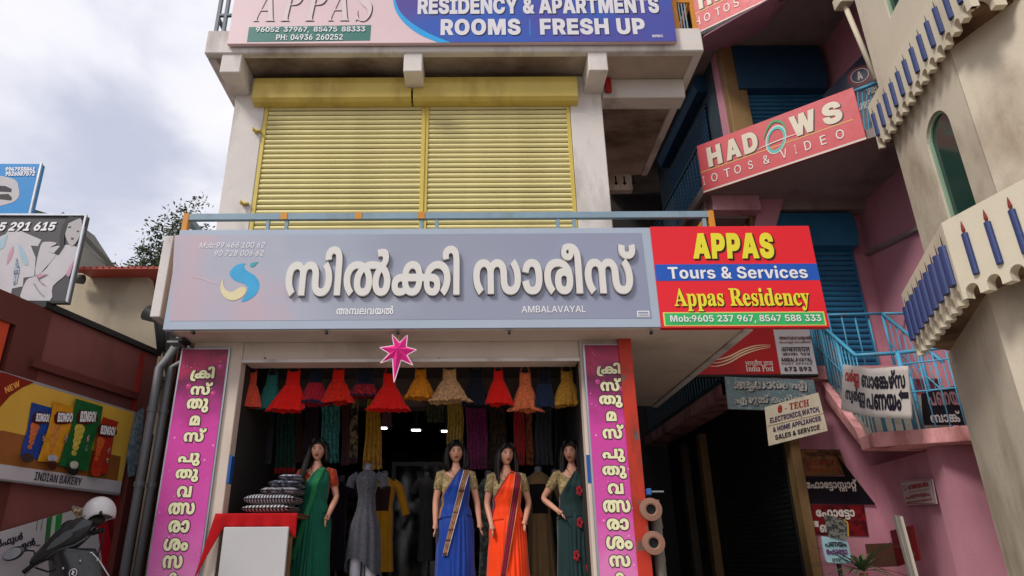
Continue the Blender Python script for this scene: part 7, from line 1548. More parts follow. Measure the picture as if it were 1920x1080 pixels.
# stair and landing railing
sr = thing('stair_railing', 'sky blue tube railing of the stair and landing with white cloth banner tied on', 'railing', (a1.x, a1.y, LZ + .15))
def tb_(pts, r, name='rail'): return MB().tube(pts, r, 8).build(name, m_brail, sr, smooth=True)
zl = LZ + .15; HR = .85
c0 = Vector((a1.x + .05, a1.y + .06, zl)); c1 = Vector((a2.x + .3, a2.y - .06, zl)); dirl = (c1 - c0).normalized()
c0 = c0 + dirl * 0.0
cc = c0 + dirl * .40
top = Vector((0, 0, HR)); mid = Vector((0, 0, HR * .48))
tb_([cc + top, c1 + top], .022); tb_([cc + mid, c1 + mid], .009); tb_([cc + Vector((0, 0, .72)), c1 + Vector((0, 0, .72))], .009)
tb_([cc, cc + top], .026, 'post'); 
q = cc + dirl * .14 + Vector((0, .14, 0)); tb_([q, q + Vector((0, 0, HR - .1))], .022, 'post')
for i in range(1, 6):
    p = cc + dirl * (.13 * i + .05); tb_([p, p + top * .98], .007, 'baluster')
for i in range(4):
    p = c0 + dirl * (.09 * i + .03); tb_([p, p + Vector((0, 0, .5))], .010 if i != 1 else .02, 'baluster')
# sloping outer rail
e0 = Vector((u0 + .05 + SK, ye - .05, z1 + .16)); s0 = Vector((u0 + .05, ys - .25, zl + .02))
tb_([cc + top, s0 + top + Vector((0, 0, .02)), e0 + Vector((0, 0, HR))], .022)
for i in range(15):
    p = s0.lerp(e0, i / 14); big = i in (5, 10, 14)
    tb_([p, p + Vector((0, 0, HR))], .02 if big else .007, 'post' if big else 'baluster')
tb_([s0 + mid, e0 + mid], .009)
# inner rail on the far side of the flight
f0 = Vector((u1 + .15, ys - .1, zl)); f1 = Vector((u1 + .15 + SK, ye, z1 + .16))
g0 = atY(1565, 640, 8.3); 
tb_([f0 + top, f1 + top * 1.0], .022); tb_([f1 + top, f1 + top + Vector((.55, .0, 0))], .02)
for i in range(9):
    p = f0.lerp(f1, i / 8); tb_([p, p + top], .007 if i not in (3, 8) else .02, 'baluster')
tb_([f0 + mid, f1 + mid], .009)
tb_([f1 + Vector((-.75, .05, HR)), f1 + top, ], .02); 
for i in range(4):
    p = f1 + Vector((-.75 + .19 * i, .05, 0)); tb_([p, p + top], .012, 'baluster')
# white sheets hung behind the rail
sh = thing('white_sheet', 'pale board tied inside the stair railing beside the post office sign', 'sheet', e0)
MB().prism([s0.lerp(e0, .45) + Vector((.03, 0, .1)), s0.lerp(e0, .97) + Vector((.03, 0, .1)), s0.lerp(e0, .97) + Vector((.03, 0, .72)), s0.lerp(e0, .45) + Vector((.03, 0, .66))], (.004, 0, 0)).build('sheet', M('dull_white_board', '9c9490', .7, .08, 3), sh)

# cloth banner on the stair railing
rail_banner = thing('cloth_banner', 'white cloth banner with red and black Malayalam letters and arrow on the stair railing', 'banner', cc)
yb_ = a1.y - .03
pa = [(1583, 682), (1628, 694), (1703, 686)]; pbm = [(1578, 768), (1640, 780), (1712, 787)]
def quadsurf(tops, bots, ys_, nu=24, nv=8, wav=.006):
    T_ = [atY(p[0], p[1], y) for p, y in zip(tops, ys_)]; B_ = [atY(p[0], p[1], y) for p, y in zip(bots, ys_)]
    def fn(u, v):
        q = u * (len(T_) - 1); i = min(int(q), len(T_) - 2); f = q - i
        a = T_[i].lerp(T_[i + 1], f); b = B_[i].lerp(B_[i + 1], f)
        p = b.lerp(a, v); p.y += wav * math.sin(9 * u + 3 * v); return p
    return fn
cloth_at = quadsurf([(1581, 683), (1634, 691), (1703, 686)], [(1577, 768), (1640, 783), (1712, 786)], [7.12, 6.98, 6.9])
mb = MB(); mb.sm = True; mb.grid(cloth_at, 40, 10); mb.build('cloth', M('banner_cloth', 'c2bab6', .8, .06, 5, .1, 40, stain='8a7e76', samt=.5, sscale=5), rail_banner, solid=.002)
def surf_text(fn, style, keys, box, mat, parent, off=.01, slant=0., name='lettering', track=0, d=.006):
    if isinstance(keys, str): keys = WORDS[keys] if style in 'md' else [-1 if c == ' ' else ord(c) for c in keys]
    base = layout(style, keys, 0, track, slant); xs = [p[0] for g in base for p in g[0]]; ys__ = [p[1] for g in base for p in g[0]]
    x0, x1, y0, y1 = min(xs), max(xs), min(ys__), max(ys__)
    u0, u1, v0, v1 = box
    f = lambda x, y, dd: fn(lerp(u0, u1, (x - x0) / (x1 - x0)), lerp(v0, v1, (y - y0) / (y1 - y0))) + Vector((0, -d - dd, 0))
    return text_mb(layout(style, keys, off, track, slant), f).build(name, mat, parent)
m_rdp = PR('red_paint', '9c1a1c'); m_bkp = PR('black_paint', '1c1a28'); m_blp = PR('navy_paint', '1c2350')
surf_text(cloth_at, 'm', 'varnna', (.04, .27, .54, .90), m_rdp, rail_banner, off=.03)
surf_text(cloth_at, 'm', 'bankers', (.31, .93, .58, .93), m_bkp, rail_banner, off=.03)
surf_text(cloth_at, 'm', 'swarnna', (.06, .36, .14, .52), m_bkp, rail_banner, off=.03); surf_text(cloth_at, 'm', 'panayam', (.38, .86, .16, .46), m_bkp, rail_banner, off=.03)
ar = [(.83, .45), (.875, .56), (.875, .5), (.96, .5), (.96, .38), (.875, .38), (.875, .33)]
MB().poly([cloth_at(u, v) + Vector((0, -.007, 0)) for u, v in ar]).build('arrow', m_bkp, rail_banner)

# dark board on the landing
db = thing('wall_board', 'black board with pale Malayalam letters behind the landing railing', 'sign', atY(1765, 760, 6.95))
D_ = Panel(atY(1730, 795, 7.4), u=(1, -.12, 0), v=(0, 0, 1), parent=db)
D_.board([(1728, 738), (1812, 718), (1818, 797), (1732, 797)], M('black_board', '15131a', .4), .02)
D_.text('m', 'panayam', (1738, 1808, 735, 760), PR('dullpink', '8c6a72'), off=.01); D_.text('m', 'bank', (1743, 1800, 771, 792), PR('dullwhite', 'a8a2a4'), off=.01)

# ---------------------------------------------------------------- signs on the pink building
vec_d = Vector((d2.x, d2.y, 0)).normalized()
def tilted_sign(label, o, tl, tr, br, bl, loff):
    t = thing('photo_sign', label, 'sign', o)
    n_out = vec_d.cross(Vector((0, 0, 1)))
    return t
salmon_sign = thing('photo_sign', 'large salmon red board reading PHOTOS & VIDEO on the angled balcony', 'sign', A2)
sign_origin = Vector((A2.x, A2.y, z2)) + vec_d.cross(Vector((0, 0, 1))) * .06
K = Panel(sign_origin, u=vec_d, v=(0, 0, 1), parent=salmon_sign)
m_sal = PR('salmon', 'c03f49', var=.08, scale=3); m_cr = PR('creamprint', 'cfc4b0'); m_rim = PR('choco', '2a1714'); m_gold = PR('goldline', 'c9a04a')
ua, ub = K.uv(1316, 340)[0], K.uv(1613, 215)[0]
va, vb = K.uv(1470, 312)[1], K.uv(1460, 216)[1]
def bx(P_, u0, u1, v0, v1, mat, th=.05, nm='panel'):
    return MB().prism([P_.pt(u0, v0, 0), P_.pt(u1, v0, 0), P_.pt(u1, v1, 0), P_.pt(u0, v1, 0)], -P_.n * th).build(nm, mat, P_.parent, bevel=.003)
bx(K, ua, ub, va, vb, m_sal)
def rect(P_, u0, u1, v0, v1, mat, lay=1, nm='print'): return P_.shape([(u0, v0), (u1, v0), (u1, v1), (u0, v1)], mat, lay, nm, uvs=True)
hh = vb - va
rect(K, ua, ub, va, va + .03, PR('edge', 'c9bfb4')); rect(K, ua + .0, ub - .1, va + hh * .415, va + hh * .435, m_gold)
def letters(P_, items, v0, v1, mat, style='b', off=.02, shadow=None, slant=0):
    for ch, pL, pR, py in items:
        u0 = P_.uv(pL, py)[0]; u1 = P_.uv(pR, py)[0]
        P_.text(style, ch, None, mat, lay=2, off=off, shadow=shadow, uvbox=(u0, u1, v1, v0), slant=slant)
shd = (m_rim, .014, -.012, .004)
letters(K, [('H', 1327, 1352, 290), ('A', 1361, 1388, 280), ('D', 1394, 1420, 268), ('W', 1484, 1532, 240), ('S', 1543, 1578, 215)], va + hh * .48, va + hh * .86, m_cr, off=.03, shadow=shd)
w_ = PR('offwhite', 'd6ccc4')
letters(K, [('I', 1320, 1323, 347), ('O', 1335, 1347, 340), ('T', 1359, 1371, 331), ('O', 1378, 1391, 324), ('S', 1404, 1413, 315), ('&', 1432, 1444, 305), ('V', 1464, 1477, 291), ('I', 1491, 1494, 283), ('D', 1509, 1522, 276), ('E', 1539, 1550, 267), ('O', 1568, 1584, 256)],
        va + hh * .15, va + hh * .32, w_, 'r', .004)
K.ring(1455, 262, .215, .03, w_, 3, 'emblem', ell=.62, rot=-.25); K.ring(1455, 262, .19, .045, PR('tealring', '3fb0a8'), 4, 'emblem', ell=.62, rot=-.25)
K.line([(1432, 262), (1440, 240), (1452, 228), (1468, 232), (1476, 250)], .04, PR('greenring', '2a8a50'), 5, 'emblem', smooth=True, taper=True)
K.line([(1418, 282), (1440, 272), (1475, 258), (1500, 250)], .018, w_, 5, 'emblem', smooth=True, taper=True)
# upper one, mostly out of frame
s2_ = thing('photo_sign', 'salmon red board at the top edge of the picture, cut off, reading HOTOS', 'sign', A2 + Vector((0, 0, 3)))
K2 = Panel(Vector((A2.x - .05, A2.y - .12, z3)), u=vec_d, v=(0, 0, 1), parent=s2_)
ua, ub = K2.uv(1299, 50)[0], K2.uv(1299, 50)[0] + 2.6
va = K2.uv(1330, 52)[1]; vb = va + .95; hh = vb - va
bx(K2, ua, ub, va, vb, m_sal); bx(K2, ua, ub, va - .07, va - .002, m_black, .08, 'under_frame')
rect(K2, ua, ub, va, va + .025, PR('edge', 'c9bfb4')); rect(K2, ua, ub, va + hh * .415, va + hh * .435, m_gold)
letters(K2, [('H', 1303, 1313, 40), ('O', 1320, 1332, 31), ('T', 1342, 1352, 23), ('O', 1357, 1369, 16), ('S', 1376, 1386, 8)], va + hh * .15, va + hh * .32, w_, 'r', .004)
letters(K2, [('H', 1310, 1333, 2), ('A', 1340, 1366, -8)], va + hh * .48, va + hh * .86, m_cr, off=.03, shadow=shd)

# post office sign
po = thing('post_office_sign', 'red and white India Post board under the red tours sign', 'sign', atY(1420, 700, 8.5))
PO = Panel(atY(1305, 699, 8.5), parent=po, **FR)
ua, um, ub = PO.uv(1290, 660)[0], PO.uv(1457, 660)[0], PO.uv(1526, 660)[0]; va, vb = PO.uv(1420, 702)[1], PO.uv(1420, 616)[1]
bx(PO, ua, um, va, vb, PR('post_red', 'a8141c'), .05, 'red_panel'); bx(PO, um + .002, ub, va, vb, PR('post_white', 'c0b8ba'), .05, 'white_panel')
bx(PO, ua, ub, va - .03, va - .001, m_black, .06, 'under_frame')
m_sw = PR('swoosh', 'dcc9a4')
for k_ in range(3):
    dy = k_ * 7
    PO.line([(1328, 672 + dy), (1345, 674 + dy * .9), (1368, 668 + dy * .8), (1392, 656 + dy * .7), (1418, 648 + dy * .6), (1445, 650 - 3 + dy * .3)], .017, m_sw, 1, 'emblem', smooth=True, taper=True)
PO.text('d', 'bharatiya', (1397, 1449, 675, 686), w_, off=.006); PO.text('s', 'India Post', (1398, 1450, 685, 697), w_, off=-.004)
m_mr = PR('maroon_ink', '5a1c24'); m_vk = PR('dark_ink', '2a1c2c')
PO.text('m', 'ambala', (1460, 1520, 629, 637), m_mr); PO.text('m', 'post', (1461, 1520, 639, 645), m_mr)
PO.text('d', 'hambala', (1464, 1518, 651, 660), m_vk, off=.01); PO.text('d', 'dak', (1466, 1519, 662, 667), m_vk, off=.01)
PO.text('b', 'AMBALAVAYAL', (1464, 1522, 671, 678), m_vk); PO.text('b', 'POST OFFICE', (1465, 1523, 680, 684), m_vk, off=-.02); PO.text('b', '673 593', (1470, 1521, 688, 696), m_vk)

# weathered blue grey board
wb_ = thing('weathered_board', 'faded blue grey board with peeling white Malayalam letters under the post office sign', 'sign', atY(1440, 740, 8.6))
WB = Panel(atY(1440, 770, 8.44), parent=wb_, **FR)
WB.board([(1359, 706), (1526, 712), (1537, 772), (1366, 767)], M('faded_board', '65777c', .8, .1, 4, .2, 40, c2='7f8a8c', c2s=14, c2t=.6, stain='4a3c34', samt=.8, sscale=6, sthr=.55, stretch=(1, 1, 1)), .03)
m_peel = M('peeling_letter', 'a5a19c', .8, .1, 20, c2='5c6468', c2s=38, c2t=.55)
WB.text('m', 'adharam', (1375, 1512, 715, 734), m_peel, off=.03, shadow=(m_bkp, .01, -.01, 0)); WB.text('m', 'office', (1376, 1512, 740, 760), m_peel, off=.03, shadow=(m_bkp, .01, -.01, 0))

# e-tech board
et = thing('repair_sign', 'small cream board reading e-TECH ELECTRONICS, hung slightly askew', 'sign', atY(1490, 790, 8.4))
c_ = math.cos(R_(7.5)); s_i = math.sin(R_(7.5))
ET = Panel(atY(1442, 835, 8.34), u=(c_, -.05, s_i), v=(-s_i * .0, -.02, 1), parent=et)
q_ = [ET.P(*p) for p in ((1425, 764), (1528, 750), (1556, 823), (1442, 836))]
MB().prism(q_, -ET.n * .02).build('panel', M('cream_board', 'cabfa9', .6, .06, 4, stain='6e5a40', samt=.5, sscale=6), et, bevel=.003)
def et_text(s, a, b, c, d, mat, style='b', off=0.):
    # (left baseline px), (right baseline px), cap height px at the left
    A_ = ET.P(*a, .004); B_ = ET.P(*b, .004); C_ = ET.P(*c, .004); ux = B_ - A_; vx = C_ - A_
    lay_ = layout(style, [-1 if ch == ' ' else ord(ch) for ch in s], 0); xs = [p[0] for g in lay_ for p in g[0]]; ys2 = [p[1] for g in lay_ for p in g[0]]
    x0, x1, y0, y1 = min(xs), max(xs), 0, max(ys2)
    lay_ = layout(style, [-1 if ch == ' ' else ord(ch) for ch in s], off)
    text_mb(lay_, lambda x, y, dd: A_ + ux * ((x - x0) / (x1 - x0)) + vx * ((y - y0) / (y1 - y0)) + ET.n * (dd + d)).build('lettering', mat, et)
et_text('e', (1452, 778), (1460, 777), (1450, 765), 0, m_rdp, 'b', .02); et_text('-', (1466, 776), (1469, 776), (1465, 771), 0, m_rdp)
et_text('TECH', (1474, 775), (1512, 772), (1472, 763), 0, m_rdp, 's', .01)
m_pur = PR('purple_ink', '3a2450')
et_text('ELECTRONICS,WATCH,', (1439, 795), (1535, 785), (1437, 785), 0, m_pur, 'b', .006)
et_text('& HOME APPLIANCES', (1447, 812), (1539, 802), (1445, 803), 0, m_pur, 'b', .006); et_text('SALES & SERVICE', (1453, 827), (1539, 818), (1451, 818), 0, PR('ink_black', '1c1820'), 'b', .006)
MB().bar(ET.P(1434, 799.5, .002), ET.P(1543, 789.5, .002), .006, .003).build('seam', m_tan, et)

# posters on the ground floor wall
def poster(label, pts, mat, y=GY - .004, cat='poster', name='poster', th=.012):
    t = thing(name, label, cat, atY(pts[0][0], pts[0][1], y)); P_ = Panel(atY(pts[0][0], pts[0][1], y - th), parent=t, **FR)
    P_.board(pts, mat, th - .002); return P_
p_ = poster('dim orange brown board with small dark writing above the black photostat board', [(1494, 842), (1575, 843), (1592, 890), (1500, 893)], M('ochre_board', '7a5230', .7, .1, 5, c2='5a3a24', c2s=9))
for (a, b, c) in ((848, 855, '3a2418'), (862, 872, '7a2a18'), (877, 885, '8a3a1c')):
    p_.text('b', 'TRAVEL TRADE' if a < 850 else 'TICKETS', (1506, 1576, a, b), PR('ob' + 'abc'[(a > 850) + (a > 870)], c), off=-.005)
p_ = poster('black board with large white Malayalam photostat lettering', [(1500, 893), (1585, 893), (1567, 850), (1642, 946), (1514, 944)], M('black_poster', '14141c', .35), GY - .02)
p_.text('m', 'photostat', (1511, 1606, 899, 922), w_, off=.012)
p_ = poster('dark red board with white Malayalam letters and white arrow', [(1512, 946), (1620, 947), (1629, 1005), (1520, 1003)], M('dark_red_board', '7a1418', .4, .08, 4, c2='4a0e12', c2s=6))
p_.text('m', 'photo', (1530, 1602, 956, 974), w_, off=.02); p_.text('m', 'bank', (1536, 1590, 978, 998), w_, off=.02)
p_.shape([(1515, 981), (1523, 972), (1523, 977), (1534, 977), (1535, 988), (1525, 988), (1525, 994)], w_, 2)
# no smoking sign
ns = thing('no_smoking_sign', 'small white NO SMOKING AREA notice with red border on the pink stair wall', 'sign', atY(1720, 920, 7.35))
NS = Panel(atY(1690, 946, 8.22), u=((w2_.x - wl.x), -1.15, 0), v=(0, 0, 1), parent=ns)
NS.board([(1687, 901), (1748, 898), (1757, 945), (1696, 947)], PR('notice_white', 'c0b0ae'), .01)
for a, b in (((1689, 903), (1746, 900)), ((1746, 900), (1754, 943)), ((1754, 943), (1697, 945)), ((1697, 945), (1689, 903))): NS.line([a, b], .006, m_rdp, 1)
NS.ring(1697, 915, .03, .008, m_rdp, 2); NS.line([(1694, 911), (1700, 919)], .006, m_rdp, 2)
NS.text('b', 'NO SMOKING AREA', (1703, 1743, 906, 915), m_rdp, off=.01)
NS.text('b', 'Smoking here is an offence', (1704, 1744, 918, 922), m_rdp, off=-.02); NS.text('m', 'panayam', (1699, 1746, 926, 933), m_rdp); NS.text('m', 'ambala', (1700, 1750, 936, 941), m_rdp)
rb = thing('wall_board', 'red framed board low on the pink wall behind the grey post', 'sign', atY(1700, 1010, 7.3))
RB = Panel(atY(1672, 1060, 8.3), u=((w2_.x - wl.x), -1.15, 0), v=(0, 0, 1), parent=rb)
RB.board([(1668, 995), (1712, 984), (1726, 1050), (1682, 1062)], M('brick_red_board', '7c1c20', .5, .1, 4), .012); RB.text('m', 'post', (1677, 1700, 1020, 1028), PR('dullpink', '8c6a72')); RB.text('b', 'STOP', (1706, 1718, 1036, 1044), PR('dullpink', '8c6a72'))
bb = poster('plain brown board leaning on the pink wall behind the palm', [(1622, 1020), (1673, 1018), (1686, 1062), (1630, 1064)], M('brown_ply', '6a4838', .8, .12, 5), 8.3, 'board', 'plywood_board')
gp = thing('grey_post', 'grey steel post leaning in front of the red framed board', 'post', atY(1708, 1075, 6.6))
MB().bar(atY(1716, 1090, 6.7), atY(1683, 968, 6.9), .07, .05, up=(0, 1, 0)).build('post', M('galvanised', '6e6862', .5, .1, 4), gp, bevel=.004)
MB().bar(atY(1722, 1090, 6.66), atY(1690, 969, 6.86), .016, .02, up=(0, 1, 0)).build('white_edge', M('white_edge_paint', 'b0a89c', .6), gp)

# signs on a pole
dp = thing('pole_signs', 'two small signs on a dark pole, light blue rounded DTP sign below a black one', 'sign', atY(1575, 1080, 7.4))
b0 = atY(1590, 1130, 7.4); MB().tube([(b0.x, 7.44, .12), (b0.x, 7.44, atY(1570, 975, 7.4).z)], .022, 8).build('pole', m_black, dp)
DP = Panel(atY(1568, 1050, 7.38), parent=dp, **FR)
rr_ = [DP.uv(*p) for p in ((1541, 1010), (1546, 1006), (1580, 1011), (1590, 1018), (1595, 1045), (1592, 1056), (1560, 1055), (1549, 1050))]
MB().prism([DP.pt(p[0], p[1], 0) for p in cmr(rr_, True, 4)], -DP.n * .015).build('light_sign', M('pale_blue_sign', '8fb0b8', .5), dp)
DP.text('m', 'panayam', (1546, 1586, 1016, 1025), m_bkp, off=.01); DP.text('m', 'photo', (1549, 1588, 1030, 1043), PR('magenta_ink', '5a2460'), off=.015); DP.text('b', 'DTP', (1560, 1576, 1047, 1053), m_bkp)
rr_ = [DP.uv(*p) for p in ((1545, 970), (1548, 966), (1578, 973), (1586, 982), (1588, 1006), (1583, 1011), (1558, 1006), (1551, 1002))]
MB().prism([DP.pt(p[0], p[1], .02) for p in cmr(rr_, True, 4)], -DP.n * .015).build('dark_sign', M('dark_sign_face', '2e3030', .5, c2='6e6e66', c2s=30), dp)
DP.line([(1580, 974), (1587, 982), (1588, 1006)], .016, M('yellow_edge', 'b08a30', .5), 12)
# palm in pot
palm_pot = thing('potted_palm', 'spiky leaved plant in a pot at the foot of the pink wall', 'plant', (atY(1620, 1080, 7.3).x, 7.3, .12))
pz = atY(1620, 1070, 7.3).z
MB().tube([(0, 0, 0), (0, 0, .35)], [.14, .19], 20).build('pot', M('clay_pot', '784832', .8), palm_pot, world=False)
MB().tube([(0, 0, .34), (0, 0, pz - .12 - .02)], [.05, .04], 8).build('trunk', m_wood, palm_pot, world=False)
rnd = random.Random(9); m_lf = M('palm_leaf', '3c5230', .6, .2, 6, c2='6a6a3c', c2s=12, c2t=.62)
for i in range(34):
    a = i * 2.4; el = rnd.uniform(.2, 1.3); L = rnd.uniform(.32, .58); mb = MB(); mb.sm = True
    base = Vector((0, 0, pz - .12)); dh = Vector((math.cos(a), math.sin(a), 0)); side = Vector((-math.sin(a), math.cos(a), 0))
    vs_ = []
    for k in range(6):
        q = k / 5; p = base + dh * (L * q * math.cos(el)) + Vector((0, 0, L * q * math.sin(el) - .16 * q * q)); w_2 = .016 * math.sin(math.pi * (.15 + .85 * q)) + .001
        vs_ += [p - side * w_2, p + Vector((0, 0, -.005)), p + side * w_2]
    mb.add(vs_, [(3 * k + j, 3 * k + j + 1, 3 * k + j + 4, 3 * k + j + 3) for k in range(5) for j in range(2)])
    mb.build('leaf', m_lf, palm_pot, world=False)
# red steel post with pipes beside the right banner
rs = thing('steel_post', 'rusty orange red steel post right of the right banner', 'post', (atY(1196, 900, YP).x, YP, .12))
m_rust = M('red_lead_paint', 'b8301a', .55, .1, 3, .3, 50, c2='6b5a50', c2s=5, c2t=.62, stain='4a2a1c', samt=.7, sscale=5)
xx0, xx1 = atY(1176, 900, YP + .06).x, atY(1202, 900, YP + .06).x
MB().box(xx0 + .012, xx1 + .01, YP - .02, YP + .03, .12, ZC - .002).build('flange', m_rust, rs, bevel=.004)
MB().box(xx1 - .03, xx1 + .008, YP + .031, YP + .2, .12, ZC - .002).build('web', m_rust, rs, bevel=.004)
m_clay = M('clay_pipe', '8a6454', .7, .1, 5, .2, 50)
pf = thing('drain_pipes', 'brown pipes with two open flanged sockets clamped to the red post', 'pipes', atY(1222, 990, 6.5))
for (px, py) in ((1221, 955), (1226, 1018)):
    c = atY(px, py, 6.42); v = (EYE - c).normalized() * .5 + Vector((0, -1, 0)); v.normalize()
    n = 28; mb = MB()
    prof = [(.045, .0), (.045, -.0), (.098, .0), (.1, -.03), (.062, -.035), (.058, -.16), (.035, -.16), (.035, -.02)]
    prof = [(.044, -.15), (.044, .004), (.056, .010), (.098, .004), (.102, -.03), (.064, -.036), (.06, -.17)]
    x = v.cross(Vector((0, 0, 1))).normalized(); y = x.cross(v)
    mb.grid(lambda u, w__: (lambda k, f: c + v * lerp(prof[k][1], prof[k + 1][1], f) + (x * math.cos(6.2832 * u) + y * math.sin(6.2832 * u)) * lerp(prof[k][0], prof[k + 1][0], f))(min(int(w__ * 6), 5), w__ * 6 - min(int(w__ * 6), 5)), n, 6, True)
    mb.build('socket', m_clay, pf)
    MB().tube([c - v * .035, c - v * .05], .0432, 16).build('bore', m_black, pf)  # black disc paints the darkness inside the open pipe
    e_ = c - v * .17; MB().tube([e_ + v * .05, e_, e_ + Vector((.07, .06, -.03)), e_ + Vector((.09, .08, -.16))], [.058, .06, .058, .055], 14).build('elbow', M('grey_pipe', '6e675e', .6), pf, smooth=True)
c = atY(1222, 990, 6.62); MB().tube([(c.x + .05, 6.64, .12), (c.x + .05, 6.64, c.z + .25)], .05, 14).build('down_pipe', M('grey_pipe', '6e675e', .6), pf, smooth=True)
lever_base = thing('faucet', 'blue plastic faucet with a grey lever on the red post', 'faucet', atY(1218, 922, 6.5))
c = atY(1217, 922, 6.5)
MB().box(c.x - .02, c.x + .02, 6.48, 6.6, c.z - .03, c.z + .03).build('body', M('blue_plastic', '2a5a9c', .4), lever_base, bevel=.008, seg=2)
MB().tube([c, c + Vector((.13, -.02, -.002))], .009, 8).build('lever', m_steel, lever_base)

# ================================================================ cream building with candle balconies
m_creamwall = M('cream_wall_paint', 'cdc2ae', .85, .06, 1, .3, 30, stain='6a4a30', samt=.75, sscale=.9, sthr=.52, stretch=(1, 1, .5))
m_parapet = M('cream_parapet_paint', 'd2c8b2', .8, .05, 1.2, .2, 40, stain='806f55', samt=.4, sscale=1.4, sthr=.54)
m_sof2 = M('shaded_stained_soffit', '8c6e54', .9, .12, 1.2, .3, 30, stain='3a2416', samt=.9, sscale=1.4, sthr=.42)  # brown tone holds the soffit's shadow as well as its stains
m_cnd = M('blue_candle_paint', '2b3a6c', .45, .08, 4, .2, 60); m_fl = M('candle_flame', '7a2418', .5); m_wick = M('candle_wick', '2a1c1a', .7)
cbg = thing('cream_building', 'tall cream tower building with scalloped balconies decorated with blue candles', 'building', (5.6, 5.5, 0))
E1, E2 = Vector((5.2, 6.9, 0)), Vector((4.95, 5.6, 0)); E3 = Vector((5.35, 4.2, 0)); E4 = Vector((5.2, 2.0, 0))
zlo = 3.1
def wallpoly(pts, z0, z1_, nm='tower_wall', mat=m_creamwall): return MB().prism([(p[0], p[1], z0) for p in pts], (0, 0, z1_ - z0)).build(nm, mat, cbg)
# window face built as frame around an arched opening
wl_, wr_ = atP(1752, 300, E1, Vector((E2 - E1).cross(Vector((0, 0, 1))))), None
dW = (E2 - E1).normalized(); nW = Vector((0, 0, 1)).cross(dW) * -1
if nW.x > 0: nW = -nW
WP = Panel(E1, u=dW, v=(0, 0, 1), parent=cbg)
if WP.n.x > 0: WP.n = -WP.n
LW = (E2 - E1).length
def arch_face(z0, z1_, sill_h, arch_h, mid_u, half_width, p0=E1, u=dW, L=LW, th=.12):
    n_ = WP.n
    pts = [(0, z0), (L, z0), (L, z1_), (0, z1_)]
    opening = [(mid_u - half_width, sill_h), (mid_u + half_width, sill_h)] + [(mid_u + half_width * math.cos(a), arch_h + half_width * 1.0 * math.sin(a)) for a in [math.pi * i / 14 for i in range(15)]]
    def W3(a, b, d=0): return Vector((p0.x, p0.y, 0)) + u * a + Vector((0, 0, b)) - n_ * d
    tri = tessellate_polygon([[Vector((*p, 0)) for p in pts], [Vector((*p, 0)) for p in opening]])
    all_points = pts + opening
    mb = MB(); mb.add([W3(*p) for p in all_points], [tuple(t) for t in tri])
    k = len(opening); mb.add([W3(*p) for p in opening] + [W3(p[0], p[1], th) for p in opening], [(i, (i + 1) % k, (i + 1) % k + k, i + k) for i in range(k)])
    mb.build('tower_wall', m_creamwall, cbg)
    return W3, opening
arch_z = atP(1775, 235, E1, WP.n).z; sill_z = atP(1800, 400, E1, WP.n).z - .5
u_l = (atP(1752, 320, E1, WP.n) - E1).dot(dW); u_r = (atP(1826, 370, E1, WP.n) - E1).dot(dW)
mid_u, half_width = (u_l + u_r) / 2, abs(u_r - u_l) / 2
W3, opening = arch_face(zlo, 6.3, sill_z, arch_z, mid_u, half_width)
arch_face(6.302, 9.6, 6.302 + (sill_z - 3.0), arch_z + 3.1, mid_u, half_width)
m_gl = M('green_glass', '24443c', .12, .1, 3, spec=.6); m_gfr = M('pale_green_frame', '8fa890', .5)
for dz in (0, 3.1):
    fr = thing_part('window', cbg, W3(mid_u, sill_z + dz))
    MB().poly([W3(p[0], p[1] + dz, .05) for p in opening]).build('glass', m_gl, fr)
    for q in (-1, 1):
        a, b = W3(mid_u + q * half_width * .93, sill_z + dz, .04), W3(mid_u + q * half_width * .93, arch_z + dz + (half_width * .9 if q == 0.02 else .05), .04)
        MB().bar(a, b, .035, .03).build('frame', m_gfr, fr)
    pts = [W3(mid_u + half_width * .94 * math.cos(a), arch_z + dz + half_width * .94 * math.sin(a), .04) for a in [math.pi * i / 14 for i in range(15)]]
    MB().tube(pts, .018, 6).build('frame', m_gfr, fr)
wallpoly([E1 + Vector((.001, .001, 0)), (E1.x + 1.2, E1.y + .3, 0), (E1.x + 1.2, E1.y + .5, 0), (E1.x + .05, E1.y + .25, 0)], zlo, 12)
wallpoly([E2 + Vector((.002, -.002, 0)), E3, (E3.x + .25, E3.y, 0), (E2.x + .3, E2.y + .02, 0)], zlo, 12)
# dark window strip on the right face
p = atP(1900, 130, E3, (E4 - E3).cross(Vector((0, 0, 1))))
wr = thing_part('window', cbg, p)
d34 = (E4 - E3).normalized()
wallpoly([E3 + Vector((0, -.002, 0)), E4, (E4.x + .25, E4.y, 0), (E3.x + .26, E3.y - .002, 0)], zlo, 5.0)
wallpoly([(5.5, 4.19, 0), (5.5, 2.0, 0), (5.7, 2.0, 0), (5.7, 4.19, 0)], 5.002, 6.9, 'window_wall', m_gl)
for i in range(5):
    MB().box(5.44, 5.47, 2.1, 4.15, 5.15 + i * .38, 5.17 + i * .38).build('bar', M('grey_green_bar', '6c8a82', .5), wr)
wallpoly([E3 + Vector((0, -.002, 0)), E4, (E4.x + .25, E4.y, 0), (E3.x + .26, E3.y - .002, 0)], 6.902, 12)
# lower storey, standing a little further out
zb1 = 1.3 + 1.71
C0 = atY(1765, 418, 4.6); N0 = atZ(1920, 335, C0.z); dN = (N0 - C0).normalized()
L1 = Vector((4.65, 6.4, 0)); L2 = atZ(1858, 572, zb1); L2.z = 0; L3 = L2 + Vector((dN.x, dN.y, 0)) * 2.6
wallpoly([(L1.x + .002, L1.y + .0, 0), (L2.x, L2.y, 0), (L3.x, L3.y, 0), (6.0, L3.y, 0), (6.1, 6.75, 0)], 0.0, zb1 + .1, 'lower_wall')
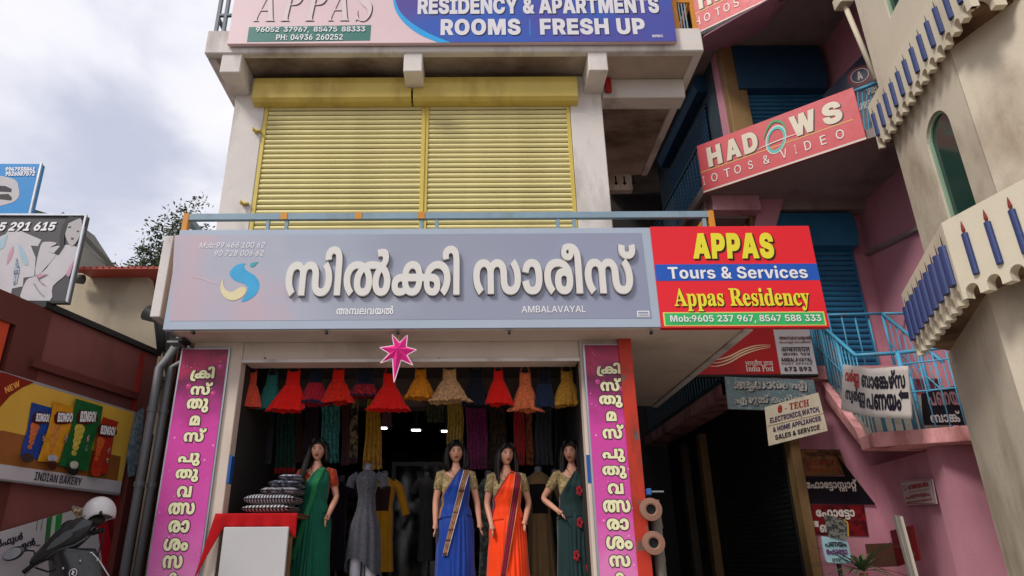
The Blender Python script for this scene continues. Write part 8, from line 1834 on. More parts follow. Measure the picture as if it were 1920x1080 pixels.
# scalloped parapets
def parapet(P0, P1, z0, z1_, ncand, th=.07, first=.5, cand_h=.32, nsc=None, cw=.032, flame=1):
    P0, P1 = Vector(P0), Vector(P1); d = (P1 - P0); L = d.length; d.normalize()
    n_ = Vector((0, 0, 1)).cross(d)
    if n_.dot(EYE - P0) < 0: n_ = -n_
    pt = thing_part('balcony_parapet', cbg, P0)
    nsc = nsc or ncand; pitch = L / nsc
    pts = [Vector((P0.x, P0.y, z1_)), Vector((P1.x, P1.y, z1_))]
    low = []
    for i in range(nsc - 1, -1, -1):
        s1, s0 = (i + 1) * pitch, i * pitch; t_ = pitch * .2
        low.append((s1, z0)); low.append((s1 - t_, z0))
        for k in range(0, 9):
            a = math.pi * k / 8; cx = (s1 + s0) / 2; r = pitch / 2 - t_
            low.append((cx + r * math.cos(a), z0 + .045 + r * .95 * math.sin(a)))
        low.append((s0 + t_, z0)); low.append((s0, z0))
    q = [low[0]]
    for p in low[1:]:
        if abs(p[0] - q[-1][0]) + abs(p[1] - q[-1][1]) > 1e-4: q.append(p)
    poly = pts + [Vector((P0.x, P0.y, 0)) + d * s + Vector((0, 0, z)) for s, z in q]
    MB().prism(poly, -n_ * th).build('panel', m_parapet, pt)
    for i in range(ncand):
        s = L * (i + first) / ncand; b = Vector((P0.x, P0.y, 0)) + d * s; zb_ = z0 + .10 + pitch * .22
        mb = MB(); mb.sm = False
        nseg = 12
        c0_ = b + n_ * .008
        candle_radius = cw
        r_ = []
        for zz in (zb_, zb_ + cand_h):
            r_.append([c0_ + d * candle_radius * math.cos(a) + n_ * candle_radius * .8 * math.sin(a) + Vector((0, 0, zz)) for a in [2 * math.pi * k / nseg for k in range(nseg)]])
        mb.add(r_[0] + r_[1], [(k, (k + 1) % nseg, (k + 1) % nseg + nseg, k + nseg) for k in range(nseg)] + [tuple(range(nseg))[::-1], tuple(range(nseg, 2 * nseg))])
        mb.mi = 1; mb.tube([c0_ + Vector((0, 0, zb_ + cand_h)), c0_ + Vector((0, 0, zb_ + cand_h + .03)), c0_ + Vector((0, 0, zb_ + cand_h + .055)), c0_ + Vector((0, 0, zb_ + cand_h + .1))], [.005, .013, .010, .002] if flame else [.004, .004, .003, .001], 8)
        mb.build('candle', [m_cnd, m_fl if flame else m_wick], pt)
    return pt
zt1 = C0.z
F0 = atZ(1690, 552, zt1); N0 = atZ(1920, 335, zt1)
N1 = C0 + dN * 2.4
parapet((F0.x, F0.y, 0), (C0.x, C0.y, 0), zb1, zt1, 9, nsc=9, cw=.045, flame=0)
parapet((C0.x, C0.y, 0), (N1.x, N1.y, 0), zb1, zt1, 13, nsc=14, cw=.024, first=.85)
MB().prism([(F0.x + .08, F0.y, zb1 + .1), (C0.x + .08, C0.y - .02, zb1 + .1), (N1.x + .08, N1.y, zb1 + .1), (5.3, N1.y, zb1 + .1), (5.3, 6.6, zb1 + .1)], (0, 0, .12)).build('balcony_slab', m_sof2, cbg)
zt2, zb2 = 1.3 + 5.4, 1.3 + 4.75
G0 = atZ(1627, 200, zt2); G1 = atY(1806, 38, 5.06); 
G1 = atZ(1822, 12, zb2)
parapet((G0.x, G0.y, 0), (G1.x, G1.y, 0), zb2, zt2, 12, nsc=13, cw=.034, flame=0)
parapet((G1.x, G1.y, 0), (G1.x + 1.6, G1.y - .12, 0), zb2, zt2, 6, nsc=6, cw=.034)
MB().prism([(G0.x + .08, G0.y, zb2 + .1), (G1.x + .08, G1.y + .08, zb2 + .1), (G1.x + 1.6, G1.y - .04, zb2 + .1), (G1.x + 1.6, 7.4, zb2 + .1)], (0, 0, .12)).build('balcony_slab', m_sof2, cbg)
# white pole and dark blue board between the buildings
wp = thing('stay_pole', 'slim cream pole slanting down to the upper candle balcony', 'pole', atY(1640, 150, 7.4))
MB().tube([atY(1583, 8, 7.6), atY(1643, 150, 7.5)], .035, 10).build('pole', m_parapet, wp, smooth=True)
c = atY(1582, 6, 7.6); MB().box(c.x - .1, c.x + .09, 7.5, 7.7, c.z - .06, c.z + .12).build('cap', m_parapet, wp, bevel=.01)
bd = thing('shop_board', 'dark navy board with a round red ringed emblem half hidden by the upper candle balcony', 'sign', atY(1600, 180, 8.6))
BD = Panel(atY(1600, 220, 8.6), u=vec_d, v=(0, 0, 1), parent=bd)
BD.board([(1543, 178), (1640, 80), (1668, 140), (1640, 300), (1570, 250)], M('navy_board', '1b1d3e', .4, .1, 3), .03)
BD.disc(1612, 142, .17, .17, PR('glow_red', '8a1c30'), 1); BD.disc(1612, 142, .13, .14, PR('navy2', '20264a'), 2); BD.ring(1612, 142, .12, .012, w_, 3)
BD.text('b', 'A', (1607, 1617, 134, 150), w_, off=.01); BD.text('b', 'SAREES', (1607, 1640, 190, 204), w_, off=.0); BD.text('b', 'LADIES', (1625, 1645, 160, 176), w_, off=0.)
ra = thing('balcony_rail', 'short sky blue rail with wire strands behind the salmon board', 'railing', atY(1620, 165, 8.2))
MB().tube([atY(1600, 172, 8.2), atY(1645, 155, 8.0)], .03, 8).build('rail', m_brail, ra, smooth=True)
for k_ in range(4): MB().tube([atY(1608 + 8 * k_, 172 - 3 * k_, 8.15), atY(1614 + 8 * k_, 260 - 3 * k_, 8.15)], .008, 6).build('strand', m_brail, ra)
# ridge line and pipe on the pink side wall
conduit_thing = thing('conduit', 'grey conduit running along the upper pink side wall', 'conduit', (XW - .02, 8, 5))
MB().tube([atX(1612, 482, XW - .03), atX(1750, 415, XW - .03)], .035, 6).build('conduit', m_mauve, conduit_thing)

# ================================================================ bakery building on the left
m_mar = M('maroon_wall_paint', '7c4642', .7, .08, 1.2, .2, 40, stain='38201c', samt=.5, sscale=1.5)
m_mard = M('dark_maroon_paint', '5c2822', .7, .1, 2)
m_beige = M('beige_render', 'b5a892', .9, .1, 1.5, .9, 70, stain='5a4e40', samt=.6, sscale=1.2)
m_tin = M('red_tin', '9a3a2c', .5, .1, 4, stain='5a3020', samt=.5)
m_grf = M('grey_roof_sheet', '5a5852', .7, .12, 3, stain='3a3830', samt=.5)
m_orp = M('orange_paint', 'c2401c', .55, .08, 3)
bk = thing('bakery_building', 'dark maroon walled bakery building with beige gable and red tin eave on the left', 'building', (-4, 6.5, 0))
WA, WB_ = Vector((-3.95, 6.0, 0)), Vector((-3.64, 7.5, 0))
dw = (WB_ - WA).normalized(); nw = Vector((dw.y, -dw.x, 0))
def wp_(s, z, o=0.): return WA + dw * s + nw * o + Vector((0, 0, z))
zt_ = 3.44
def wbox(s0, s1, z0, z1_, o0, o1, nm, mat, bevel=0):
    return MB().prism([wp_(s0, z0, o0), wp_(s1, z0, o0), wp_(s1, z1_, o0), wp_(s0, z1_, o0)], nw * (o1 - o0)).build(nm, mat, bk, bevel=bevel)
W0 = Panel(wp_(0, 0), u=dw, v=(0, 0, 1), parent=bk)
sU = lambda px, py: W0.uv(px, py)
wbox(sU(80, 650)[0], 1.53, .12, zt_, -.2, 0, 'wall', m_mar)
# recess in which the snack board hangs
wbox(1.25, 1.53, .12, 2.55, .0, .12, 'wall_pier', m_mard, .005)
wbox(sU(60, 650)[0], 1.53, zt_ + .002, zt_ + .06, -.25, .04, 'coping', m_black)
wbox(sU(72, 650)[0] - .3, sU(80, 650)[0] - .002, .12, zt_, -.15, .02, 'pier', m_mard)
wbox(-3, sU(72, 650)[0] - .302, .12, zt_, -.9, -.8, 'dark_recess', m_black)
wbox(sU(10, 640)[0] - .1, sU(10, 640)[0] + .0, .12, zt_, -.1, .0, 'orange_jamb', m_orp)
wbox(-6, sU(72, 650)[0] - .3, zt_ - .25, zt_, -.9, .02, 'beam', m_mard)
# soffit strip over the board (deep shade band)
a = sU(45, 705)[0]
wbox(a, 1.24, sU(200, 735)[1] - .0, sU(200, 735)[1] + .07, .001, .07, 'ledge', m_mard)
wbox(1.24, 1.252, .12, 3.4, .0, .05, 'red_strip', M('red_edge_paint', '8c2218', .5))
# gable wall and eave
yg = 7.75
P_ = lambda px, py, y=yg: atY(px, py, y)
MB().prism([P_(122, 700), P_(300, 700), P_(277, 514), P_(142, 512)], (0, .15, 0)).build('gable_wall', m_beige, bk)
e0_, e1_ = P_(144, 508, 7.45), P_(309, 511, 7.45)
MB().prism([(e0_.x, 7.4, e0_.z), (e0_.x, 9.2, e0_.z + .18), (e0_.x, 9.2, e0_.z + .2), (e0_.x, 7.4, e0_.z + .03)], (e1_.x - e0_.x, 0, 0)).build('eave', m_tin, bk)
n = 14
for i in range(n):
    x = e0_.x + (e1_.x - e0_.x) * i / n
    MB().tube([(x + .03, 7.39, e0_.z + .03), (x + .03, 9.2, e0_.z + .205)], .012, 5).build('corrugation', m_tin, bk)
MB().tube([P_(140, 522, 7.6), P_(156, 524, 7.6)], .06, 12).build('bulb_holder', m_grf, bk, smooth=True)
MB().prism([P_(262, 513, 8.2), P_(309, 513, 8.2), P_(305, 538, 8.2), P_(262, 538, 8.2)], (0, .6, 0)).build('rafter_block', M('dark_timber', '3a322a', .8), bk)
# sloping roof farther back
MB().prism([P_(120, 400, 9.4), P_(160, 463, 9.4), P_(214, 506, 9.4), P_(110, 508, 9.4)], (0, .9, .05)).build('back_roof', m_grf, bk)
MB().bar(P_(118, 402, 9.35), P_(216, 505, 9.35), .08, .06).build('ridge_strip', M('dark_ridge', '35332c', .8), bk)
MB().prism([P_(270, 520, 7.9), P_(318, 580, 7.9), P_(318, 640, 7.9), P_(282, 640, 7.9)], (0, .3, 0)).build('dark_gable_side', M('dark_sheet', '34322e', .8), bk)
MB().box(-8, P_(125, 700).x, 7.8, 7.95, .12, zt_ + 1.0).build('rear_wall', m_beige, bk)
# drain funnel between the buildings
fn_ = thing('rain_pipes', 'two grey drain pipes running down beside the left magenta banner', 'pipes', atY(265, 900, 7.0))
m_gp = M('grey_pvc', '77777a', .45, .1, 4, stain='4a4640', samt=.5)
for (px, r, yy) in ((268, .045, 7.0), (291, .04, 7.1)):
    x = atY(px, 870, yy).x; zt2_ = atY(px, 690, yy).z
    MB().tube([(x, yy, .12), (x, yy, zt2_), (x + (.12 if px > 280 else .02), yy + .1, zt2_ + .12), (x + .1, yy + .3, zt2_ + .55)], r, 12).build('pipe', m_gp, fn_, smooth=True)
    for z in (1.0, 1.95, 2.7):
        MB().tube([(x, yy, z), (x, yy, z + .05)], r + .008, 12).build('coupling', m_gp, fn_)
MB().tube([P_(276, 586, 7.5), P_(300, 600, 7.5), P_(303, 660, 7.5)], [.1, .07, .05], 10).build('funnel', M('black_pvc', '26262a', .5), fn_, smooth=True)
rw = thing('sheet_fence', 'rusty brown corrugated sheet wall in the gap beside the left banner', 'fence', atY(320, 900, 7.5))
m_rs = M('rusty_sheet', '5a2c1c', .8, .2, 4, .3, 40, stain='2a1812', samt=.7, sscale=3)
x0, x1 = atY(282, 900, 7.6).x, atY(362, 900, 7.6).x; zt3 = atY(320, 625, 7.6).z
k = 9
for i in range(k):
    xa = x0 + (x1 - x0) * i / k
    MB().prism([(xa, 7.6, .12), (xa + .05, 7.55, .12), (xa + (x1 - x0) / k - .004, 7.6, .12), (xa + (x1 - x0) / k - .004, 7.62, .12), (xa, 7.62, .12)], (0, 0, zt3 - .12)).build('sheet', m_rs, rw)
lp = thing('wall_lamp', 'small flat lamp bracket above the left magenta banner', 'lamp', atY(345, 645, 6.5))
c = atY(340, 643, 6.5); MB().box(c.x - .08, c.x + .08, 6.4, 6.55, c.z - .012, c.z + .02).build('lamp_head', m_black, lp, bevel=.004); MB().box(c.x - .09, c.x + .02, 6.38, 6.54, c.z - .03, c.z - .013).build('lamp_glass', m_steel, lp)

# ---------------------------------------------------------------- snack billboard
bb_ = thing('bakery_billboard', 'tilted looking snack poster with four crisp packets reading INDIAN BAKERY on the maroon wall', 'billboard', wp_(.3, 1.5))
B = Panel(wp_(0, 0, .10), u=dw, v=(0, 0, 1), parent=bb_)
B.board([(8, 697), (257, 773), (224, 929), (-60, 893), (-60, 676)], M('billboard_frame', '8e8e92', .5), .05)
ul, ur_ = B.uv(-60, 800)[0], B.uv(240, 850)[0]
vt = B.uv(130, 735)[1]; vb_ = B.uv(110, 914)[1]; vm = B.uv(110, 886)[1]
um_ = ur_ - .0
B.shape([(ul + .02, vm), (ur_ - .02, vm), (ur_ - .02, vt - .02), (ul + .02, vt - .02)], PR('mustard_ground', 'd0a440', var=.1, scale=1.5), 1, uvs=True)
B.shape([(-58, 820), (4, 807), (226, 856), (219, 906), (110, 888), (-58, 866)], PR('wood_ground', '8a5426', var=.15, scale=4), 2)
B.shape([(ul + .02, vb_ + .015), (ur_ - .02, vb_ + .015), (ur_ - .02, vm), (ul + .02, vm)], PR('grey_strip', 'b4b0b6'), 3, uvs=True)
B.shape([(-50, 690), (8, 699), (63, 717), (40, 727), (18, 742), (0, 762), (-20, 800), (-50, 800)], PR('new_red', '7c1d10'), 3)
B.text('b', 'INDIAN BAKERY', (62, 152, 890, 906), PR('bk', '17151a'), lay=4, off=-.02)
def skew_text(P_, s, a, b, c, mat, lay=6, off=.01, st='b'):
    ks = WORDS[s] if st == 'm' else [-1 if ch == ' ' else ord(ch) for ch in s]
    A_, B_2, C_ = P_.P(*a), P_.P(*b), P_.P(*c); ux = B_2 - A_; vx = C_ - A_
    l0 = layout(st, ks); xs = [p[0] for g in l0 for p in g[0]]; ys_ = [p[1] for g in l0 for p in g[0]]
    x0, x1, y1 = min(xs), max(xs), max(ys_)
    text_mb(layout(st, ks, off), lambda x, y, dd: A_ + ux * ((x - x0) / (x1 - x0)) + vx * (y / y1) + P_.n * (.0022 * lay + dd)).build('lettering', mat, P_.parent)
skew_text(B, 'NEW', (9, 738), (36, 724), (6, 727), PR('peach_ink', 'e09a50'), 5)
J = lambda pts: [(x / 4.154, 680 + y / 4.154) for x, y in pts]
PK = [('1c3f86', [(240, 310), (392, 352), (380, 480), (345, 600), (290, 755), (150, 735), (165, 640), (205, 520)], (262, 455), (362, 462), (270, 395), (262, 500), 34, 'c86a3c'),
      ('c88a22', [(400, 303), (556, 345), (545, 480), (490, 620), (440, 780), (272, 768), (310, 660), (360, 500)], (420, 460), (535, 462), (428, 392), (420, 520), 36, 'c8823c'),
      ('1f5a30', [(560, 280), (775, 345), (750, 480), (690, 640), (655, 850), (425, 800), (470, 660), (530, 500)], (585, 460), (705, 462), (595, 380), (590, 520), 40, 'c8b04a'),
      ('9c2a18', [(765, 425), (886, 463), (850, 560), (830, 690), (795, 872), (665, 845), (700, 700), (725, 560)], (735, 555), (845, 570), (745, 490), (745, 610), 30, 'c8582c')]
for i, (c, pl_, a, b, cc_, chip, r, cc2) in enumerate(PK):
    L = 5 + i * 7
    B.shape(J(pl_), PR('pack%s' % 'abcd'[i], c, var=.2, scale=9, rough=.3), L, 'packet_print')
    x, y = chip
    for k_ in range(5):
        f = 1 - k_ * .13
        cx, cy = x - k_ * r * .28, y + k_ * r * 1.15
        B.shape(J([(cx + r * 1.0 * f * math.cos(t_ * .785), cy + r * 1.1 * f * math.sin(t_ * .785)) for t_ in range(8)]), PR('chip%s' % 'abcd'[i], cc2, var=.25, scale=30), L + 1 + (k_ % 2), 'crisp_print', smooth=True, n=3)
        B.shape(J([(cx + r * .9 * f, cy - r * .7 * f), (cx + r * .2, cy - r * .1), (cx - r * .8 * f, cy + r * .3), (cx - r * .1, cy + r * .05)]), PR('chipshade', '8a4a22'), L + 3, 'crisp_print')
    t0 = J([a, b, cc_])
    B.shape([(t0[0][0] - 3, t0[0][1] + 4), (t0[1][0] + 1, t0[1][1] + 1), (t0[1][0] + 3, t0[1][1] - 13), (t0[2][0] - 2, t0[2][1] - 2)], PR('logo_maroon', '4a1414'), L + 4, smooth=True, n=3)
    skew_text(B, 'BINGO!' if i != 1 else 'BINGO', t0[0], t0[1], t0[2], m_pw, L + 5, .02)
    B.disc(t0[0][0] + 16, t0[0][1] + 32, .018, .035, PR('garnish', '6a2c22', c2='b09a8a', c2s=60), L + 5); B.disc(t0[0][0] + 13, t0[0][1] + 50, .015, .03, PR('garnish2', '2c3a2a', c2='b0a89a', c2s=60), L + 5)
for (x, y, rx, ry, c) in ((160, 745, 50, 38, '3a2c26'), (355, 745, 40, 26, 'a0a4b0'), (355, 800, 34, 40, '3a1c14'), (520, 840, 44, 40, '1c1a18'), (522, 797, 44, 40, '2c3a2c'), (522, 797, 34, 30, 'b0b4a4'), (700, 850, 42, 38, 'a83014')):
    B.shape(J([(x + rx * math.cos(t_ * .785), y + ry * math.sin(t_ * .785)) for t_ in range(8)]), PR('bowl' + c, c, var=.3, scale=40), 33 + (c == 'b0b4a4') + (x == 522), 'bowl_print', smooth=True, n=3)
tn = thing('torn_poster', 'torn pale blue poster scraps stuck beside the snack billboard', 'poster', wp_(1.2, 2))
TN = Panel(wp_(0, 0, .13), u=dw, v=(0, 0, 1), parent=tn)
TN.shape([(259, 770), (270, 762), (268, 800), (262, 850), (252, 892), (240, 895), (238, 850), (247, 808)], M('pale_blue_paper', '5a7484', .8, .2, 20, c2='8c9496', c2s=25), 1, 'paper')

# lower poster leaning on the wall
poster_root = thing('bunk_poster', 'white and green printed sheet with black Malayalam words behind the scooter', 'poster', wp_(.2, .8))
q0, q1 = atY(0, 999, 6.35), atY(175, 950, 6.55)
LP = Panel(wp_(0, 0, .05), u=dw, v=(0, 0, 1), parent=poster_root)
LP.board([(-90, 1024), (0, 998), (205, 937), (222, 1150), (-90, 1150)], M('white_vinyl', 'b2aeb2', .45, .05, 3, stain='8a8890', samt=.4, sscale=2), .02)
for i, (a, b, c) in enumerate(((88, 98, '2f6a3a'), (99, 104, '9cc0a0'), (105, 117, '2c8040'))):
    LP.shape([(a, 972 - (a - 88) * .28), (b, 970 - (b - 88) * .28), (b - 6, 1016), (a - 5, 1022)], PR('green%s' % 'abc'[i], c), 1)
LP.shape([(176, 945), (196, 940), (226, 1150), (205, 1150)], PR('poster_red', 'a81826'), 1); LP.shape([(196, 940), (204, 938), (234, 1150), (226, 1150)], PR('poster_red2', '6c1018'), 2)
skew_text(LP, 'pful', (-8, 1028), (42, 1011), (-8, 1014), m_bkp, 2, .02, 'm'); skew_text(LP, 'lan', (40, 1030), (66, 1021), (38, 1017), m_bkp, 2, .02, 'm')
LP.line([(66, 1023), (75, 1022)], .008, m_bkp, 2)
for px in (70, 79): LP.line([(px, 982 - px * .1), (px - 3, 995)], .006, PR('greena', '2f6a3a'), 2)

# ---------------------------------------------------------------- two billboards on the bakery roof
g1 = thing('clothing_billboard', 'dark grey billboard with a sketched woman, pale dresses and 291 615 lettering', 'billboard', atY(40, 566, 5.9))
G = Panel(atY(0, 566, 5.9), parent=g1, **FR)
G.board([(-140, 403), (163, 404), (126, 568), (-140, 565)], PR('slate', '47464a', var=.06), .06)
MB().bar(G.P(-140, 566, .01), G.P(126, 568, .01), .03, .025).build('frame', m_black, g1); MB().bar(G.P(163, 404, .012), G.P(126.5, 568, .012), .02, .02).build('frame', m_alu, g1)
MB().bar(G.P(-140, 403, .01), G.P(163, 404, .01), .02, .02).build('frame', m_alu, g1)
H = lambda pts: [(x / 3.722, 290 + y / 3.724) for x, y in pts]
m_dr = PR('dress_white', 'b9b5b9', var=.06, scale=7); m_fc = PR('face_grey', 'a8a4a6'); m_bl2 = PR('dress_blue', '9ab4c0', var=.1); m_pk2 = PR('dress_pink', 'b88a9c')
G.text('b', '5 291 615', (-1, 105, 417, 433), m_pw, lay=1, off=.01, slant=.2, shadow=(m_bkp, .008, -.008, .006))
G.shape(H([(-60, 600), (40, 555), (60, 530), (150, 535), (290, 595), (265, 640), (215, 635), (250, 720), (240, 850), (165, 860), (160, 920), (85, 935), (70, 1010), (-60, 1015)]), m_dr, 1)
G.shape(H([(0, 600), (55, 560), (30, 650), (-60, 700), (-60, 620)]), m_bl2, 2); G.shape(H([(60, 700), (95, 640), (90, 700), (50, 770)]), m_pk2, 2, smooth=True, n=3); G.shape(H([(130, 630), (165, 660), (200, 760), (170, 770), (140, 700)]), m_bl2, 2, smooth=True, n=3)
G.shape(H([(120, 720), (140, 800), (120, 900), (95, 915), (100, 800)]), PR('floral', '5c6a78', c2='a0a8b4', c2s=40), 3)
G.shape(H([(150, 1025), (185, 880), (250, 850), (330, 790), (430, 640), (545, 650), (540, 720), (470, 830), (370, 920), (350, 1020)]), m_dr, 2, smooth=True, n=3)
G.shape(H([(285, 640), (330, 610), (400, 620), (350, 650), (420, 640), (380, 720), (250, 850)]), m_dr, 3, smooth=True, n=3)
G.shape(H([(480, 440), (540, 428), (575, 470), (560, 570), (510, 640), (470, 600), (455, 520)]), m_fc, 4, smooth=True, n=3)
G.shape(H([(540, 428), (480, 440), (440, 500), (420, 580), (425, 640), (380, 690), (340, 680), (410, 700), (450, 640), (455, 560), (480, 480), (545, 450), (590, 440), (600, 520), (612, 432)]), PR('hair_grey', '2a292c'), 5)
for pts in ([(480, 512), (500, 505)], [(540, 540), (555, 535)]): G.line(H(pts), .01, m_bkp, 6)
G.disc(508 / 3.722, 290 + 588 / 3.724, .014, .01, PR('lipgrey', '6a3a40'), 6)
G.shape(H([(262, 840), (340, 835), (270, 870), (330, 920), (290, 900)]), m_pk2, 6); G.shape(H([(470, 830), (520, 740), (490, 850)]), m_pk2, 6, smooth=True)
G.line(H([(240, 900), (270, 950), (310, 990)]), .008, PR('fold_grey', '8a868c'), 6, smooth=True)
g2 = thing('cake_billboard', 'bright blue billboard with a cake slice on a plate above the clothing billboard', 'billboard', atY(30, 400, 6.4))
U = Panel(atY(0, 400, 6.4), parent=g2, **FR)
U.board([(-140, 306), (79, 307), (57, 402), (-140, 402)], PR('sky_blue', '2a86c8', var=.08, scale=2), .06)
MB().bar(U.P(79, 307, .01), U.P(57, 402, .01), .02, .02).build('frame', m_alu, g2)
for s_, a, b in (('9947935841', 314, 321), ('9526587572', 322, 330)): U.text('b', s_, (11, 66, a, b), m_pw, lay=1, off=.02)
U.shape(H([(-60, 160), (60, 160), (115, 185), (130, 230), (135, 280), (110, 320), (50, 345), (-60, 350)]), m_dr, 1, smooth=True, n=3); U.shape(H([(-60, 215), (40, 220), (82, 240), (80, 262), (-60, 255)]), m_bkp, 2); U.shape(H([(-60, 280), (60, 275), (85, 300), (80, 320), (-60, 305)]), PR('cocoa', '2a2422'), 2)
MB().bar(atY(55, 400, 6.5), atY(90, 410, 7.2), .1, .1).build('stay', m_black, g2)
for px in (-60, 30): MB().box(atY(px, 500, 6.0).x, atY(px, 500, 6.0).x + .05, 6.0, 6.05, zt_, atY(30, 500, 6.0).z).build('strut', m_black, g1)
for px in (-60, 20): MB().box(atY(px, 400, 6.5).x, atY(px, 400, 6.5).x + .05, 6.5, 6.55, zt_, atY(30, 400, 6.5).z).build('strut', m_black, g2)
MB().box(-6, atY(105, 575, 6.0).x, 5.93, 6.05, atY(60, 583, 6.0).z, atY(60, 572, 6.0).z).build('base_beam', m_black, g1)

# ================================================================ trees behind
m_leaf = [M('leaf_dark', '222e1a', .6, .25, 3), M('leaf_mid', '364624', .6, .25, 3), M('leaf_light', '56663a', .6, .2, 3)]
m_bark = M('bark', '4a4036', .9, .2, 6, .5, 40)
def tree(label, x, y, h, cr, seed, dens=1.0, ls=.11):
    rnd = random.Random(seed); t = thing('tree', label, 'tree', (x, y, 0), 'trees behind the bakery roof')
    mb = MB(); mb.sm = True
    mb.tube([(0, 0, 0), (.05, .05, h * .35), (-.05, 0, h * .6), (0, .05, h * .92)], [.16, .13, .09, .03], 8)
    tips = []
    for i in range(26):
        z = h * rnd.uniform(.5, .93); a = rnd.uniform(0, 6.28); r = cr * rnd.uniform(.5, 1) * (1.15 - abs(z / h - .68) * 1.5)
        p0 = Vector((0, 0, z - .3)); p2 = Vector((r * math.cos(a), r * math.sin(a), z + rnd.uniform(.1, .5))); pm_ = p0.lerp(p2, .5) + Vector((0, 0, -.1))
        mb.tube([p0, pm_, p2], [.035, .022, .008], 5); tips += [p2, pm_.lerp(p2, .5), p2.lerp(pm_, .25)]
    tips += [Vector((0, 0, h)), Vector((0, 0, h * .95))]
    mb.build('trunk', m_bark, t, world=False)
    cm = MB()
    for tp_ in tips:
        for k_ in range(rnd.randint(6, 9)):
            c = tp_ + Vector((rnd.gauss(0, .2), rnd.gauss(0, .2), rnd.gauss(0, .18))); cm.mi = rnd.choice((0, 0, 1, 1, 2))
            for q in range(int(16 * dens)):
                p = c + Vector((rnd.gauss(0, .12), rnd.gauss(0, .12), rnd.gauss(0, .1)))
                d = Vector((rnd.gauss(0, 1), rnd.gauss(0, 1), rnd.gauss(.3, .8))).normalized(); s = d.orthogonal().normalized(); s.rotate(Matrix.Rotation(rnd.uniform(0, 6.28), 3, d)); L = ls * rnd.uniform(.6, 1.3)
                cm.add([p, p + d * L * .5 + s * L * .2, p + d * L, p + d * L * .5 - s * L * .2], [(0, 1, 2, 3)])
    cm.build('crown', m_leaf, t, world=False)
p = atY(298, 560, 15); tree('leafy tree between the bakery eave and the grey sign', p.x, 15, atY(290, 428, 15).z, 1.0, 3)
p = atY(350, 470, 14); tree('taller thin crowned tree just left of the white shop building', p.x, 14, atY(345, 392, 14).z, .8, 8)
p = atY(292, 600, 17); tree('low tree seen under the bakery eave', p.x, 17, atY(292, 530, 17).z, 1.0, 12)
# ================================================================ scooter
m_sb = M('scooter_black', '2c2d30', .2, .06, 4, spec=.5); m_sp = M('scooter_plastic', '4a4b4d', .55, .08, 6, .1, 120); m_rub = M('rubber', '121212', .85); m_chr = M('chrome', 'b0b2b6', .15, metal=1)
sc_ = thing('scooter', 'black motor scooter with round mirror, parked in front of the maroon wall', 'scooter', (-3.35, 6.0, .12))
def sp_(px, py, y): return atY(px, py, y)
YB = 5.95
mb = MB(); mb.sm = True
# handlebar cowl: loft between left grip end and right grip root
secs = [((62 + 22, 1042), 10, .04), ((82, 1040), 17, .06), ((105, 1022), 24, .08), ((135, 1006), 25, .09), ((160, 1000), 21, .08), ((172, 990), 12, .06)]
def loft(secs, y, nm, mat, parent, n=16, tilt=0.):
    rings = []
    for (c, r, dep) in secs:
        C_ = sp_(c[0], c[1], y); rr = r / 168
        rings.append([C_ + Vector((rr * .35 * math.cos(a), dep * 1.2 * math.sin(a), rr * math.cos(a))) for a in [2 * math.pi * k / n for k in range(n)]])
    m_ = MB(); m_.sm = True
    m_.add([p for r in rings for p in r], [(i * n + j, i * n + (j + 1) % n, (i + 1) * n + (j + 1) % n, (i + 1) * n + j) for i in range(len(rings) - 1) for j in range(n)] + [tuple(range(n)), tuple(range((len(rings) - 1) * n, len(rings) * n))[::-1]])
    return m_.build(nm, mat, parent, subsurf=1)
loft([((66, 1048), 9, .05), ((78, 1040), 15, .07), ((100, 1020), 23, .09), ((128, 1006), 27, .1), ((152, 1000), 26, .09), ((170, 992), 17, .07), ((178, 985), 8, .05)], YB, 'handlebar_cowl', m_sb, sc_)
S_ = Panel(sp_(120, 1005, YB - .12), parent=sc_, **FR)
S_.shape([(88, 1030), (105, 1010), (132, 999), (136, 1003), (122, 1014), (100, 1026)], m_sp, 1, 'meter_lens', th=.004, smooth=True)
MB().tube([sp_(74, 1050, YB), sp_(58, 1062, YB - .03), sp_(43, 1074, YB - .06)], .018, 10).build('grip', m_rub, sc_, smooth=True)
MB().tube([sp_(72, 1058, YB - .05), sp_(58, 1070, YB - .09), sp_(44, 1082, YB - .1)], .006, 6).build('brake_lever', m_chr, sc_)
MB().tube([sp_(172, 1000, YB), sp_(195, 993, YB + .02)], .02, 10).build('grip', m_rub, sc_, smooth=True)
MB().tube([sp_(66, 1040, YB), sp_(63, 1033, YB), sp_(52, 1032, YB), sp_(42, 1034, YB)], .007, 6).build('mirror_stalk', m_rub, sc_)
c = sp_(26, 1038, YB); m_ = MB(); m_.sm = True
m_.grid(lambda u, v: c + Vector((.085 * math.sin(math.pi * v) * math.cos(6.283 * u), -.02 * math.cos(math.pi * v), .055 * math.sin(math.pi * v) * math.sin(6.283 * u) + .02 * math.sin(math.pi * v) * math.cos(6.283 * u))), 24, 10, True)
m_.build('mirror', m_sb, sc_)
m_ = MB(); m_.grid(lambda u, v: c + Vector((.07 * v * math.cos(6.283 * u), -.021, .043 * v * math.sin(6.283 * u) + .016 * v * math.cos(6.283 * u))), 24, 1, True); m_.build('mirror_glass', M('mirror_glass', '9a9ea4', .12, metal=.6), sc_)
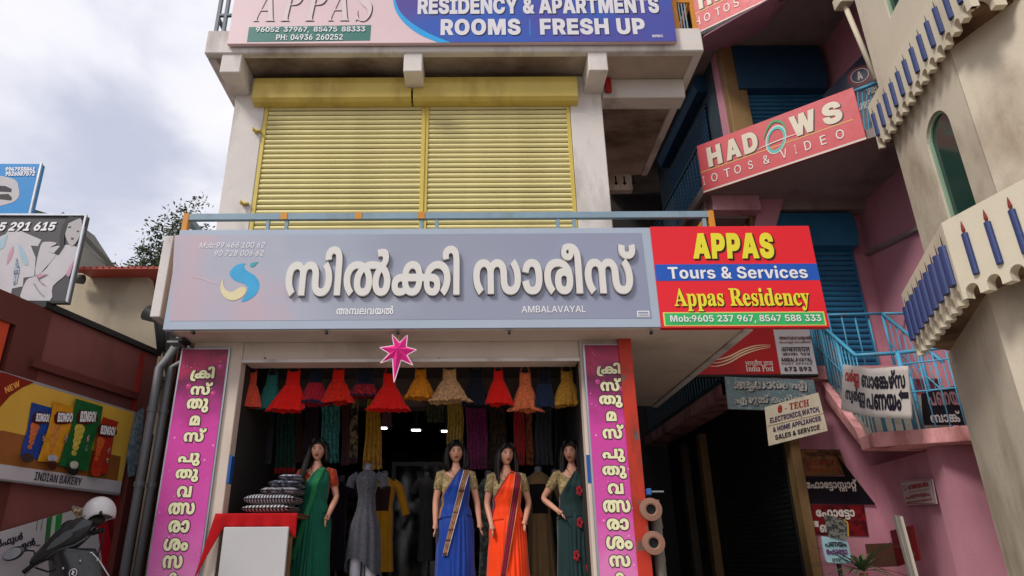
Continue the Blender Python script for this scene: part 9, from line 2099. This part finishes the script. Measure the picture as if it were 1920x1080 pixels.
# front apron
rows = [((94, 1046), (135, 1028), (178, 1030)), ((96, 1075), (150, 1060), (192, 1062)), ((96, 1120), (155, 1110), (200, 1120)), ((100, 1220), (150, 1215), (205, 1220))]
def ap(u, v):
    q = v * 3; i = min(int(q), 2); f = q - i
    r0 = [sp_(p[0], p[1], YB + .02) for p in rows[i]]; r1 = [sp_(p[0], p[1], YB + .02) for p in rows[i + 1]]
    R = [a.lerp(b, f) for a, b in zip(r0, r1)]
    p = R[0].lerp(R[1], u * 2) if u < .5 else R[1].lerp(R[2], u * 2 - 1)
    p.y -= .12 * math.sin(math.pi * u); return p
m_ = MB(); m_.sm = True; m_.grid(ap, 20, 14); m_.build('front_apron', m_sb, sc_, solid=.03)
m_ = MB(); m_.sm = True; m_.tube([sp_(140, 1040, YB - .06), sp_(172, 1036, YB - .02), sp_(184, 1048, YB), sp_(204, 1080, YB + .02), sp_(214, 1130, YB + .05)], .007, 6); m_.build('apron_trim', m_chr, sc_)
cE = ap(.55, .42) + Vector((0, -.022, 0)); E2_ = Panel(cE, parent=sc_, u=(1, 0, 0), v=(0, 0, 1))
cir = lambda r: [(r * math.cos(a * .3927), r * math.sin(a * .3927)) for a in range(16)]
E2_.shape(cir(.033), m_pw, 3, 'emblem', uvs=True); E2_.shape(cir(.027), m_black, 4, 'emblem', uvs=True)
E2_.shape([(-.008, .02), (.018, .006), (.004, -.002), (.012, -.02), (-.014, -.006), (-.002, .002)], m_pw, 5, 'emblem', uvs=True)
m_ = MB(); m_.tube([sp_(150, 1050, 6.05), sp_(165, 1150, 6.2), sp_(170, 1230, 6.1)], .04, 10); m_.build('steering_column', m_rub, sc_)
gx0 = sp_(150, 1050, 6.05).x
def wheel(x, y):
    w_ = thing_part('wheel', sc_, (x, y, .34)); m_ = MB(); m_.sm = True
    m_.grid(lambda u, v: Vector((.035 * math.sin(6.283 * v), (.18 + .04 * math.cos(6.283 * v)) * math.cos(6.283 * u), (.18 + .04 * math.cos(6.283 * v)) * math.sin(6.283 * u))), 28, 8, True); m_.build('tyre', m_rub, w_, world=False)
    m_ = MB(); m_.tube([(-.02, 0, 0), (.02, 0, 0)], .14, 20); m_.build('rim', m_steel, w_, world=False)
wheel(gx0, 5.8); wheel(gx0 - .1, 7.0)
m_ = MB(); m_.sm = True; m_.ball((gx0 - .05, 6.72, .62), (.17, .48, .2), 20, 12); m_.build('rear_body', m_sb, sc_)
m_ = MB(); m_.sm = True; m_.ball((gx0 - .05, 6.62, .82), (.14, .4, .07), 18, 8); m_.build('seat', m_rub, sc_)
MB().box(gx0 - .16, gx0 + .1, 6.05, 6.4, .3, .36).build('footboard', m_sp, sc_, bevel=.02)
# helmet hung on the right mirror
hc = sp_(186, 962, 5.98)
hl = thing('helmet', 'white open face helmet hung on the scooter handlebar', 'helmet', hc)
m_ = MB(); m_.sm = True
def hf(u, v):
    a = 2 * math.pi * u; th = math.pi * lerp(0, .66 + .08 * math.sin(a * 1) + .05 * math.cos(2 * a), v)
    return Vector((.125 * math.sin(th) * math.cos(a), .11 * math.sin(th) * math.sin(a), .13 * math.cos(th)))
m_.grid(hf, 40, 16, True); o = m_.build('shell', M('helmet_white', 'c2bfc0', .25, .03, 3, spec=.5), hl, world=False, solid=.012); o.rotation_euler = (R_(8), R_(-22), 0)
m_ = MB(); m_.sm = True; m_.ball((.06, -.098, -.005), (.02, .008, .02), 14, 8); m_.build('snap', m_black, hl, world=False)
m_ = MB(); m_.sm = True; m_.tube([(.06, -.1, -.015), (.11, -.08, -.035), (.13, -.03, -.04)], .004, 6); m_.build('visor_strip', m_black, hl, world=False)
for x in (-.012, .002): MB().tube([(x, -.111, -.02), (x + .002, -.112, .004)], .003, 5).build('vent', m_black, hl, world=False)
for x, z in ((-.06, -.03), (.012, -.055)): MB().ball((x, -.105, z), .006, 8, 5).build('rivet', m_black, hl, world=False)
m_ = MB(); m_.sm = True; m_.ball((-.03, .0, -.06), (.085, .085, .05), 18, 10); m_.build('lining', M('helmet_lining', '26241f', .9), hl, world=False)
ck = thing('second_mirror', 'dark rear of a mirror and a knotted beige scarf tied beside the helmet', 'scarf', sp_(150, 965, 6.0))
m_ = MB(); m_.sm = True; m_.ball(sp_(130, 990, 6.0), (.075, .03, .065), 18, 10); m_.build('mirror_back', m_sb, ck)
rnd = random.Random(2)
m_ = MB(); m_.sm = True
for i in range(7):
    a_ = sp_(143 + rnd.uniform(-6, 8), 955 + rnd.uniform(-5, 5), 5.95); b_2 = sp_(152 + rnd.uniform(-6, 8), 975 + rnd.uniform(-6, 12), 5.93)
    m_.tube([a_, a_.lerp(b_2, .5) + Vector((rnd.uniform(-.03, .03), -.03, .02)), b_2], [.012, .022, .01], 7)
m_.build('scarf', cloth('beige_scarf', '9a8468', c2='54402e', c2s=40, c2t=.5), ck)
# cowl details of the scooter
MB().tube([sp_(88, 1046, YB - .13), sp_(112, 1030, YB - .16), sp_(140, 1022, YB - .16), sp_(166, 1006, YB - .12)], .006, 6).build('cowl_seam', m_sp, sc_, smooth=True)
MB().tube([sp_(58, 1062, YB), sp_(90, 1072, YB - .05), sp_(120, 1066, YB - .05), sp_(140, 1090, YB)], .007, 6).build('cable', m_rub, sc_, smooth=True)
MB().tube([sp_(196, 992, YB), sp_(190, 1020, YB), sp_(182, 1045, YB)], .006, 6).build('cable', m_rub, sc_, smooth=True)
for px, py in ((150, 1052), (182, 1050), (118, 1066)):
    MB().ball(sp_(px, py, YB - .12), (.012, .008, .012), 8, 5).build('screw', m_chr, sc_)
